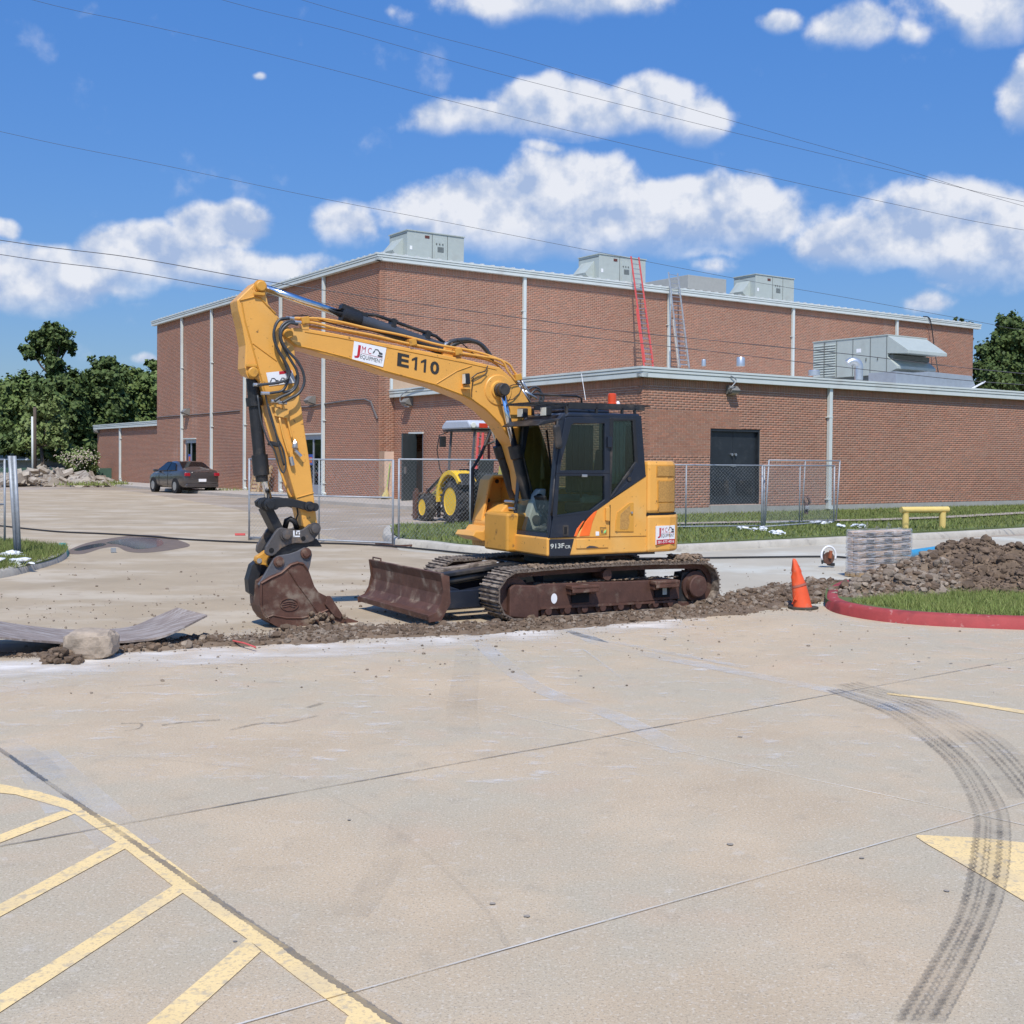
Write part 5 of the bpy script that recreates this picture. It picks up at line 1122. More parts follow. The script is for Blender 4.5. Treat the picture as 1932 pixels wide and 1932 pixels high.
ringY('rear_pillar', [(1149, 787.5), (1209, 784), (1217.6, 897), (1149, 944.5)], [(1156, 793), (1194, 793), (1199, 873), (1150.5, 938)], yS-.04, yS+.012, NAVY, cab, yS)
ringY('window_seal', [(1149.5, 788), (1198, 790), (1203, 874), (1150, 942)], [(1156.5, 794), (1192.5, 794), (1197, 871.5), (1152.5, 934)], yS-.02, yS+.018, BLK, cab, yS)
panelY('corner_panel', [(1187, 905), (1199, 871), (1217.6, 897), (1217.5, 898), (1149.5, 943)], .02, NAVY, cab, yS)
def pane(name, pts, yl, m, par_): return MB().prism(prof(pts, yl), yl-.003, yl+.003).build(name, m, par_)
pane('side_window', [(1077, 801), (1140, 799), (1140, 888), (1056, 888)], yS-.012, GLS, cab)
pane('side_window', [(1054, 897), (1140, 897), (1140, 943), (1113, 964), (1050, 972)], yS-.012, GLS, cab)
pane('side_window', [(1155, 792), (1195, 792), (1199, 873), (1150, 938)], yS-.008, GLS, cab)
panelY('window_latch', [(1097, 895), (1107, 895), (1107, 900), (1097, 900)], .02, STL, cab, yS+.01)
for a in ([(1143, 824), (1151, 824), (1151, 844), (1143, 844)],): panelY('hinge', a, .05, NAVY, cab, yS+.0)
MB().lathe(E3(1168+19, 904, yS+.02), (0, 1, 0), [(0, .03), (.012, .03)], 12).build('filler_cap', BLK, cab)
# A pillars (both sides), sill, header and roof
for yy in (yS-.02, .13):
    MB().prism(prof([(1034.6, 1015), (1053, 791), (1060, 783), (1070, 783), (1065, 800), (1049, 893), (1041.5, 975), (1043, 1015)], yS), yy-.05, yy+.02 if yy > .5 else yy+.02).build('front_pillar', NAVY, cab, bevel=.012)
MB().prism([(.88, 1.03), (.87, 1.09), (.84, 1.09), (.84, 1.03)], .11, yS).build('front_sill', NAVY, cab)
MB().prism([(.70, 2.50), (.69, 2.57), (.60, 2.60), (.60, 2.50)], .11, yS-.01).build('front_header', NAVY, cab, bevel=.01)
rfx = EY(1064, 782, yS)[0]; rrx = EY(1211, 782, yS)[0]
MB().prism([(rfx+.02, 2.53), (rfx-.05, 2.60), (rrx+.04, 2.61), (rrx-.0, 2.53)], .10, yS+.005).build('cab_roof', NAVY, cab, bevel=.025)
MB().box(((rfx+rrx)/2+.1, .5, 2.63), (.7, .55, .05)).build('roof_hatch', NAVY, cab, bevel=.02)
for x in (rrx+.03,):
    MB().span((x-.03, .10, 1.0), (x+.03, .16, 2.53)).build('rear_post', NAVY, cab); MB().span((x-.03, .12, 1.02), (x+.02, yS-.05, 1.85)).build('rear_wall', NAVY, cab)
    MB().span((x-.004, .16, 1.85), (x+.004, yS-.05, 2.53)).build('rear_window', GLS, cab)
MB().span((-.55, .10, 1.02), (.84, .14, 1.30)).build('right_wall', NAVY, cab); MB().span((-.55, .11, 1.30), (.80, .12, 2.50)).build('right_window', GLS, cab)
MB().span((.0, .10, 1.30), (.06, .15, 2.53)).build('right_post', NAVY, cab)
# windscreen lower half only
A_, B_ = EX(969.5, 1002, .87), EX(989.4, 807, .87)
fp = [(.875, 1.09), (.84, 1.47)]
mb = MB(); mb.add([(.875, .15, 1.09), (.875, .97, 1.09), (.835, .97, 1.49), (.835, .15, 1.49)], [(0, 1, 2, 3)]); mb.build('lower_windscreen', GLS, cab)
# cab floor, seat, console, levers
MB().span((-.5, .14, 1.0), (.84, yS-.05, 1.05)).build('cab_floor', BLK, cab)
SEAT = mat('seat_fabric', (.03, .035, .035), .9, 0, .1); BEI = mat('console_beige', (.42, .42, .38), .6); GRNC = mat('trim_greenish', (.18, .24, .22), .6)
mb = MB(); mb.box((-.02, .56, 1.38), (.50, .48, .14)); mb.box((-.28, .56, 1.78), (.14, .46, .74), 0, -.12); mb.box((-.33, .56, 2.22), (.10, .26, .18), 0, -.1); mb.build('seat', SEAT, cab, bevel=.04)
MB().box((0, .56, 1.18), (.4, .4, .28)).build('seat_base', BLK, cab)
for yy in (.27, .86): MB().box((.06, yy, 1.50), (.50, .10, .10)).build('armrest', GRNC, cab, bevel=.03)
for yy in (.27, .86): MB().cyl((.30, yy, 1.52), (.34, yy, 1.74), .018, 8, .03).build('joystick', BLK, cab)
mb = MB(); mb.prism([(.78, 1.06), (.80, 1.10), (.66, 1.52), (.58, 1.62), (.48, 1.62), (.50, 1.40), (.60, 1.06)], .16, .30); cs = mb.build('console', BEI, cab, bevel=.02)
for x, z in ((.60, 1.50), (.64, 1.22)): MB().lathe((x, .30, z), (0, 1, 0), [(0, .06), (.02, .06), (.02, .045)], 18).build('air_vent', BLK, cs)
MB().box((.62, .40, 1.44), (.05, .26, .20), 0, .25).build('monitor', BLK, cab, bevel=.015)
for yy in (.50, .60): MB().tube([(.55, yy, 1.05), (.60, yy, 1.20), (.72, yy, 1.38), (.70, yy, 1.42)], .012, 6).build('travel_lever', BLK, cab)
for yy in (.46, .64): MB().box((.66, yy, 1.12), (.2, .12, .03), 0, .4).build('pedal', STL, cab)
mb = MB()
for k in range(7): mb.box((-.12-k*.03, yS-.06-.008*(k % 2), 2.10), (.028, .02, .80))
mb.build('curtain', GRNC, cab)
mb = MB()
for k in range(9): mb.box((.52-k*.045, yS-.13-.012*(k % 2), 2.02), (.044, .016, .86))
mb.build('dark_curtain', SEAT, cab)
MB().tube([(-.40, .9, 2.45), (-.40, .92, 1.4)], .03, 8).build('seat_belt', SEAT, cab)
MB().box((-.08, yS-.07, 1.30), (.20, .05, .10), 0, .35).build('yellow_latch', YEL, cab, bevel=.01)
MB().box((.35, .20, 1.9), (.02, .02, 1.0), 0, .15).build('wiper', BLK, cab)
# visor, roof guard, lamps, beacon, mirrors
MB().prism([(rfx+.02, 2.50), (rfx+.38, 2.42), (rfx+.40, 2.43), (rfx+.30, 2.49), (rfx, 2.53)], .12, yS).build('visor', BLK, cab, bevel=.008)
rl = MB()
for yy in (.16, yS-.02): rl.box(((rfx+rrx)/2-.06, yy, 2.69), (1.18, .03, .075))
for yy in (.16, .37, .58, .79, yS-.02): rl.box(((rfx+rrx)/2+.30, yy, 2.71), (1.45, .02, .02))
for x in (rfx+.35, rfx, rfx-.5, rrx+.1, rrx-.12): rl.box((x, (.16+yS)/2, 2.715), (.025, yS-.16, .02))
for x in (rfx-.05, rfx-.5, rfx-.9, rrx+.1):
    for yy in (.16, yS-.02): rl.box((x, yy, 2.63), (.03, .03, .1))
rl.tube([(rfx+.36, .16, 2.71), (rfx+.36, yS-.02, 2.71)], .014, 6); rl.build('roof_guard', BLK, cab)
MB().tube([(rfx-.15, -.1, 2.62), (rfx-.15, -.1, 2.86), (rfx-.2, -.1, 2.88), (rrx+.30, -.1, 2.88), (rrx+.22, -.1, 2.85), (rrx+.2, -.1, 2.66)], .016, 8).build('hand_rail', BLK, ex, smooth=True)
for yy in (.22, .80):
    w_ = MB().box((rfx+.14, yy, 2.61), (.08, .15, .12)).build('work_lamp', BLK, cab, bevel=.012); MB().box((rfx+.182, yy, 2.61), (.006, .13, .10)).build('lamp_glass', mat('lamp_lens', (.7, .7, .62), .15), w_)
BEAC = mat('beacon_orange', (.75, .07, .01), .3, 0, .05, coat=.5)
MB().lathe((rrx+.16, .55, 2.72), (0, 0, 1), [(0, .065), (.04, .065), (.045, .06), (.16, .058), (.17, .045)], 18).build('beacon', BEAC, cab, smooth=True, auto=30)
MB().blob((rrx+.10, .6, 2.75), .04, (.7, .7, 1), 2, .0).build('camera_pod', WHT, cab, smooth=True)
m1 = MB().box(E3(1052, 824, yS+.12), (.10, .06, .30), 0, .15).build('mirror', BLK, cab, bevel=.025)
mb = MB(); mb.tube([E3(1052, 795, yS+.02), E3(1050, 808, yS+.1), E3(1052, 820, yS+.12)], .014, 6); mb.build('mirror_bracket', BLK, m1)
MB().tube([E3(1046, 900, yS+.02), E3(1046, 905, yS+.07), E3(1041, 965, yS+.07), E3(1040, 972, yS+.02)], .012, 6).build('grab_handle', BLK, cab, smooth=True)
# boom foot & lift cylinders (two, left and right of the boom)
for yy, (a, b, c) in ((YB+.27, ((955, 757), (985, 848), (1000, 905))), (YB-.27, ((932, 800), (950, 850), (968, 938)))):
    pass
for yy in (YB+.25, YB-.25):
    T = Vector((E3(940, 736, YB+HB).x, yy, E3(940, 736, YB+HB).z)); Bt = E3(994, 942, yy) if yy > YB else E3(970, 938, yy); mid = T+(Bt-T)*.52
    MB().cyl(T, mid, .042, 14).build('cylinder_rod', CHR, ex, smooth=True)
    o = MB().cyl(mid, Bt, .068, 18).build('lift_cylinder', BLK, ex, smooth=True, auto=40)
    MB().lathe(mid-(Bt-T).normalized()*.02, (Bt-T), [(0, .088), (.16, .088), (.18, .07)], 18).build('gland', BLK, o, smooth=True, auto=30)
    MB().tube([mid+(Bt-T)*.03+Vector((-.09, 0, .02)), mid+(Bt-T)*.4+Vector((-.10, 0, 0)), Bt+Vector((-.1, 0, .05))], .016, 6).build('feed_pipe', BLK, o)
MB().lathe(pb+Vector((0, -.55, 0)), (0, 1, 0), [(0, .06), (.5, .06)], 16).build('lift_pin', BLK, ex, smooth=True, auto=30)
MB().box((.80, YB, 1.05), (.45, .62, .5)).build('boom_mount', YELD, ex, bevel=.03)
for yy in (YB-.22, YB+.22): MB().prism([(.35, .85), (.30, 1.5), (.15, 1.62), (-.1, 1.55), (-.25, 1.0), (.0, .85)], yy-.03, yy+.03).build('boom_bracket', YELD, ex, bevel=.01)
# right-hand front boxes
def XB(name, pts, y0, y1, m, parent=ex, bevel=.02): return MB().prism(pts, y0, y1).build(name, m, parent, bevel=bevel)
tb = XB('tool_box', [(.90, .81), (.90, 1.15), (.86, 1.20), (.69, 1.38), (.64, 1.40), (.45, 1.40), (.45, .81)], -1.0, -.40, YEL)
MB().prism([(1.17, .97), (1.13, 1.03), (1.01, 1.03), (.96, 1.10), (.90, 1.10), (.90, .90), (1.02, .90)], -.98, -.46).build('step_bracket', YEL, tb, bevel=.01)
for z in (.88, .99, 1.12): MB().lathe((.84, -.405, z), (0, 1, 0), [(0, .018), (.02, .018)], 10).build('bolt', STL, tb)
XB('side_fairing', [(.60, 1.15), (.86, 1.15), (.76, 1.72), (.70, 1.78), (.25, 1.78), (.25, 1.15)], -1.0, -.95, YEL)
XB('fairing_lip', [(.87, 1.15), (.84, 1.15), (.74, 1.71), (.69, 1.75), (.25, 1.75), (.25, 1.79), (.71, 1.79), (.78, 1.72), (.90, 1.15)], -1.0, -.72, YEL)
MB().box((.30, -.80, 1.45), (.36, .30, .55)).build('fuel_tank', YELD, ex, bevel=.03)
for z, x in ((1.695, .53), (1.43, .67)): MB().lathe((x, -.95, z), (0, 1, 0), [(0, .03), (.012, .03)], 12).build('plug', BLK, ex)
MB().tube([(.84, -1.0, 1.12), (.89, -1.0, 1.19), (.89, -1.0, 1.87), (.76, -1.0, 2.06), (.58, -1.0, 2.45), (.44, -1.0, 2.69)], .024, 8).build('mirror_pole', BLK, ex, smooth=True)
MB().tube([(.70, -1.0, 2.20), (.42, -1.0, 2.30)], .016, 6).build('pole_brace', BLK, ex)
for z in (1.03, 1.36): MB().tube([(.88, .14, z), (.88, .02, z)], .020, 6).build('hinge_bolt', STL, ex); 
for z in (1.09, 1.45): MB().cyl((.90, .16, z), (.90, -.06, z), .018, 8).build('hinge_rod', STL, ex)
MB().tube([(.60, -.9, .95), (.50, -.9, 1.2)], .03, 6).build('exhaust_stub', BLK, ex)
MB().prism([(-.75, 1.98), (-.62, 2.28), (-.52, 2.28), (-.50, 1.98)], .25, .65).build('rear_cowl', BLK, ex, bevel=.04)
# loose white sheets lying on the carbody seen under the house
MB().box((.95, -.25, .64), (.16, .30, .01), .3).build('white_panel', WHT, ex)

# ================================================================== ROOFTOP AND WALL FITTINGS
ZRT = ZF+.36; ZRA = ZA+.3
def fw_pt(F, u, o, z): return F[0]+F[1]*u+F[2]*o+np.array([0, 0, z])
rotR = math.atan2(UR[1], UR[0])
def place(name, P, rz, label, cat, group=None): return empty(name, P, rz, label, cat, group)
def onRo(x, y, off): P = PL(x, y, C0+NR*off, NR); return float((P-C0)@UR), float(P[2])
def rtu(x0, x1, xl, yt, off, label, hood=True):
    """packaged air unit: local x along the facade, y into the roof"""
    u0, zt = onRo(x0, yt, -off); u1, _ = onRo(x1, yt, -off); w = u1-u0; h = zt-ZRT
    P = fw_pt(FR, u0, -off, ZRT); t = place('rooftop_unit', P, rotR, label, 'rooftop unit', 'matching pale air units along the roof edge')
    # depth from the left end seen at xl
    d_ = ray(xl, yt); A = np.array([[d_[0], -VL[0]], [d_[1], -VL[1]]]); D = float(np.linalg.solve(A, (P[:2]-CAMP[:2]))[1]); D = max(1.5, min(D, 4.2))
    b = MB().span((0, 0, 0), (w, D, h)).build('casing', HVAC, t, bevel=.015)
    MB().span((-.04, -.04, h), (w+.04, D+.04, h+.05)).build('lid', HVAC, t)
    for f in (.43, .70): MB().span((w*f-.012, -.012, .05), (w*f+.012, 0, h-.03)).build('seam', HVAD, b)
    MB().span((w*.47, -.02, h*.10), (w*.66, 0, h*.86)).build('access_panel', HVAC, b, bevel=.006)
    m = MB()
    for j in range(6): m.span((w*.52, -.03, h*(.42+j*.03)), (w*.63, -.02, h*(.435+j*.03)))
    m.build('vent_slots', HVAD, b)
    for k in range(3): MB().lathe((w*(.50+k*.055), -.02, h*.68), (0, -1, 0), [(0, .035), (.03, .035)], 10).build('port', HVAD, b)
    MB().span((w*.30, -.01, h*.82), (w*.38, 0, h*.91)).build('badge', mat('badge_dark', (.12, .04, .03), .6), b)
    MB().span((w*.04, -.01, h*.40), (w*.08, 0, h*.52)).build('data_plate', WHT, b)
    MB().prism([(0, h*.80), (-.75*h*.5, h*.38), (-.75*h*.5+.08, h*.30), (0, h*.12)], D*.25, D*.86).build('intake_hood', HVAC, t)
    MB().span((-.01, .05, h*.92), (0, D-.05, h*.94)).build('seam', HVAD, b)
    return t
rtu(769, 875.7, 735, 434.5, 1.2, 'pale green air unit nearest the tall corner, leftmost of its kind')
rtu(1131, 1218.5, 1091.7, 479.3, 1.2, 'pale green air unit behind the top of the red ladder')
rtu(1426, 1498.5, 1384.5, 517.5, 1.2, 'pale green air unit furthest right on the tall roof')
u0, zt = onRo(1298.6, 518, -1.5); u1, _ = onRo(1370.6, 520, -1.5)
t = place('roof_curb_box', fw_pt(FR, u0, -1.5, ZRT), rotR, 'low wide grey metal box on the roof between two air units', 'roof box')
MB().span((0, 0, .35), (u1-u0, 4.5, zt-ZRT)).build('cover', mat('grey_sheet', (.36, .36, .33), .6, .0, .06), t, bevel=.02); MB().span((.3, .2, 0), (u1-u0-.3, 4.2, .36)).build('base', HVAD, t)
# large air handler on the annex roof: long side runs back along VL, hoods face the viewer side
Pn_ = PL(1673.6, 706, A0+VL*5.0, NR); ZBASE = float(Pn_[2]); d2 = ray(1533.5, 714); A = np.array([[d2[0], -VL[0]], [d2[1], -VL[1]]]); LEN = float(np.linalg.solve(A, (Pn_[:2]-CAMP[:2]))[1]); 
dist = np.linalg.norm(Pn_-CAMP); HH = (706-633)/FPX*float(Pn_[1]); 
t = place('air_handler', (Pn_[0], Pn_[1], ZRA), rotR, 'long grey-green air handler with two slanted hoods on the annex roof', 'air handler')
WD = 2.9; z0 = ZBASE-ZRA; z1 = z0+HH
b = MB().span((0, .0, z0), (WD, LEN, z1)).build('casing', HVAC, t, bevel=.015); MB().span((.1, .1, 0), (WD-.1, LEN-.1, z0)).build('base_rail', HVAD, t)
MB().span((-.03, -.03, z1), (WD+.03, LEN+.03, z1+.05)).build('lid', HVAC, t)
for f in (.0, .21, .44, .66): MB().span((-.012, LEN*f+.02, z0+.03), (0, LEN*f+.05, z1-.02)).build('seam', HVAD, b)
lv = MB()
for j in range(13): lv.box((-.03, LEN*.83, z0+.12+j*(HH-.2)/13), (.05, LEN*.30, .07), 0, .5)
lv.build('louvre', HVAC, b); MB().span((-.07, LEN*.83-.02, z0+.05), (-.02, LEN*.83+.02, z1-.05)).build('louvre_mullion', HVAD, b)
for f in (.12, .27, .38, .52): MB().box((-.02, LEN*f, z0+HH*.42), (.03, .04, .14)).build('latch', HVAD, b)
MB().span((-.01, LEN*.34, z0+HH*.62), (0, LEN*.40, z0+HH*.72)).build('data_plate', WHT, b)
# hoods at the near end (towards -y)
MB().prism([(0, z1+.0), (-1.15, z1-.42*HH), (-1.15, z1-.50*HH), (0, z1-.46*HH)], .0, WD, 'X').build('upper_hood', HVAC, t, bevel=.01)
for e in t.children if False else []: pass
MB().prism([(0, z1-.55*HH), (-.55, z1-.80*HH), (-.55, z1-.87*HH), (0, z1-.98*HH)], .0, WD, 'X').build('lower_hood', HVAC, t, bevel=.01)
MB().span((.1, -.25, z1-.62*HH), (WD-.1, -.02, z1-.50*HH)).build('filter_bank', HVAD, t)
# ductwork in front of it
P = Pn_+UR*-.3+NR*.4; DH = ZBASE-ZRA; t = place('roof_duct', (P[0], P[1], ZRA), rotR, 'flared grey sheet-metal duct on the annex roof below the air handler hoods', 'duct')
MB().prism([(-1.9, .0), (-1.9, DH-.10), (-.1, DH-.10), (.4, DH+.0), (3.6, DH-.05), (4.2, .1), (4.2, 0)], -1.8, -.3).build('duct_body', mat('duct_metal', (.45, .48, .50), .4, .5, .08), t, bevel=.01)
MB().box((3.9, -1.9, DH-.5), (1.3, .08, .05), 0, -.35).build('duct_flange', WHT, t)
def ray_z(x, y, z): d = ray(x, y); return CAMP+d*((z-EYE)/d[2])
GAL2 = mat('galvanised_bright', (.58, .60, .60), .35, .7, .08)
def pxm(P): return FPX/float(P[1])
# goose neck
P = PL(1620, 717, A0+VL*2.2, NR); k = 1/pxm(P); t = place('gooseneck_vent', (P[0], P[1], P[2]), 0, 'curved galvanised gooseneck vent in front of the air handler', 'roof vent')
pts = [(0, 0, .0), (0, 0, 25*k)]+[(-11*k+11*k*math.cos(a), 0, 25*k+10*k*math.sin(a)) for a in np.linspace(.2, 2.6, 8)]
MB().tube(pts, 8*k, 16).build('bent_pipe', GAL2, t, smooth=True, auto=50); MB().lathe((0, 0, -.8), (0, 0, 1), [(0, 10*k), (.75, 10*k), (18*k, 9.5*k)], 16).build('collar', TRIM, t)
for (x, y, w, h, lab) in ((1327.5, 699, 4.2, 15, 'small capped vent pipe between the silver ladder and the larger vent'), (1397, 704.5, 8, 25, 'drum-topped galvanised flue on the annex roof edge'), (1535.5, 714, 11, 10, 'low round galvanised exhaust cap left of the gooseneck vent')):
    P = PL(x, y, A0+VL*2.0, NR); k = 1/pxm(P); t = place('roof_vent', (P[0], P[1], P[2]), 0, lab, 'roof vent')
    MB().lathe((0, 0, -.9), (0, 0, 1), [(0, w*.7*k), (.9, w*.7*k), (h*.75*k, w*.7*k)], 16).build('stack', GAL2, t, smooth=True, auto=40)
    MB().lathe((0, 0, (h*.55)*k), (0, 0, 1), [(0, w*k), (h*.42*k+.08, w*k), (h*.42*k+.13, w*.8*k)], 18).build('cap', GAL2, t, smooth=True, auto=40)
# ladders
def ladder(xb0, xb1, yb, xt0, xt1, yt, m, label, offb=2.3):
    P0 = ray_z((xb0+xb1)/2, yb+6, ZRA+.02)
    ob = float((P0-C0)@NR); ob = max(1.2, min(ob, 3.0)); 
    pb0 = PL(xb0, yb, C0+NR*ob, NR); pb1 = PL(xb1, yb, C0+NR*ob, NR); pb0[2] = pb1[2] = ZRA
    tp0 = PL(xt0, yt, C0+NR*(.33-.35), NR); tp1 = PL(xt1, yt+2, C0+NR*(.33-.35), NR)
    t = empty('extension_ladder', (0, 0, 0), 0, label, 'ladder', 'extension ladders leaning on the tall block', world=True)
    t.location = ((pb0+pb1)/2).tolist()
    pb0, pb1, tp0, tp1 = map(Vector, (pb0, pb1, tp0, tp1)); w = (pb1-pb0); side = Vector((UR*float(np.linalg.norm(pb1-pb0))).tolist()); tp1 = tp0+side; pb1 = pb0+side
    for lo, hi, off in ((0, .62, 0.0), (.25, 1.0, .07)):
        for A, B in ((pb0, tp0), (pb1, tp1)):
            d = B-A; s_ = side.normalized()*(.03 if A is pb0 else -.03)*(off > 0); a = A+d*lo+s_; b = A+d*hi+s_
            mb = MB(); nrm_ = Vector(NR.tolist())*off
            mb.tube([a+nrm_, b+nrm_], .045, 4); mb.build('side_rail', m, t)
        n = int((hi-lo)*28)
        for i in range(n):
            f = lo+(hi-lo)*(i+.5)/n; nrm_ = Vector(NR.tolist())*off; mb = MB(); mb.cyl(pb0+(tp0-pb0)*f+nrm_, pb1+(tp1-pb1)*f+nrm_, .02, 6); mb.build('rung', STL, t)
    return t
LRED = mat('ladder_red', (.62, .10, .09), .55, 0, .08)
ladder(1224, 1241, 692, 1188, 1203.5, 484, LRED, 'red fibreglass extension ladder leaning on the tall block')
ladder(1288, 1307.5, 697, 1259, 1274, 514, mat('ladder_alu', (.55, .55, .52), .4, .6, .08), 'silver aluminium extension ladder leaning right of the red one')
# black cable hanging off the tall roof
t = empty('roof_cable', (0, 0, 0), 0, 'black cable hanging over the tall roof edge near its right end', 'cable', world=True)
MB().tube(smooth_line([fpt(*FR, *onRo(x, y, o), o) for x, y, o in ((1742, 597, .2), (1752, 599, .32), (1757, 612, .34), (1762, 650, .4), (1768, 690, .8), (1771, 706, 1.2))], 5), .035, 6).build('cable', RUB, t)
# wall lights
LTG = mat('wall_light_grey', (.20, .19, .17), .5, .0); LLN = mat('wall_light_lens', (.45, .40, .32), .3)
def wall_light(F, u, z, label, s=1.0):
    P = fw_pt(F, u, 0, z); rz = math.atan2(F[2][1], F[2][0])
    t = place('wall_light', P, rz, label, 'wall light', 'wedge-shaped wall lights under the eaves')
    MB().prism([(0, -.22*s), (0, .22*s), (.22*s, .20*s), (.46*s, -.02*s), (.40*s, -.12*s)], -.27*s, .27*s).build('housing', LTG, t, bevel=.01)
    MB().prism([(.10*s, -.222*s), (.42*s, -.14*s), (.41*s, -.16*s), (.09*s, -.245*s)], -.22*s, .22*s).build('lens', LLN, t)
    return t
def uz(fn, x, y): return fn(x, y)
u, z = onL(356, 777); wall_light(FL, u, z, 'wall light above the far glass door on the left side of the tall block')
u, z = onL(592, 755); wall_light(FL, u, z, 'wall light left of the nearest downspout of the tall block, behind the arm')
u, z = anL(771, 758, .1); wall_light(AL, u, z, 'wall light under the annex eave near the open door, beneath the boom', .9)
u, z = anR(1381, 736, .1); t_ = wall_light(AR, u, z, 'wall light above the dark double doors of the annex', .75)
u, z = onW(187, 813); wall_light(FW, u, z, 'wall light at the outer left end of the low wing', .9)
t = empty('conduit_drop', (0, 0, 0), 0, 'thin grey conduit looping from the annex roof edge to the wall light over the doors', 'conduit', world=True)
MB().tube(smooth_line([fpt(*AR, *anR(x, y, o), o) for x, y, o in ((1379, 709, .3), (1384, 712, .32), (1389, 718, .33), (1381, 729, .32), (1374, 735, .2), (1376, 742, .1))], 5), .02, 6).build('conduit_pipe', GALD, t)
t = empty('conduit_drop', (0, 0, 0), 0, 'thin loose conduit curling down from the annex eave beside the left wall light', 'conduit', world=True)
MB().tube(smooth_line([fpt(*AL, *anL(x, y, o), o) for x, y, o in ((800, 731, .3), (775, 735, .33), (758, 745, .33), (755, 757, .33), (763, 766, .32), (772, 768, .2))], 5), .02, 6).build('conduit_pipe', GALD, t)
t = empty('whip_antenna', (0, 0, 0), 0, 'thin pale rod standing behind the cab against the annex eave', 'rod', world=True)
MB().cyl(fpt(*AL, *anL(1105, 755, .6), .6), fpt(*AL, *anL(1097, 705, .6), .6), .012, 5).build('rod', WHT, t)

# ================================================================== POWER LINES
WIRE = mat('wire_black', (.07, .07, .075), .6)
def wire(pts, depth, r, label):
    P = [PL(x, y, np.array([0, depth, 0]), np.array([0, 1., 0])) for x, y in pts]
    # carry the span on beyond the frame at both ends
    P = [P[0]+(P[0]-P[1])*2.2+np.array([0, 0, .3])]+P+[P[-1]+(P[-1]-P[-2])*2.2+np.array([0, 0, .3])]
    o = MB().tube([Vector(p) for p in smooth_line(P, 6)], r, 5).build('power_line', WIRE); tag(o, label, 'power line', 'overhead wires crossing the sky')
wire([(62, 0), (250, 42), (420, 80), (640, 135), (840, 188), (1100, 253), (1400, 322), (1700, 388), (1932, 434)], 26, .0045, 'overhead wire that enters at the top left corner of the sky')
wire([(420, 0), (640, 55), (900, 128), (1150, 192), (1400, 254), (1700, 326), (1932, 381)], 30, .005, 'second overhead wire from the top, crossing between the upper clouds')
wire([(570, 0), (800, 63), (1000, 115), (1250, 190), (1500, 262), (1700, 318), (1932, 389)], 34, .0055, 'highest overhead wire, rightmost where it meets the top edge')
wire([(0, 248), (300, 310), (600, 373), (850, 421), (1100, 470), (1380, 524), (1600, 562), (1850, 608), (1932, 622)], 30, .005, 'overhead wire that enters halfway up the left sky and passes over the roof')
wire([(0, 453), (250, 486), (480, 527), (676, 557), (991, 601), (1166, 624), (1352, 643), (1600, 668), (1932, 705)], 30, .010, 'thicker wire passing just behind the tip of the excavator arm')
wire([(0, 480), (240, 512), (460, 550), (676, 581), (921, 613), (1150, 641), (1352, 664), (1674, 702), (1932, 726)], 30, .009, 'lowest overhead wire, drawn across the brick facade')

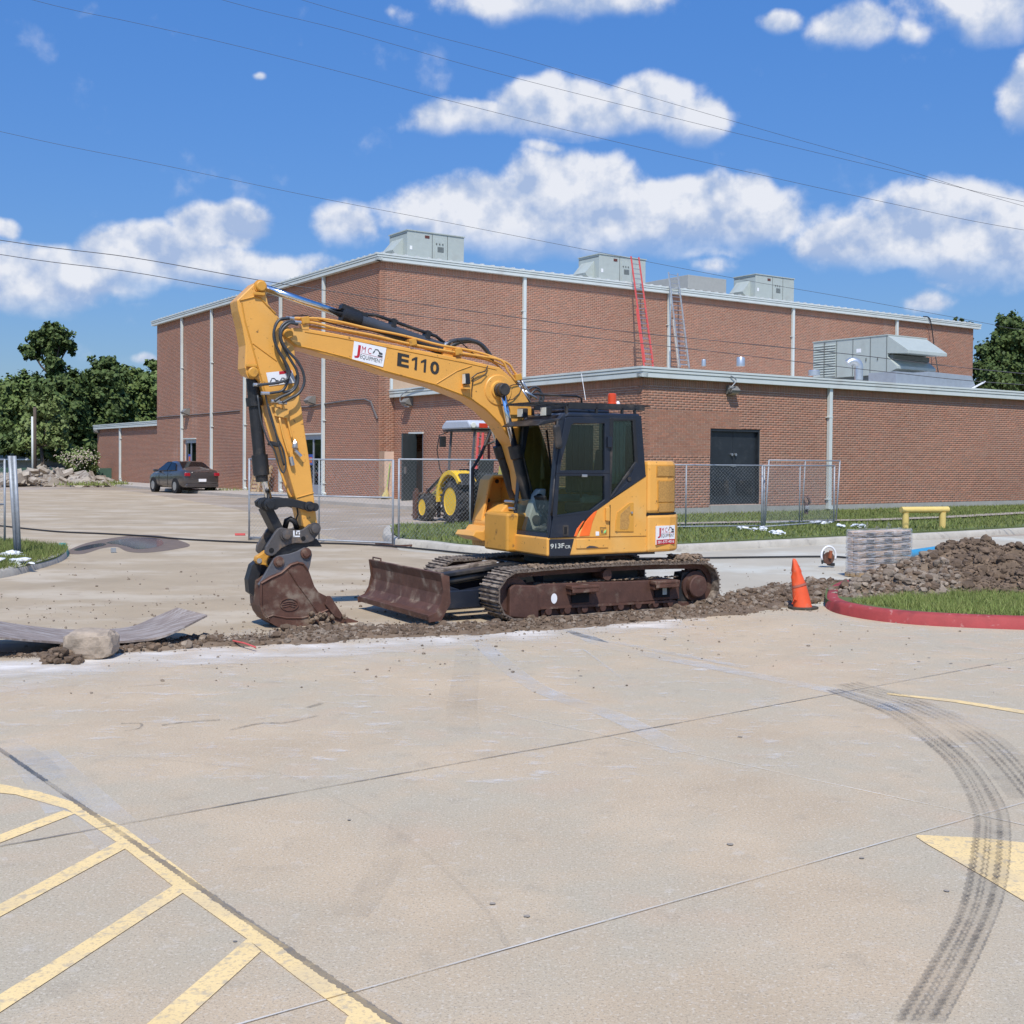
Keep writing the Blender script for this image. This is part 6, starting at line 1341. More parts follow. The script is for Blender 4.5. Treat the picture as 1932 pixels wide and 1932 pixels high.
# ================================================================== FENCES
def fence_panel(P0, P1, h, label, lean=(0, 0), rails=(.02, 1.0), posts=(0, 1), mid=True, mesh=True, feet=(), group='temporary chain link panels', cell=.10, pr=.024, midrail=None, zb=.05):
    P0 = np.array(P0, float); P1 = np.array(P1, float); P0[2] = P1[2] = 0; d = P1-P0; L = np.linalg.norm(d); d /= L; ln = np.array([lean[0], lean[1], 0])
    t = empty('chain_link_panel', P0, 0, label, 'fence', group, world=True)
    def pt(u, z): return Vector((P0+d*u+ln*(z/h)+np.array([0, 0, z])).tolist())
    for f in posts: MB().cyl(pt(L*f, 0), pt(L*f, h), pr, 8).build('post', GALV, t, smooth=True)
    for z in [zb+.02, h-.01]+([h*midrail] if midrail else []): MB().cyl(pt(0, z), pt(L, z), pr*.85, 8).build('rail', GALV, t, smooth=True)
    if mid: MB().cyl(pt(L*.5, zb), pt(L*.5, h), pr*.8, 8).build('brace_post', GALD, t, smooth=True)
    if mesh:
        n = int(L/cell); rows = int((h-zb)/cell); V = []; F = []
        r = .0019
        for k in range(n*1+1):
            for s_ in (1, -1):
                # each wire zigzags between neighbouring columns
                u0 = k*cell; pts = [(u0+(cell/2 if (i % 2 == 0) == (s_ > 0) else 0), zb+i*cell/2) for i in range(rows*2+1)] if s_ > 0 else None
                if pts is None: continue
                for (a, b) in zip(pts[:-1], pts[1:]):
                    if max(a[0], b[0]) > L: continue
                    A = pt(*a); B = pt(*b); dd = (B-A).normalized(); n1 = Vector((-d[1], d[0], 0)); n2 = dd.cross(n1)
                    o = len(V); V += [A+n1*r, A-n1*r*.5+n2*r, A-n1*r*.5-n2*r, B+n1*r, B-n1*r*.5+n2*r, B-n1*r*.5-n2*r]; F += [(o, o+1, o+4, o+3), (o+1, o+2, o+5, o+4), (o+2, o, o+3, o+5)]
                pts2 = [(p[0]+cell/2-(cell if False else 0), p[1]) for p in [(u0+(0 if (i % 2 == 0) else cell/2), zb+i*cell/2) for i in range(rows*2+1)]]
                for (a, b) in zip(pts2[:-1], pts2[1:]):
                    if max(a[0], b[0]) > L: continue
                    A = pt(*a); B = pt(*b); dd = (B-A).normalized(); n1 = Vector((-d[1], d[0], 0)); n2 = dd.cross(n1)
                    o = len(V); V += [A+n1*r, A-n1*r*.5+n2*r, A-n1*r*.5-n2*r, B+n1*r, B-n1*r*.5+n2*r, B-n1*r*.5-n2*r]; F += [(o, o+1, o+4, o+3), (o+1, o+2, o+5, o+4), (o+2, o, o+3, o+5)]
        fastmesh('chain_link', np.array([tuple(v) for v in V]), np.array(F), GALD, t, kind='stuff')
    for f in feet:
        c = pt(L*f, 0); mb = MB(); a = math.atan2(d[1], d[0])
        for q in (-.32, .32): mb.box(c+Vector((-d[1]*q*0+d[0]*q, d[0]*q*0+d[1]*q, .03)), (.035, 1.0, .04), a)
        for q in (-.48, .48): mb.box(c+Vector((-d[1]*q, d[0]*q, .03)), (.68, .035, .04), a)
        mb.build('base_frame', RUST, t)
    return t
HFN = 1.98
fence_panel(G(470, 1019), G(741, 1030), HFN+.0, 'chain link panel behind the excavator bucket, with a middle rail', midrail=.56)
fence_panel(G(752, 1029), G(1010, 1018), HFN+.02, 'chain link panel in front of the backhoe loader', feet=(.0,), zb=.06)
# right-hand run on the verge
def gz(x, y): return G(x, y, .14)
def lift(t): t.location.z = .14; 
fence_panel(gz(1140, 999), gz(1441, 996), 1.90, 'chain link panel before the dark double doors', posts=(1,), zb=.18)
fence_panel(gz(1437, 998), gz(1573, 988), 1.90, 'chain link panel right of the double doors, reaching the downspout', zb=.18)
fence_panel(gz(1443, 990)-np.array([0, 0, 0]), gz(1577, 985), 2.05, 'slightly taller chain link panel standing just behind another right of the double doors', zb=.18, lean=(.1, 0))
# gate post at far left and its panel
P = G(34, 1049, .12); t = empty('fence_post', (P[0], P[1], 0), 0, 'heavy galvanised post leaning at the left edge above the grass', 'fence post')
k = 1/pxm(P); topd = (23-34)*k
mb = MB()
for s_ in (-1, 1): mb.tube([(s_*.035, 0, .1), (topd+s_*.045, 0, 191*k+.1)], .034, 10)
mb.build('twin_post', GALV, t, smooth=True); mb = MB()
mb.add([(-.035, -.005, .1), (.035, -.005, .1), (topd+.045, -.005, 191*k+.1), (topd-.045, -.005, 191*k+.1), (-.035, .005, .1), (.035, .005, .1), (topd+.045, .005, 191*k+.1), (topd-.045, .005, 191*k+.1)], [(0, 1, 2, 3), (7, 6, 5, 4), (0, 4, 5, 1), (3, 2, 6, 7)])
mb.build('web_plate', mat('web_galv', (.30, .32, .33), .5, .6, .3, 30), t)
fence_panel(G(-190, 1040), G(9, 1036), 1.93, 'chain link gate leaf cut off by the left edge of the view', midrail=.5, mesh=True)

# ================================================================== BACKHOE LOADER (local: +x forward, +y left)
BT = rad(119); BP = G(861, 989.5); bf = np.array([math.cos(BT), math.sin(BT), 0]); blv = np.array([-math.sin(BT), math.cos(BT), 0])
BO = BP-blv*.95
bh = empty('backhoe_loader', BO, BT, 'yellow backhoe loader with grey canopy and chunky tyres behind the fence', 'backhoe loader')
TYRE = mat('tyre_rubber', (.035, .032, .03), .8, 0, .2, 5, col2=(.12, .105, .085), c2scale=4, c2lo=.48, c2hi=.7); BYEL = mat('backhoe_yellow', (.88, .55, .03), .45, 0, .07, 3, col2=(.45, .28, .06), c2scale=5, c2lo=.6, c2hi=.8)
BPAL = mat('backhoe_faded_yellow', (.74, .58, .15), .6, 0, .1, 4, col2=(.35, .27, .12), c2scale=6, c2lo=.55, c2hi=.75); MRN = mat('maroon_stripe', (.22, .03, .03), .5)
def wheel(parent, c, r, w, rim, lug, s, name='wheel'):
    t = MB().lathe(Vector(c)-Vector((0, w/2, 0)), (0, 1, 0), [(w*.1, r*.56), (0, r*.62), (0, r*.80), (w*.12, r*.93), (w*.3, r*.97), (w*.7, r*.97), (w*.88, r*.93), (w, r*.80), (w, r*.62), (w*.9, r*.56)], 36, False).build(name, TYRE, parent, smooth=True, auto=40)
    mb = MB(); n = lug
    for k in range(n):
        a = 2*math.pi*k/n
        for sd_ in (-1, 1):
            aa = a+(math.pi/n if sd_ > 0 else 0); cx_, cz = c[0]+math.cos(aa)*r*.965, c[2]+math.sin(aa)*r*.965
            mb.box((cx_, c[1]+sd_*w*.25, cz), (r*.10, w*.52, r*.11), 0, -aa) if False else None
            m_ = Matrix.Rotation(-aa, 3, 'Y') @ Matrix.Rotation(sd_*.55, 3, 'X'); vs = []
            for x in (-.5, .5):
                for y in (-.5, .5):
                    for z in (-.5, .5): vs.append(Vector((cx_, c[1]+sd_*w*.25, cz))+m_ @ Vector((x*r*.09, y*w*.56, z*r*.10)))
            mb.add(vs, [(0, 1, 3, 2), (4, 6, 7, 5), (0, 4, 5, 1), (2, 3, 7, 6), (0, 2, 6, 4), (1, 5, 7, 3)])
    mb.build('tyre_lugs', TYRE, t)
    y1 = c[1]+s*w*.30
    MB().lathe((c[0], y1, c[2]), (0, s, 0), [(w*.16, r*.61), (w*.19, r*.60), (w*.17, r*.57), (w*.0, r*.52), (-w*.14, r*.34), (-w*.12, 0.001)], 30).build('rim', BYEL, t, smooth=True, auto=40)
    MB().lathe((c[0], y1, c[2]), (0, s, 0), [(-w*.1, r*.22), (w*.02, r*.2), (w*.05, r*.1)], 14).build('hub', BLK, t)
    return t
for y in (.95, -.75): wheel(bh, (0, y, .71), .71, .46, 0, 18, 1 if y > 0 else -1)
for y in (.86, -.66): wheel(bh, (2.35, y, .44), .44, .36, 0, 15, 1 if y > 0 else -1)
MB().box((1.4, .1, .80), (2.6, .62, .42)).build('chassis', BLK, bh, bevel=.03)
MB().prism([(.9, .95), (2.5, .90), (2.6, 1.05), (2.6, 1.30), (2.1, 1.42), (.9, 1.55)], -.25, .45).build('engine_hood', BPAL, bh, bevel=.04)
MB().box((1.35, .50, .72), (.42, .14, .50)).build('side_step_panel', BPAL, bh, bevel=.02)
for z in (.62, .74, .86): MB().box((1.35, .58, z), (.34, .03, .04)).build('step_slot', DARK, bh)
# rear fender over the wheel
fp_ = [(.92*math.cos(a), .74+.92*math.sin(a)) for a in np.linspace(rad(-5), rad(140), 12)]; fi_ = [(.76*math.cos(a), .74+.79*math.sin(a)) for a in np.linspace(rad(140), rad(-5), 12)]
MB().prism(fp_+fi_, .62, 1.22).build('fender', BYEL, bh, bevel=.01)
MB().box((-.45, .9, 1.28), (.5, .5, .42), 0, .5).build('battery_box', BLK, bh, bevel=.02)
# loader arms
for y in (.55, -.35):
    o = MB().prism([(.75, 1.60), (.95, 1.62), (1.25, 1.45), (2.9, .72), (3.05, .50), (2.92, .42), (2.75, .55), (1.1, 1.22), (.70, 1.42)], y-.06, y+.06).build('loader_arm', BPAL, bh, bevel=.01)
    if y > 0:
        MB().prism([(1.0, 1.22), (2.72, .50), (2.66, .42), (1.0, 1.10)], y-.03, y+.075).build('maroon_stripe', MRN, o)
        textmesh('lettering', 'HOLLAND', INK, o, Vector((2.72, y+.066, .635)), (-1, 0, .44), (0.44, 0, 1), .62, .12, off=.02)
        MB().cyl((1.2, y+.06, 1.05), (2.0, y+.06, .9), .045, 10).build('lift_ram', BLK, o); MB().box((1.55, y+.07, 1.0), (.10, .05, .09)).build('sticker', WHT, o)
    MB().tube([(1.5, y-.02, 1.62), (2.2, y-.02, 1.30), (2.95, y-.02, .95)], .05, 8).build('tilt_ram', BLK, bh)
mb = MB(); mb.box((3.05, .1, .85), (.10, 1.7, .08)); mb.box((3.05, .1, .35), (.10, 1.7, .10))
for y in (-.7, -.3, .1, .5, .92): mb.box((3.05, y, .55), (.12, .10, .98))
mb.box((3.1, .93, .48), (.20, .12, .90)); mb.build('fork_carriage', RUST, bh, bevel=.01)
for y in (-.35, .55): MB().box((3.6, y, .10), (1.1, .12, .05)).build('fork', RUST, bh)
# floor, seat, controls
MB().box((.1, .1, 1.12), (1.4, 1.1, .12)).build('operator_floor', BLK, bh, bevel=.02)
mb = MB(); mb.box((-.1, .1, 1.45), (.5, .5, .15)); mb.box((-.32, .1, 1.75), (.14, .5, .5), 0, -.1); mb.build('seat', SEAT, bh, bevel=.05)
MB().box((.75, .1, 1.45), (.35, .7, .5)).build('dashboard', SEAT, bh, bevel=.06)
MB().box((-.85, .2, 1.35), (.4, .9, .5)).build('rear_console', SEAT, bh, bevel=.08)
cc = Vector((.45, .1, 1.88)); mb = MB(); mb.tube([cc+Vector((.22*math.cos(a)*.8, .22*math.sin(a), .22*math.cos(a)*-.35)) for a in np.linspace(0, 2*math.pi, 20)], .016, 6, cap=False); mb.cyl(cc, (.62, .1, 1.55), .018, 6); mb.tube([cc+Vector((.17, 0, -.08)), cc, cc-Vector((.17, 0, -.08))], .012, 5); mb.build('steering_wheel', RUB, bh)
# canopy
ROPS = mat('rops_grey', (.10, .10, .11), .5); CANG = mat('canopy_grey', (.50, .53, .58), .45, 0, .04)
for (x, y, mm_) in ((.85, .80, ROPS), (.85, -.60, MRN), (-.75, .80, ROPS), (-.75, -.60, ROPS)):
    MB().tube([(x, y, 1.2), (x-.02, y, 2.0), (x-.06, y*.94, 2.86)], .045, 6).build('canopy_post', mm_, bh)
MB().prism([(-.95, 2.92), (-.98, 3.02), (-.75, 3.18), (.75, 3.20), (1.02, 3.05), (1.05, 2.92)], -.78, .98).build('canopy', CANG, bh, bevel=.05)
MB().box((.04, .1, 2.885), (1.9, 1.7, .05)).build('canopy_rim', BLK, bh)
for y in (.55, -.35):
    MB().box((-.98, y, 3.02), (.06, .28, .14)).build('tail_light', mat('tail_light_red', (.55, .04, .02), .3), bh, bevel=.01)
for y in (.88, -.66): MB().lathe((-.99, y, 3.03), (-1, 0, 0), [(-.06, .09), (0, .09), (.01, .07)], 16).build('work_lamp', mat('lamp_lens', (.7, .7, .62), .15), bh)
MB().box((.9, 1.0, 2.55), (.06, .22, .34)).build('mirror', BLK, bh, bevel=.02)
MB().tube([(.9, .82, 2.85), (1.05, 1.05, 2.75), (1.1, 1.1, 2.3), (1.15, .98, 1.7), (1.1, .8, 1.35)], .018, 6).build('mirror_stay', BLK, bh, smooth=True)
# rear digging boom folded up behind the canopy
DIG = mat('digger_boom_yellow', (.62, .52, .10), .5, 0, .1, 4)
MB().prism([(-1.2, 1.0), (-1.0, 1.1), (-1.5, 3.0), (-1.75, 4.05), (-2.0, 4.1), (-1.95, 3.6), (-1.75, 2.8)], -.15, .12).build('digging_boom', DIG, bh, bevel=.02)
MB().prism([(-1.80, 4.1), (-1.95, 4.2), (-2.35, 3.2), (-2.3, 1.6), (-2.1, 1.6), (-2.05, 3.0)], -.13, .10).build('digging_arm', DIG, bh, bevel=.02)
MB().box((-1.2, 0, .75), (.35, .9, .9)).build('swing_tower', BLK, bh, bevel=.03)
mb = MB(); mb.prism([(-2.35, 1.6), (-2.05, 1.6), (-1.75, 1.2), (-1.85, .85), (-2.2, .75), (-2.5, 1.1)], -.25, .2); mb.build('digging_bucket', BLK, bh, bevel=.02)
for yy in (-.05, .08): MB().tube([(-1.5, yy, 3.2), (-1.9, yy+.15, 3.9), (-2.1, yy, 4.15), (-2.2, yy, 3.6)], .022, 6).build('hose', RUB, bh, smooth=True)
# red ladder piece standing behind the backhoe
LP = anL(905, 905); q0 = fpt(*AL, anL(905, 905, .9)[0], ZB, .9); q1 = fpt(*AL, *anL(912, 800, .1), .1)
t = empty('step_ladder', tuple(q0), 0, 'red ladder leaning on the annex side wall behind the backhoe', 'ladder', world=True)
sdv = Vector((VL*.42).tolist())
for s_ in (0, 1): MB().tube([q0+sdv*s_, q1+sdv*s_*.8], .05, 4).build('side_rail', LRED, t)
for i in range(9): MB().cyl(q0+(q1-q0)*(i+.5)/9, q0+(q1-q0)*(i+.5)/9+sdv*.9, .02, 6).build('rung', STL, t)

# ================================================================== SPOIL, RUBBLE AND LOOSE THINGS
SPOIL = mat('spoil_clay', (.165, .115, .075), .98, 0, .3, 3, col2=(.27, .205, .145), c2scale=1.3, c2lo=.50, c2hi=.68, bump=.8, bscale=18)
CLOD = mat('clay_clods', (.175, .12, .078), .98, 0, .35, 9, island=.35, c3=(.125, .085, .055), bump=1.0, bscale=22)
CLODG = mat('grey_clods', (.30, .24, .18), .98, 0, .2, 5, island=.25, c3=(.22, .17, .125), bump=1.0, bscale=22)
def vnoise(x, y, s, seed=0):
    x = x*s+seed*17.3; y = y*s+seed*9.1; i = np.floor(x); j = np.floor(y); fx = x-i; fy = y-j; fx = fx*fx*(3-2*fx); fy = fy*fy*(3-2*fy)
    def h(a, b): v = np.sin(a*127.1+b*311.7+seed*13)*43758.5453; return v-np.floor(v)
    return (h(i, j)*(1-fx)+h(i+1, j)*fx)*(1-fy)+(h(i, j+1)*(1-fx)+h(i+1, j+1)*fx)*fy
def heightmesh(name, foot, hf, m, step=.06, base=0.0):
    P = np.array(foot); lo = P.min(0)-.1; hi = P.max(0)+.1; nx = int((hi[0]-lo[0])/step)+2; ny = int((hi[1]-lo[1])/step)+2
    X, Y = np.meshgrid(lo[0]+np.arange(nx)*step, lo[1]+np.arange(ny)*step, indexing='ij'); Z = hf(X, Y)
    v = np.c_[X.ravel(), Y.ravel(), Z.ravel()+base]; i, j = np.meshgrid(np.arange(nx-1), np.arange(ny-1), indexing='ij'); a = (i*ny+j).ravel(); q = np.c_[a, a+ny, a+ny+1, a+1]
    zq = Z.ravel()[q].max(1); q = q[zq > -.04]
    return fastmesh(name, v, q, m, smooth=False)
# --- dirt pile on the red-kerbed island
pk = []
for (x, y, gx, gy) in ((1806, 1015.6, 1815, 1092), (1774, 1029.4, 1780, 1098), (1861, 1024.4, 1862, 1090), (1901, 1025.6, 1905, 1090), (1741, 1042, 1748, 1100), (1699, 1067, 1705, 1108), (1661, 1077, 1665, 1112), (1625, 1090, 1628, 1118), (1950, 1028, 1950, 1090), (2010, 1030, 2010, 1088), (2080, 1050, 2080, 1088), (1840, 1050, 1840, 1104), (1780, 1060, 1790, 1112), (1900, 1055, 1900, 1106), (1720, 1085, 1725, 1120), (1850, 1085, 1850, 1118), (1930, 1080, 1930, 1118), (1670, 1100, 1670, 1124), (1610, 1110, 1608, 1126)):
    g = G(gx, gy, .1); P = PL(x, y, g, np.array([0, 1., 0])); pk.append((g[0], g[1], max(.05, P[2])))
pk = np.array(pk)
def pile_h(X, Y):
    Z = np.full(X.shape, -.5)
    for (a, b, h) in pk:
        r = h*1.25+.10; d = np.sqrt((X-a)**2+(Y-b)**2)/r; Z = np.maximum(Z, h*(1-d**1.25)+(vnoise(X, Y, 2.2, 1)-.5)*.12*h)
    Z += (vnoise(X, Y, 4, 2)-.5)*.16+(vnoise(X, Y, 9, 3)-.5)*.10+(vnoise(X, Y, 20, 4)-.5)*.05; 
    return np.where(Z > .02, Z, -.5)
foot = [(pk[:, 0].min()-1.2, pk[:, 1].min()-1.5), (pk[:, 0].max()+1.2, pk[:, 1].max()+1.5)]
pile = heightmesh('dirt_pile', foot, pile_h, SPOIL, .05); tag(pile, 'heap of dark brown excavated clay inside the red kerb', 'dirt pile')
mb = MB(); mg = MB(); n = 0
PX = rng.uniform(foot[0][0], foot[1][0], 40000); PY_ = rng.uniform(foot[0][1], foot[1][1], 40000); PZ = pile_h(PX, PY_); ok_ = PZ > -.2
for x, y, z in list(zip(PX[ok_], PY_[ok_], PZ[ok_]))[:11000]:
    n += 1; r = min(.10, .008+random.expovariate(1/.017)); grey = x < G(1760, 1115)[0] and y < G(1700, 1108)[1] and random.random() < .6
    (mg if grey else mb).blob((x, y, z+r*.1), r, (1, random.uniform(.7, 1.1), random.uniform(.55, .9)), 2 if r > .04 else 1, .22 if r > .04 else .38)
mb.build('clods', CLOD, pile, kind='stuff', smooth=True, auto=28); mg.build('grey_clods', CLODG, pile, kind='stuff', smooth=True, auto=28)
# --- spoil strip along the trench, from far left past the excavator to the cone
cl_pts = [(-40, 1236, .12), (100, 1236, .14), (300, 1224, .16), (400, 1210, .35), (540, 1202, .5), (640, 1195, .55), (760, 1192, .45), (860, 1190, .35), (960, 1184, .35), (1060, 1177, .35), (1180, 1168, .35), (1290, 1160, .35), (1370, 1146, .55), (1440, 1133, .7), (1520, 1118, .75), (1590, 1108, .8)]
cl = np.array([(*G(x, y)[:2], w) for x, y, w in cl_pts])
def strip_h(X, Y):
    best = np.full(X.shape, 9.0); hw = np.zeros(X.shape); tt_ = np.zeros(X.shape)
    for k, (a, b) in enumerate(zip(cl[:-1], cl[1:])):
        d = b[:2]-a[:2]; L2_ = d@d; t = np.clip(((X-a[0])*d[0]+(Y-a[1])*d[1])/L2_, 0, 1); dd = np.hypot(X-a[0]-d[0]*t, Y-a[1]-d[1]*t); m_ = dd < best
        best = np.where(m_, dd, best); hw = np.where(m_, a[2]+(b[2]-a[2])*t, hw); tt_ = np.where(m_, k+t, tt_)
    e = 1-best/(hw*(.55+.6*vnoise(X, Y, 1.6, 5)+.35*vnoise(X, Y, 6, 8)))
    Z = np.minimum(e, .5)*.09*(.4+vnoise(X, Y, 3.5, 6)) + (vnoise(X, Y, 14, 7)-.5)*.03*(e > 0)
    Z = np.where((tt_ > 11.5), Z*1.9, Z)
    patch = vnoise(X, Y, .9, 12)
    return np.where((e > 0) & ((patch > .30) | (tt_ > 8)), Z+.004, -.5)
lo_, hi_ = cl[:, :2].min(0)-1, cl[:, :2].max(0)+1
strip_ = heightmesh('spoil_strip', [tuple(lo_), tuple(hi_)], strip_h, SPOIL, .06); tag(strip_, 'strip of crumbled clay left along the trench under the excavator', 'dirt strip')
mb = MB(); mg = MB(); n = 0
LQ = []
seglen = np.linalg.norm(np.diff(cl[:, :2], axis=0), axis=1); 
for q_ in range(9000):
    k = random.choices(range(len(cl)-1), seglen)[0]; t = random.random(); a, b = cl[k], cl[k+1]; w = a[2]+(b[2]-a[2])*t; o = random.gauss(0, .55)*w; d = b[:2]-a[:2]; d = d/np.linalg.norm(d)
    x, y = a[:2]+(b[:2]-a[:2])*t+np.array([-d[1], d[0]])*o; LQ.append((x, y, k))
LQ = np.array(LQ); LZ = strip_h(LQ[:, 0], LQ[:, 1])
for (x, y, k), z in zip(LQ, LZ):
    z = max(z, 0); mean = (.014 if k > 11 else .009) if z > 0 else .004
    r = min(.06, .006+random.expovariate(1/mean)); (mg if random.random() < .3 else mb).blob((x, y, z+r*.2), r, (1, random.uniform(.7, 1.1), .75), 2 if r > .035 else 1, .2 if r > .035 else .3)
mb.build('clods', CLOD, strip_, kind='stuff', smooth=True, auto=28); mg.build('pale_clods', CLODG, strip_, kind='stuff', smooth=True, auto=28)
gr_ = MB()
for k in range(1500):
    x = random.gauss(0, 1)*600+650; y = random.gauss(1165-(x-650)*.03, 55)
    if not -60 < x < 1960: continue
    g = G(x, y); gr_.blob((g[0], g[1], .006), min(.02, .003+random.expovariate(1/.005))*(1 if y > 1150 else 1.4), (1, 1, .7), 1, .4)
tag(gr_.build('gravel', CLODG, None, kind='stuff'), 'small stones and crumbs scattered over the concrete', 'gravel')
# standing lump by the track
lm = MB(); g = G(986, 1172); lm.blob((g[0], g[1], .08), .11, (1, .7, 1.3), 2, .22); tag(lm.build('dirt_lump', CLODG, None, bevel=0), 'pale lump of clay standing against the near track', 'dirt lump')
# --- wrapped chunk / concrete lump at left
g = G(166, 1243); mb = MB(); vs, fs = ICO[3]; out = []
for v in vs:
    p = np.array(v); q = np.sign(p)*np.abs(p)**.55*np.array([.225, .18, .14]); q *= 1+.07*abs(math.sin(p[0]*11+p[2]*6))+.07*abs(math.sin(p[2]*13-p[0]*5+p[1]*3))+.05*random.uniform(-1, 1); out.append((g[0]+q[0], g[1]+.1+q[1], max(.0, .13+q[2])))
mb.add(out, fs); ck = mb.build('concrete_chunk', mat('chunk_grey_tan', (.40, .32, .24), .95, 0, .2, 8, col2=(.30, .24, .18), c2scale=5, c2lo=.48, c2hi=.62, bump=1.0, bscale=9), None); tag(ck, 'blocky pale chunk of broken concrete wrapped in crumpled paper in front of the curved plate', 'concrete chunk')
mb = MB()
for k in range(170):
    x = random.uniform(80, 150); q = G(x, random.uniform(1236, 1254)); mb.blob((q[0], q[1], random.uniform(0, .12)*(1-abs(x-118)/40)), random.uniform(.015, .055), (1, 1, .8), 1, .35)
tag(mb.build('dirt_clump', CLOD, None, kind='stuff'), 'dark crumbly soil heaped left of the concrete chunk', 'dirt')
# --- curved steel/timber plate, both ends sprung up from the ground
PLT = mat('weathered_plate', (.27, .215, .18), .75, .1, .2, 5, col2=(.40, .35, .31), c2scale=4, c2lo=.45, c2hi=.62, streak=(1, 6, 1), bump=.3, bscale=30)
far_ = [(0, 1172), (62, 1181), (125, 1187), (200, 1187), (250, 1181), (287, 1166), (334, 1146)]; near = [(0, 1201), (62, 1207), (125, 1211), (200, 1210), (250, 1208), (312, 1198), (391, 1160)]
hz = [.20, .13, .07, .05, .08, .15, .30]; hz2 = [.20, .13, .07, .05, .07, .14, .29]
fa = [G(x, y, h+.02) for (x, y), h in zip(far_, hz)]; na = [G(x, y, h+.02) for (x, y), h in zip(near, hz2)]
fa = [fa[0]+(fa[0]-fa[1])*1.2+np.array([0, 0, .03])]+fa; na = [na[0]+(na[0]-na[1])*1.2+np.array([0, 0, .03])]+na
fa = smooth_line(fa, 6); na = smooth_line(na, 6); n = len(fa); mb = MB(); v = [tuple(p) for p in fa]+[tuple(p) for p in na]+[(p[0], p[1], p[2]-.022) for p in fa]+[(p[0], p[1], p[2]-.022) for p in na]; f = []
for i in range(n-1): f += [(i, i+1, n+i+1, n+i), (2*n+i, 3*n+i, 3*n+i+1, 2*n+i+1), (i, 2*n+i, 2*n+i+1, i+1), (n+i, n+i+1, 3*n+i+1, 3*n+i)]
f += [(0, n, 3*n, 2*n), (n-1, 3*n-1, 4*n-1, 2*n-1)]; mb.add(v, f); tag(mb.build('curved_plate', PLT, None, smooth=True, auto=40), 'long weathered plate bowed upward at both ends beside the trench at left', 'plate')
t = MB().tube([G(440, 1209, .05), G(460, 1213, .06), G(482, 1221, .05)], .010, 5).build('wire_bit', LRED, None); tag(t, 'short pink red stick lying on the spoil', 'stick')
# --- traffic cone
g = G(1514, 1149); tp = PL(1498, 1054, g, np.array([0, 1., 0])); Hc = float(tp[2]); lx = float(tp[0]-g[0])
cone = empty('traffic_cone', g, 0, 'battered orange traffic cone leaning left beside the red kerb', 'traffic cone')
COR = mat('cone_orange', (.80, .105, .03), .55, 0, .10, 6, col2=(.55, .22, .14), c2scale=6, c2lo=.56, c2hi=.74)
vs = []; fs = []; prof_ = [(0, .125), (.06, .118), (.2, .108), (.35, .098), (.5, .085), (.62, .076), (.70, .060), (.74, .062), (.80, .052), (.88, .040), (.95, .030), (1.0, .016)]; sg = 20
for i, (t_, r) in enumerate(prof_):
    for k in range(sg):
        a = 2*math.pi*k/sg; rr = r*1.05*(1+(.10*math.sin(3*a+t_*9)+.06*math.sin(5*a-t_*14))*(t_ > .5)+.03*math.sin(2*a+4*t_)); vs.append((lx*t_**1.1+rr*math.cos(a), rr*.9*math.sin(a), .035+t_*(Hc-.035)))
    if i: fs += [((i-1)*sg+k, (i-1)*sg+(k+1) % sg, i*sg+(k+1) % sg, i*sg+k) for k in range(sg)]
fs.append(tuple(range((len(prof_)-1)*sg, len(prof_)*sg))); MB().add(vs, fs).build('cone_body', COR, cone, smooth=True)
mb = MB()
for i, t_ in enumerate((.46, .49)):
    pass
v2 = []; f2 = []
for i, t_ in enumerate((.43, .475)):
    r = .0955-.005*i
    for k in range(sg): a = 2*math.pi*k/sg; v2.append((lx*t_**1.1+r*1.06*math.cos(a), r*.97*math.sin(a), .035+t_*(Hc-.035)+.03*math.cos(a)))
f2 = [(k, (k+1) % sg, sg+(k+1) % sg, sg+k) for k in range(sg)]; mb.add(v2, f2); mb.build('worn_band', mat('cone_band', (.40, .13, .09), .8), cone, smooth=True)
MB().prism([(.20*math.cos(a)*(1+.12*math.sin(3*a+1)), .17*math.sin(a)*(1+.15*math.sin(4*a))) for a in np.linspace(0, 6.0, 14)], .0, .035, 'Z').build('cone_base', mat('cone_base_black', (.06, .05, .035), .8, 0, .3), cone, bevel=.008)
mb = MB()
for a_ in (-.4, .5, 1.2): mb.box((-.10, -.07*a_, .12+.05*a_), (.05, .01, .10), .4, .5)
mb.build('torn_flap', COR, cone)
# --- cut-off saw
g = G(1563, 1070); saw = empty('cut_off_saw', g, rad(15), 'small cut-off saw standing on its blade, white guard on top', 'saw'); k = 1/pxm(g)
rr = 15*k
MB().lathe((0, 0, 17*k), (0, 1, 0), [(-.01, rr*.78), (.01, rr*.78)], 24).build('blade', RUST, saw)
MB().tube([(rr*math.cos(a), 0, 22*k+rr*1.15*math.sin(a)) for a in np.linspace(-.5, math.pi+.5, 16)], .020, 8).build('guard', WHT, saw, smooth=True)
MB().box((0, .10, 15*k), (9*k, .16, 17*k)).build('motor', mat('saw_green_grey', (.16, .18, .15), .6), saw, bevel=.02); MB().box((2*k, -.03, 24*k), (5*k, .06, 15*k), 0, .15).build('arm', mat('saw_orange', (.35, .10, .04), .6, 0, .3), saw, bevel=.01)
MB().box((8*k, .05, 5*k), (8*k, .18, 6*k)).build('handle', BLK, saw, bevel=.015); MB().tube([(-12*k, .02, 6*k), (-14*k, .02, 20*k), (-8*k, .02, 30*k)], .014, 6).build('hose', BLK, saw)
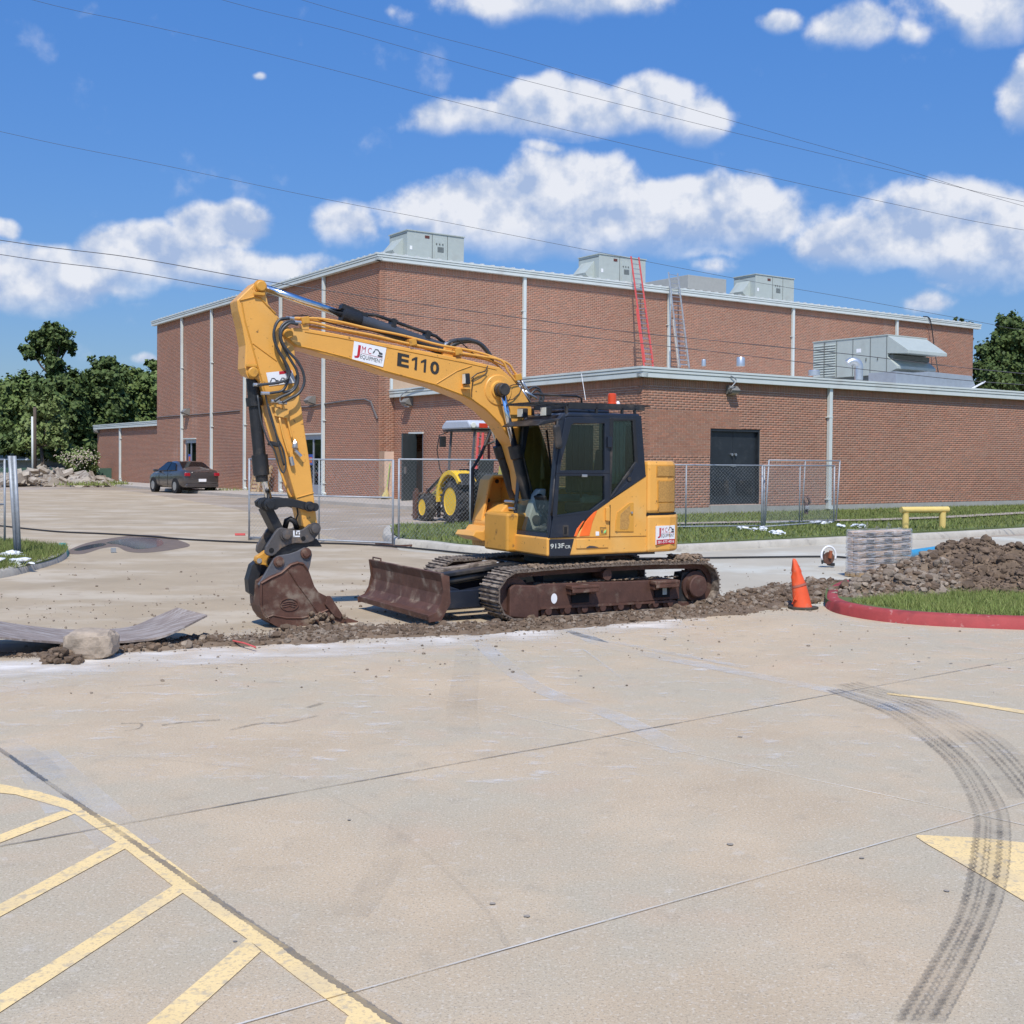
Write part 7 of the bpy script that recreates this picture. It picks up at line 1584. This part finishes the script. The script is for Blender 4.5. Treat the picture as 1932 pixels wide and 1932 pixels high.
# --- pallet of bagged cement in film
g0_ = G(1620, 1090); kp = 1/pxm(g0_); gr2 = G(1721, 1080); gl2 = G(1596, 1077)
dl_ = (gl2-g0_)[:2]; dl_ = dl_/np.linalg.norm(dl_); dl_ = np.array([-.50, .866]); ang = math.atan2(dl_[1], dl_[0])-math.pi/2
rx_ = ray(1720, 1080); A = np.array([[rx_[0], -dl_[1]], [rx_[1], dl_[0]]]); Wp = float(np.linalg.solve(A, (g0_-CAMP)[:2])[1]); rx_ = ray(1596, 1077); A = np.array([[rx_[0], -dl_[0]], [rx_[1], -dl_[1]]]); Dp = float(np.linalg.solve(A, (g0_-CAMP)[:2])[1]); Hp = 88*kp
bagw = mat('cement_bag', (.50, .36, .26), .8, 0, .12, 5, col2=(.60, .50, .42), c2scale=4, c2lo=.5, c2hi=.65, island=.12); BAGP = mat('bag_print', (.10, .085, .08), .7)
pal = empty('bagged_pallet', g0_, ang, 'wrapped pallet stacked with paper cement bags beside the dirt pile', 'pallet'); print('PAL', Wp, Dp, Hp)
for i in range(5): MB().box((Wp*(.05+.225*i), Dp/2, .085), (.10, Dp, .02)).build('deck_board', WOOD, pal)
for i in range(3): MB().box((Wp/2, Dp*(.06+.44*i), .04), (Wp, .09, .07)).build('bearer', WOOD, pal)
lay = 6; lh = (Hp-.10)/lay
for L_i in range(lay):
    for i in range(3):
        for j in range(2):
            w_ = Wp/3; d_ = Dp/2; cx_ = w_*(i+.5)+random.uniform(-.006, .006); cy_ = d_*(j+.5); cz_ = .10+lh*(L_i+.5)
            v = []; 
            b = MB(); nn_ = 6
            P_ = []
            for a in np.linspace(0, 2*math.pi, 13)[:-1]:
                P_.append((math.copysign(abs(math.cos(a))**.45, math.cos(a))*d_*.49, math.copysign(abs(math.sin(a))**.7, math.sin(a))*lh*.47))
            n_ = len(P_); vs = []; fs = []
            for qi, (xx, sc) in enumerate(((-w_*.49, .72), (-w_*.44, .94), (0, 1.03), (w_*.44, .94), (w_*.49, .72))):
                for p in P_: vs.append((cx_+xx, cy_+p[0]*min(sc, 1.0), cz_+p[1]*sc))
                if qi: fs += [((qi-1)*n_+q, (qi-1)*n_+(q+1) % n_, qi*n_+(q+1) % n_, qi*n_+q) for q in range(n_)]
            fs += [tuple(range(n_)), tuple(range(4*n_, 5*n_))]; b.add(vs, fs); bo = b.build('cement_bag', bagw, pal, smooth=True, auto=50)
            if j == 0: MB().box((cx_+w_*.12, -.001, cz_), (w_*.42, .006, lh*.42)).build('bag_print', BAGP, bo)
film = bpy.data.materials.new('stretch_film'); film.use_nodes = True; t_ = film.node_tree; t_.nodes.clear(); L = t_.links.new
o_ = t_.nodes.new('ShaderNodeOutputMaterial'); tr = t_.nodes.new('ShaderNodeBsdfTransparent'); gl_ = t_.nodes.new('ShaderNodeBsdfPrincipled'); gl_.inputs['Base Color'].default_value = (.62, .63, .66, 1); gl_.inputs['Roughness'].default_value = .22
nz = t_.nodes.new('ShaderNodeTexNoise'); tc_ = t_.nodes.new('ShaderNodeTexCoord'); mp_ = t_.nodes.new('ShaderNodeMapping'); mp_.inputs['Scale'].default_value = (2.0, 2.0, 16); L(tc_.outputs['Object'], mp_.inputs[0]); L(mp_.outputs[0], nz.inputs['Vector']); nz.inputs['Scale'].default_value = 2.5; nz.inputs['Detail'].default_value = 6
mr_ = t_.nodes.new('ShaderNodeMapRange'); L(nz.outputs[0], mr_.inputs[0]); mr_.inputs[1].default_value = .42; mr_.inputs[2].default_value = .72; mr_.inputs[3].default_value = .18; mr_.inputs[4].default_value = .75
bp_ = t_.nodes.new('ShaderNodeBump'); bp_.inputs['Strength'].default_value = 1; bp_.inputs['Distance'].default_value = .05; L(nz.outputs[0], bp_.inputs['Height']); L(bp_.outputs[0], gl_.inputs['Normal'])
m__ = t_.nodes.new('ShaderNodeMixShader'); L(mr_.outputs[0], m__.inputs[0]); L(tr.outputs[0], m__.inputs[1]); L(gl_.outputs[0], m__.inputs[2]); L(m__.outputs[0], o_.inputs[0])
fv = []; ff = []; nz_ = 14; per = 32
for i in range(nz_+1):
    z = .05+(Hp-.03)*i/nz_
    for q in range(per):
        a = 2*math.pi*q/per; ex_ = math.copysign(abs(math.cos(a))**.2, math.cos(a)); ey_ = math.copysign(abs(math.sin(a))**.2, math.sin(a)); bu = .012+.012*abs(math.sin(i*math.pi*lay/nz_))+random.uniform(0, .008)
        fv.append((Wp/2+ex_*(Wp/2+bu), Dp/2+ey_*(Dp/2+bu), z))
    if i: ff += [((i-1)*per+q, (i-1)*per+(q+1) % per, i*per+(q+1) % per, i*per+q) for q in range(per)]
MB().add(fv, ff).build('stretch_wrap', film, pal, smooth=True)
for (x0, h_, s_) in ((.22, .17, .16), (.62, .15, .20), (.40, .08, .22)):
    MB().add([(Wp*x0, .15, Hp+.02), (Wp*x0+s_, .25, Hp+.02), (Wp*x0+s_*.9, .20, Hp+h_*.5), (Wp*x0+.03, .12, Hp+h_)], [(0, 1, 2, 3)]).build('loose_film', film, pal)
# --- blue pipes
PBL = mat('pipe_blue', (.05, .30, .50), .35, 0, .04)
for (a, b, z, lab) in (((1712, 1046), (1790, 1034), .12, 'bright blue plastic pipe running from the pallet into the dirt pile'), ((1800, 1030), (1851, 1027), .12, 'bright blue plastic pipe end showing over the back of the dirt pile')):
    A = G(*a, z); B = G(*b, z)
    if b[0] == 1851: A = G(1800, 1029, .16); B = G(1851, 1027, .16)
    o = MB().cyl(tuple(A), tuple(B), .085 if a[0] < 1750 else .06, 20).build('blue_pipe', PBL, None, smooth=True, auto=40); tag(o, lab, 'pipe')
# --- hydrant-like standpipe by the annex wall
P = G(1370*.0+1521, 971, .14); k = 1/pxm(P); t = empty('standpipe', (P[0], P[1], .13), 0, 'short rusty standpipe with a grey valve box at the foot of the annex wall', 'standpipe')
MB().cyl((0, 0, 0), (0, 0, 22*k), .07, 10).build('pipe', mat('standpipe_brown', (.12, .06, .05), .7), t); MB().box((0, -.05, 14*k), (8*k, .2, 7*k)).build('valve_box', GALD, t, bevel=.02)
MB().tube([(-4*k, 0, 22*k), (-6*k, 0, 32*k), (2*k, 0, 34*k), (6*k, 0, 28*k), (5*k, 0, 20*k)], .05, 8).build('fitting', mat('standpipe_brown', (.12, .06, .05), .7), t, smooth=True)
# --- yellow rail barrier
ga, gb = G(1708, 998, .13), G(1778, 997, .13); kk = 1/pxm(ga)
t = empty('rail_barrier', ga, math.atan2(float(gb[1]-ga[1]), float(gb[0]-ga[0])), 'yellow pipe rail on two stout posts standing in the verge grass', 'barrier'); LB = float(np.linalg.norm(gb-ga))
for x in (0, LB): MB().cyl((x, 0, 0), (x, 0, 31*kk), 6.2*kk, 18).build('post', YPNT, t, smooth=True, auto=40)
MB().cyl((-10*kk, 0, 36*kk), (LB+12*kk, 0, 36*kk), 6.0*kk, 20).build('rail', YPNT, t, smooth=True, auto=40)
# --- cable on the ground
cb_pts = [(-60, 990), (0, 992), (42, 996.5), (110, 1003), (200, 1007), (270, 1011), (360, 1018), (483, 1023.5), (560, 1024), (660, 1026), (745, 1031), (820, 1038), (893, 1045), (960, 1048), (1100, 1053), (1290, 1053), (1440, 1051), (1560, 1050), (1600, 1052)]
tag(MB().tube(smooth_line([G(x, y, .02) for x, y in cb_pts], 5), .022, 6).build('ground_cable', RUB, None, smooth=True), 'black cable laid across the drive from the left edge to the pallet', 'cable')
# --- sandbags / white rags on the fence feet
RAG = mat('white_plastic', (.74, .75, .76), .6, 0, .08)
def rag(x, y, n, s, lab, z=.14):
    g = G(x, y, z); mb = MB()
    for i in range(n): mb.blob((g[0]+random.uniform(-1, 1)*s, g[1]+random.uniform(-.5, .5)*s, z+random.uniform(.02, .10)), random.uniform(.04, .10), (1.3, .9, .45), 1, .5)
    tag(mb.build('torn_sandbag', RAG, None), lab, 'torn bag', 'torn white bags weighing the fence')
rag(1420, 1002, 14, .38, 'torn white bag flattened in the grass nearest the excavator'); rag(1469, 1010, 9, .2, 'small torn white bag lying between two larger ones'); rag(1551, 990, 12, .3, 'torn white bag tucked under the right fence post'); rag(1605, 996, 16, .42, 'torn white bag behind the wrapped pallet')
rag(22, 1052, 14, .22, 'crumpled white bag against the foot of the galvanised post', .12); rag(30, 1066, 12, .30, 'white rag draped flat along the left grass edge', .12)
t = MB().box(tuple(G(214, 1038, .05)), (.10, .08, .09), .4).build('small_block', GALD, None); tag(t, 'small grey block lying at the edge of the puddle', 'block')
t = MB().box(tuple(G(453, 1008, .03)), (.26, .10, .05), .2).build('red_scrap', LRED, None); tag(t, 'red scrap of packaging lying on the drive', 'scrap'); 
t = MB().box(tuple(G(489, 1015, .03)), (.5, .10, .04), .5).build('grey_scrap', GALD, None); tag(t, 'thin grey strip of scrap lying near the bucket linkage', 'scrap')
# fence foot frame outside
# --- cinder blocks by the wall, broom, wooden pallets
for i, (x, lab) in enumerate(((655, 'left one of three concrete blocks leaning at the wall foot'), (672, 'middle one of three concrete blocks at the wall foot'), (688, 'right one of three blocks, with a white stain on its foot'))):
    P = fpt(*FL, onL(x-22, 925, .5)[0], ZB, .5); P = Vector(G(x-16, 933, ZB)); t = empty('cinder_block', P, rotR+.4, lab, 'concrete block', 'cinder blocks at the wall')
    MB().ring([(0, 0), (.28, 0), (.28, .62), (0, .62)], [(.06, .34), (.22, .34), (.22, .56), (.06, .56)], 0, .28).build('block', mat('block_grey', (.42, .41, .40), .9, 0, .1), t)
    MB().box((.14, .14, .17), (.15, .285, .20)).build('cavity', DARK, t)
    if i == 2: MB().box((.14, -.01, .14), (.26, .02, .26)).build('stain', WHT, t)
P = Vector(G(727, 930, ZB)); q = P+Vector((.5, .6, 1.75)); t = empty('broom', P, 0, 'green-handled straw broom leaning against the brick corner', 'broom', world=True); lp_ = Vector((735*0, 0, 0))
P = fpt(*FR, onR(727, 930, .35)[0], ZB, .35); qv = PL(736, 874, C0+NR*.08, NR); hv = Vector([float(c) for c in qv])
t.location = P; WORLDMODE.add(t.name)
MB().cyl(P+(hv-P)*.30, hv, .022, 6).build('handle', mat('broom_green', (.30, .48, .10), .5), t); MB().tube([P+(hv-P)*-.0, P+(hv-P)*.12, P+(hv-P)*.25, P+(hv-P)*.33], [.22, .16, .07, .03], 8).build('bristles', mat('straw', (.50, .40, .16), .9, 0, .2, 20), t)
def wood_pallet(P, rz, tilt, lab):
    t = empty('wooden_pallet', P, rz, lab, 'pallet', 'wooden pallets leaning on the wall'); t.rotation_euler = (0, tilt, rz)
    for i in range(7): MB().box((0, 0, .08+i*.22), (.03, 1.35, .13)).build('slat', WOOD, t)
    for j in (-1, 0, 1): MB().box((.07, j*.62, .75), (.10, .05, 1.5)).build('bearer', WOOD, t)
    return t
Pq = fpt(*FL, onL(486, 915, .9)[0], ZB, .9); wood_pallet(Pq, math.atan2(NL[1], NL[0])+.3, -.35, 'wooden pallet leaning on the wall behind the bucket cylinder')
Pq = fpt(*FL, onL(500, 915, .5)[0], ZB, .5); wood_pallet(Pq, math.atan2(NL[1], NL[0])-.9, -.15, 'second wooden pallet propped edge-on against the first')
# --- leaning fence panels by the wing
for i in range(2):
    P0 = G(176+i*9, 903, .0); P0 = np.array(P0); t = fence_panel(P0, P0+VL*-2.2*0+UR*0+np.array([3.0, -1.6, 0]), 2.7, ('front' if i == 0 else 'rear')+' one of two spare fence panels leaning on the low wing', lean=(1.0+.3*i, .7), mesh=False, group='spare fence panels leaning on the wing', zb=.0, pr=.03)
# --- demolition rubble
RUBM = mat('broken_concrete', (.40, .345, .275), .95, 0, .2, 2, col2=(.24, .19, .145), c2scale=2.5, c2lo=.48, c2hi=.66, bump=.6, bscale=8, island=.12)
def slab(x, y, w, d_, h, rz, tx, ty, z, lab):
    P = G(x, y); n = 9; pts = [(w/2*math.cos(a)*random.uniform(.8, 1.15), d_/2*math.sin(a)*random.uniform(.75, 1.15)) for a in np.linspace(0, 6.28*(n-1)/n, n)]
    o = MB().prism(pts, 0, h, 'Z').build('concrete_slab', RUBM, None, bevel=.03); o.location = (P[0], P[1], z); o.rotation_euler = (tx, ty, rz); tag(o, lab, 'concrete slab', 'broken slabs on the rubble heap')
slab(195, 909, 4.6, 3.0, .28, .2, .05, .12, .25, 'largest flat slab sliding off the right end of the rubble heap')
slab(152, 898, 5.0, 2.6, .26, -.1, .12, .10, 1.0, 'long slab lying over the middle of the rubble heap')
slab(118, 897, 3.2, 2.0, .35, .5, .2, -.15, .9, 'slab tilted back on top of the rubble at its middle left')
slab(78, 889, 3.0, 1.8, .30, .3, .5, -.45, 1.2, 'pale slab standing steeply at the top of the rubble heap')
slab(102, 886, 2.4, 1.8, .30, -.4, .3, .2, 1.5, 'thick pale slab crowning the rubble heap')
slab(45, 893, 2.8, 1.6, .30, .8, .4, -.3, .9, 'slab leaning among rubble behind the galvanised post')
slab(10, 893, 3.4, 1.6, .30, .1, .3, -.25, .7, 'slab at the far left of the rubble heap')
slab(172, 905, 3.0, 1.2, .16, .1, .1, .3, .5, 'thin broken slab near the spare fence panels')
slab(122, 914, 2.0, 1.0, .5, .1, .05, .0, .05, 'bright white boulder of concrete at the front of the rubble')
rb = MB()
for k in range(520):
    x = random.uniform(-60, 205); hgt = max(0, 1-abs(x-85)/140); g = G(x, random.uniform(898, 919)); zz = random.uniform(0, 1.35)*hgt*.9; w_ = random.choice((.2, .3, .45, .7, 1.1))
    rb.box((g[0], g[1], zz), (w_*random.uniform(.7, 1.3), w_*random.uniform(.5, 1), w_*random.uniform(.15, .45)), random.uniform(0, 3), random.gauss(0, .35), random.gauss(0, .35)); rb.blob((g[0]+.3, g[1]+.2, zz*.8), w_*.3, (1.2, 1, .6), 1, .4)
tag(rb.build('rubble_heap', RUBM, None, kind='stuff'), 'broken concrete rubble heaped at the end of the lot', 'rubble')

# ================================================================== PARKED CAR (local: +x forward, +y left)
CP = G(367, 930.5); CT = rad(128); CPT = mat('car_grey_brown', (.10, .092, .09), .30, .6, .04, 2, coat=.8); CGL = glassmat('car_glass', (.10, .13, .16), 1.3, .5, (.01, .012, .016))
car = empty('parked_car', (CP[0]-.15, CP[1]+.4, 0), CT, 'dark grey four-door saloon seen from behind, parked at the brick wall', 'car')
s_ = 1.22
def sect(x, zl, zb_, zt, wb, wt, roof):  # half section points from sill up to the centre line
    return [(x, wb*.90, zl), (x, wb, zl+.12), (x, wb, zb_*.75+zl*.25), (x, wb*.965, zb_)]+([(x, wt, zt), (x, wt*.75, zt+.035), (x, 0, zt+.05)] if roof else [(x, wb*.88, zb_+.04), (x, wb*.55, zb_+.065), (x, 0, zb_+.075)])
S_ = [sect(-.95, .42, .80, 0, .72, 0, 0), sect(-.90, .28, .96, 0, .84, 0, 0), sect(-.60, .22, 1.04, 0, .88, 0, 0), sect(-.30, .20, 1.03, 1.06, .89, .80, 1), sect(.35, .20, 1.0, 1.38, .90, .62, 1), sect(.9, .20, .98, 1.45, .90, .60, 1), sect(1.6, .20, .96, 1.42, .90, .60, 1), sect(2.5, .20, .93, 1.0, .89, .78, 1), sect(3.0, .20, .86, 0, .88, 0, 0), sect(3.4, .24, .74, 0, .82, 0, 0), sect(3.55, .34, .58, 0, .70, 0, 0)]
v = []; f = []; nS = 7; full = 2*nS-1
for sct in S_:
    L_ = [p for p in sct]+[(p[0], -p[1], p[2]) for p in sct[-2::-1]]; v += [(p[0]*s_, p[1]*s_, p[2]*s_) for p in L_]
for i in range(len(S_)-1): f += [(i*full+j, i*full+j+1, (i+1)*full+j+1, (i+1)*full+j) for j in range(full-1)]+[(i*full, (i+1)*full, (i+1)*full+full-1, i*full+full-1)]
f += [tuple(range(full)), tuple(range((len(S_)-1)*full, len(S_)*full))]
body_ = MB().add(v, f).build('body', CPT, car, smooth=True, auto=38); md = body_.modifiers.new('sub', 'SUBSURF'); md.levels = 1; md.render_levels = 1
def cg(name, pts, m=CGL, th=.012):
    pts = [Vector(p)*s_ for p in pts]; n_ = (pts[1]-pts[0]).cross(pts[2]-pts[0]).normalized(); mb = MB(); k = len(pts); mb.add([p+n_*th for p in pts]+[p-n_*th for p in pts], [tuple(range(k)), tuple(range(k, 2*k))[::-1]]+[(i, (i+1) % k, k+(i+1) % k, k+i) for i in range(k)]); return mb.build(name, m, car)
cg('rear_window', [(-.30, .66, 1.085), (-.30, -.66, 1.085), (.33, -.54, 1.405), (.33, .54, 1.405)], th=.03)
cg('side_window', [(-.02, .86, 1.04), (.45, .66, 1.36), (.88, .655, 1.40), (.86, .885, 1.02)], th=.03); cg('side_window', [(.93, .885, 1.02), (.95, .655, 1.40), (1.55, .65, 1.38), (2.2, .87, 1.0)], th=.03)
cg('side_window', [(-.02, -.86, 1.04), (.45, -.66, 1.36), (.88, -.655, 1.40), (.86, -.885, 1.02)], th=.03); cg('side_window', [(.93, -.885, 1.02), (.95, -.655, 1.40), (1.55, -.65, 1.38), (2.2, -.87, 1.0)], th=.03)
cg('windscreen', [(2.45, .70, 1.0), (1.68, .56, 1.41), (1.68, -.56, 1.41), (2.45, -.70, 1.0)], th=.03)
TLR = mat('tail_lamp', (.35, .01, .02), .15, coat=.6)
for y in (.70, -.70): MB().box((-.93*s_, y*s_, .86*s_), (.10*s_, .26*s_, .15*s_), 0, .1).build('tail_lamp', TLR, car, bevel=.03)
MB().box((-.985*s_, 0, .60*s_), (.02, .36*s_, .13*s_)).build('number_plate', WHT, car); MB().box((-.93*s_, 0, .98*s_), (.03, .9*s_, .03)).build('boot_trim', CHR, car)
MB().box((-.93*s_, .58*s_, .62*s_), (.06, .45*s_, .10)).build('bumper_highlight', STL, car, bevel=.02) if False else None
MB().box((-.90*s_, 0, .36*s_), (.22*s_, 1.55*s_, .16*s_)).build('bumper', CPT, car, bevel=.05)
for y in (.80, -.80):
    for x in (0.0, 2.65):
        w_ = MB().lathe((x*s_, y*s_-.11*s_, .32*s_), (0, 1, 0), [(0, .26*s_), (.03, .315*s_), (.19*s_, .315*s_), (.22*s_, .26*s_)], 24).build('wheel', TYRE, car, smooth=True, auto=40)
        sg_ = 1 if y > 0 else -1; rim_ = MB(); rim_.lathe((x*s_, y*s_+sg_*.115*s_, .32*s_), (0, sg_, 0), [(0, .20*s_), (.01, .20*s_), (.012, .05*s_)], 20)
        rim_.build('rim', STL, w_, smooth=True, auto=30); MB().lathe((x*s_, y*s_-.12*s_, .33*s_), (0, 1, 0), [(0, .36*s_), (.235*s_, .36*s_)], 24).build('wheel_arch', DARK, car)
MB().box((2.15*s_, .98*s_, 1.02*s_), (.12*s_, .2*s_, .12*s_)).build('door_mirror', CPT, car, bevel=.03)
for x in (.55, 1.35): MB().box((x*s_, .905*s_, .86*s_), (.16*s_, .03, .03)).build('door_handle', CPT, car, bevel=.01)
for x in (.90, 1.95): MB().box((x*s_, .899*s_, .62*s_), (.012, .012, .72*s_)).build('door_gap', DARK, car)

# ================================================================== TREES, SHED, POLES BEYOND
LF = {'dark': mat('leaf_dark', (.052, .085, .024), .65, 0, .2, .3, island=.45, c3=(.105, .145, .040), spec=.25),
      'mid': mat('leaf_mid', (.085, .13, .033), .65, 0, .2, .3, island=.45, c3=(.145, .19, .055), spec=.25),
      'light': mat('leaf_light', (.14, .19, .055), .65, 0, .2, .3, island=.4, c3=(.19, .23, .08), spec=.25)}
BARK = mat('tree_bark', (.10, .075, .055), .95, 0, .2, 2, bump=.4)
def tree(px_, base_y, lobes, depth, leaf, n, s, label, cat='tree', group=None, trunk=True, name='tree', flowers=None):
    """lobes: (x, y, rx, ry) read off the picture, at their real depth with a matching thickness"""
    base = np.array(PL(px_, base_y, np.array([0, depth, 0]), np.array([0, 1., 0]))); base[2] = 0
    t = empty(name, base, 0, label, cat, group, world=True); k = depth/FPX; Q = []; Nn = []
    tot = sum(l[2]*l[3] for l in lobes); LB_ = []
    for (x, y, rx, ry) in lobes:
        c = np.array(PL(x, y, np.array([0, depth, 0]), np.array([0, 1., 0]))); c[1] += rng.uniform(-.4, .4)*rx*k; R_ = np.array([rx*k, (rx+ry)*.5*k, ry*k]); LB_.append((c, R_))
        m_ = int(n*(rx*ry)/tot); nc = max(4, m_//30)
        # sub-clusters near the surface of the lobe
        dirs = rng.normal(size=(nc, 3)); dirs /= np.linalg.norm(dirs, axis=1)[:, None]; rad_ = rng.uniform(.35, 1.05, nc)[:, None]; cc_ = c+dirs*R_*rad_
        idx = rng.integers(0, nc, m_); off = rng.normal(size=(m_, 3))*R_.mean()*.13; Q.append(cc_[idx]+off); nn_ = dirs[idx]+rng.normal(size=(m_, 3))*.6+np.array([0, -.1, .35]); Nn.append(nn_)
    Q = np.concatenate(Q); Nn = np.concatenate(Nn); Nn /= np.linalg.norm(Nn, axis=1)[:, None]; m_ = len(Q)
    a = np.cross(Nn, rng.normal(size=(m_, 3))); a /= np.linalg.norm(a, axis=1)[:, None]; b = np.cross(Nn, a); sz = (s*rng.uniform(.5, 1.3, m_))[:, None]
    v = np.stack([Q-a*sz, Q-b*sz*.7, Q+a*sz, Q+b*sz*.7], 1).reshape(-1, 3); keep = v[:, 2].reshape(-1, 4).min(1) > 0; v = v.reshape(-1, 4, 3)[keep].reshape(-1, 3)
    fastmesh('crown', v, np.arange(len(v)).reshape(-1, 4), LF[leaf], t)
    if trunk:
        mb = MB(); c0 = LB_[int(len(LB_)/2)][0]; topc = max(LB_, key=lambda q: q[0][2])[0]; hub = np.array([base[0]*.6+np.mean([q[0][0] for q in LB_])*.4, depth, max(1.5, min(q[0][2]-q[1][2]*.5 for q in LB_))])
        rt = max(.18, .022*topc[2]); mb.tube([tuple(base), tuple((base+hub)/2+np.array([.2, 0, 0])), tuple(hub)], [rt, rt*.8, rt*.65], 8)
        for (c, R_) in LB_: md_ = (hub+c)/2+np.array([rng.normal()*.3, 0, -.2]); mb.tube([tuple(hub), tuple(md_), tuple(c), tuple(c+R_*np.array([rng.uniform(-.6, .6), 0, .6]))], [rt*.45, rt*.3, rt*.18, rt*.06], 6)
        mb.build('trunk', BARK, t, smooth=True)
    return t
LFG = 'trees beyond the lot at left'; 
tree(100, 872, [(60, 662, 20, 18), (78, 640, 22, 20), (98, 626, 20, 18), (118, 638, 22, 20), (126, 655, 15, 14), (92, 658, 26, 18), (105, 684, 20, 18), (112, 705, 24, 16)], 112, 'dark', 8000, .20, 'tallest tree at left with a lopsided crown above a bare neck', 'tree', LFG)
tree(40, 872, [(20, 745, 40, 30), (48, 730, 34, 26), (15, 790, 44, 34), (60, 780, 40, 40), (75, 745, 26, 26)], 108, 'mid', 10000, .22, 'rounded tree at the far left edge of the tree line', 'tree', LFG)
tree(110, 874, [(104, 740, 44, 34), (112, 790, 46, 44), (140, 730, 34, 30), (135, 775, 40, 44), (100, 825, 40, 26)], 104, 'dark', 12000, .22, 'dark tree massed beneath the tall lopsided one', 'tree', LFG)
tree(180, 874, [(190, 700, 30, 26), (202, 685, 22, 20), (215, 715, 30, 28), (180, 745, 44, 38), (205, 770, 40, 44), (175, 800, 46, 40), (160, 835, 40, 26)], 106, 'dark', 13000, .22, 'dark pointed tree in the middle of the left tree line', 'tree', LFG)
tree(250, 874, [(240, 715, 34, 26), (262, 735, 36, 34), (240, 760, 44, 36), (285, 745, 24, 36), (265, 800, 50, 44), (225, 830, 40, 28)], 110, 'mid', 12000, .22, 'domed green tree next to the tall block at left', 'tree', LFG)
tree(290, 874, [(288, 690, 14, 14), (294, 715, 14, 26)], 118, 'mid', 1200, .30, 'small round treetop peeping beside the tall block wall', 'tree', LFG)
tree(75, 876, [(70, 772, 26, 22), (95, 765, 20, 20), (60, 805, 30, 24), (92, 800, 34, 24), (105, 830, 26, 18), (62, 832, 30, 18)], 96, 'light', 5500, .17, 'light green thin-leaved tree in front of the dark tree line', 'tree', LFG)
tree(20, 874, [(15, 840, 46, 18), (70, 850, 40, 12), (120, 852, 40, 14), (200, 850, 50, 16)], 100, 'dark', 4200, .25, 'dark hedge growing under the left tree line', 'hedge', None, False, 'hedge')
ol = tree(155, 900, [(130, 868, 20, 14), (150, 862, 24, 16), (170, 872, 20, 16), (150, 882, 30, 14)], 90, 'light', 2600, .13, 'flowering bush with pale pink blossom beside the low wing', 'bush', None, False, 'flowering_bush')
fl = MB(); 
for k_ in range(200): q = PL(random.gauss(150, 18), random.gauss(864, 8), np.array([0, 89.0-random.uniform(0, 1.0), 0]), np.array([0, 1., 0])); fl.blob(tuple(q), .045, (1, 1, 1), 1, .3)
fl.build('blossom', mat('blossom_pink', (.55, .46, .36), .8, 0, .2), ol, kind='stuff')
RG = 'trees behind the annex at right'
tree(1880, 880, [(1905, 612, 28, 24), (1888, 640, 22, 20), (1860, 660, 18, 18), (1895, 670, 44, 30), (1850, 700, 22, 24), (1880, 715, 46, 34), (1930, 700, 40, 44), (1925, 640, 30, 30), (1865, 740, 46, 30)], 92, 'dark', 20000, .16, 'dark broad tree behind the right end of the tall block', 'tree', RG)
tree(1990, 880, [(1960, 640, 40, 40), (2000, 620, 50, 50), (1970, 700, 60, 50), (2040, 680, 60, 60), (2010, 740, 80, 40)], 98, 'mid', 9000, .26, 'tree cut off by the right edge of the view', 'tree', RG)
tree(1812, 880, [(1808, 606, 14, 5), (1818, 612, 18, 9), (1800, 640, 30, 26)], 120, 'dark', 1400, .20, 'treetop just showing over the right roof edge of the tall block', 'tree', RG)
P = PL(60, 848, np.array([0, 100., 0]), np.array([0, 1., 0])); t = empty('far_shed', (P[0]-1, 101, 0), 0, 'distant shed with a pale metal roof under the left trees', 'shed'); kz = 100/FPX
MB().span((-7, 0, 0), (4.0, 5, 1.7)).build('wall', mat('shed_wall', (.20, .21, .20), .8), t); MB().prism([(-.6, 1.65), (-.6, 1.75), (2.5, 2.55), (5.6, 1.75), (5.6, 1.65)], -7.5, 4.5, 'X').build('roof', mat('shed_roof', (.62, .66, .70), .45, .3), t)
gp_ = MB().prism([(-60, 84), (-30, 92), (-30, 92.1), (-60, 84.1)], 0, 1.1, 'Z').build('green_screen_fence', mat('green_screen', (.05, .10, .07), .8), None); tag(gp_, 'low dark green screen fence in front of the distant shed', 'fence')
for (x, yt, yb, r, m_, lab) in ((62, 786, 876, .09, TRIM, 'pale slim pole rising beside the rubble heap'), (66.5, 768, 876, .12, BARK, 'brown timber pole just right of the pale pole')):
    b_ = PL(x, yb, np.array([0, 88., 0]), np.array([0, 1., 0])); tp_ = PL(x-1, yt, np.array([0, 88., 0]), np.array([0, 1., 0])); b_[2] = 0
    tag(MB().cyl(tuple(b_), tuple(tp_), r, 8).build('pole', m_, None, smooth=True), lab, 'pole')
# far green belt all round the horizon
tb_ = MB(); 
for k_ in range(2600):
    a = random.uniform(-1.25, 1.25); rr_ = random.uniform(300, 340); tb_.blob((rr_*math.sin(a), rr_*math.cos(a), random.uniform(0, 7)), random.uniform(3, 6), (1.3, 1, .9), 1, .3)
tag(tb_.build('far_woods', LF['mid'], None, kind='stuff'), 'far belt of woodland along the horizon', 'woods')
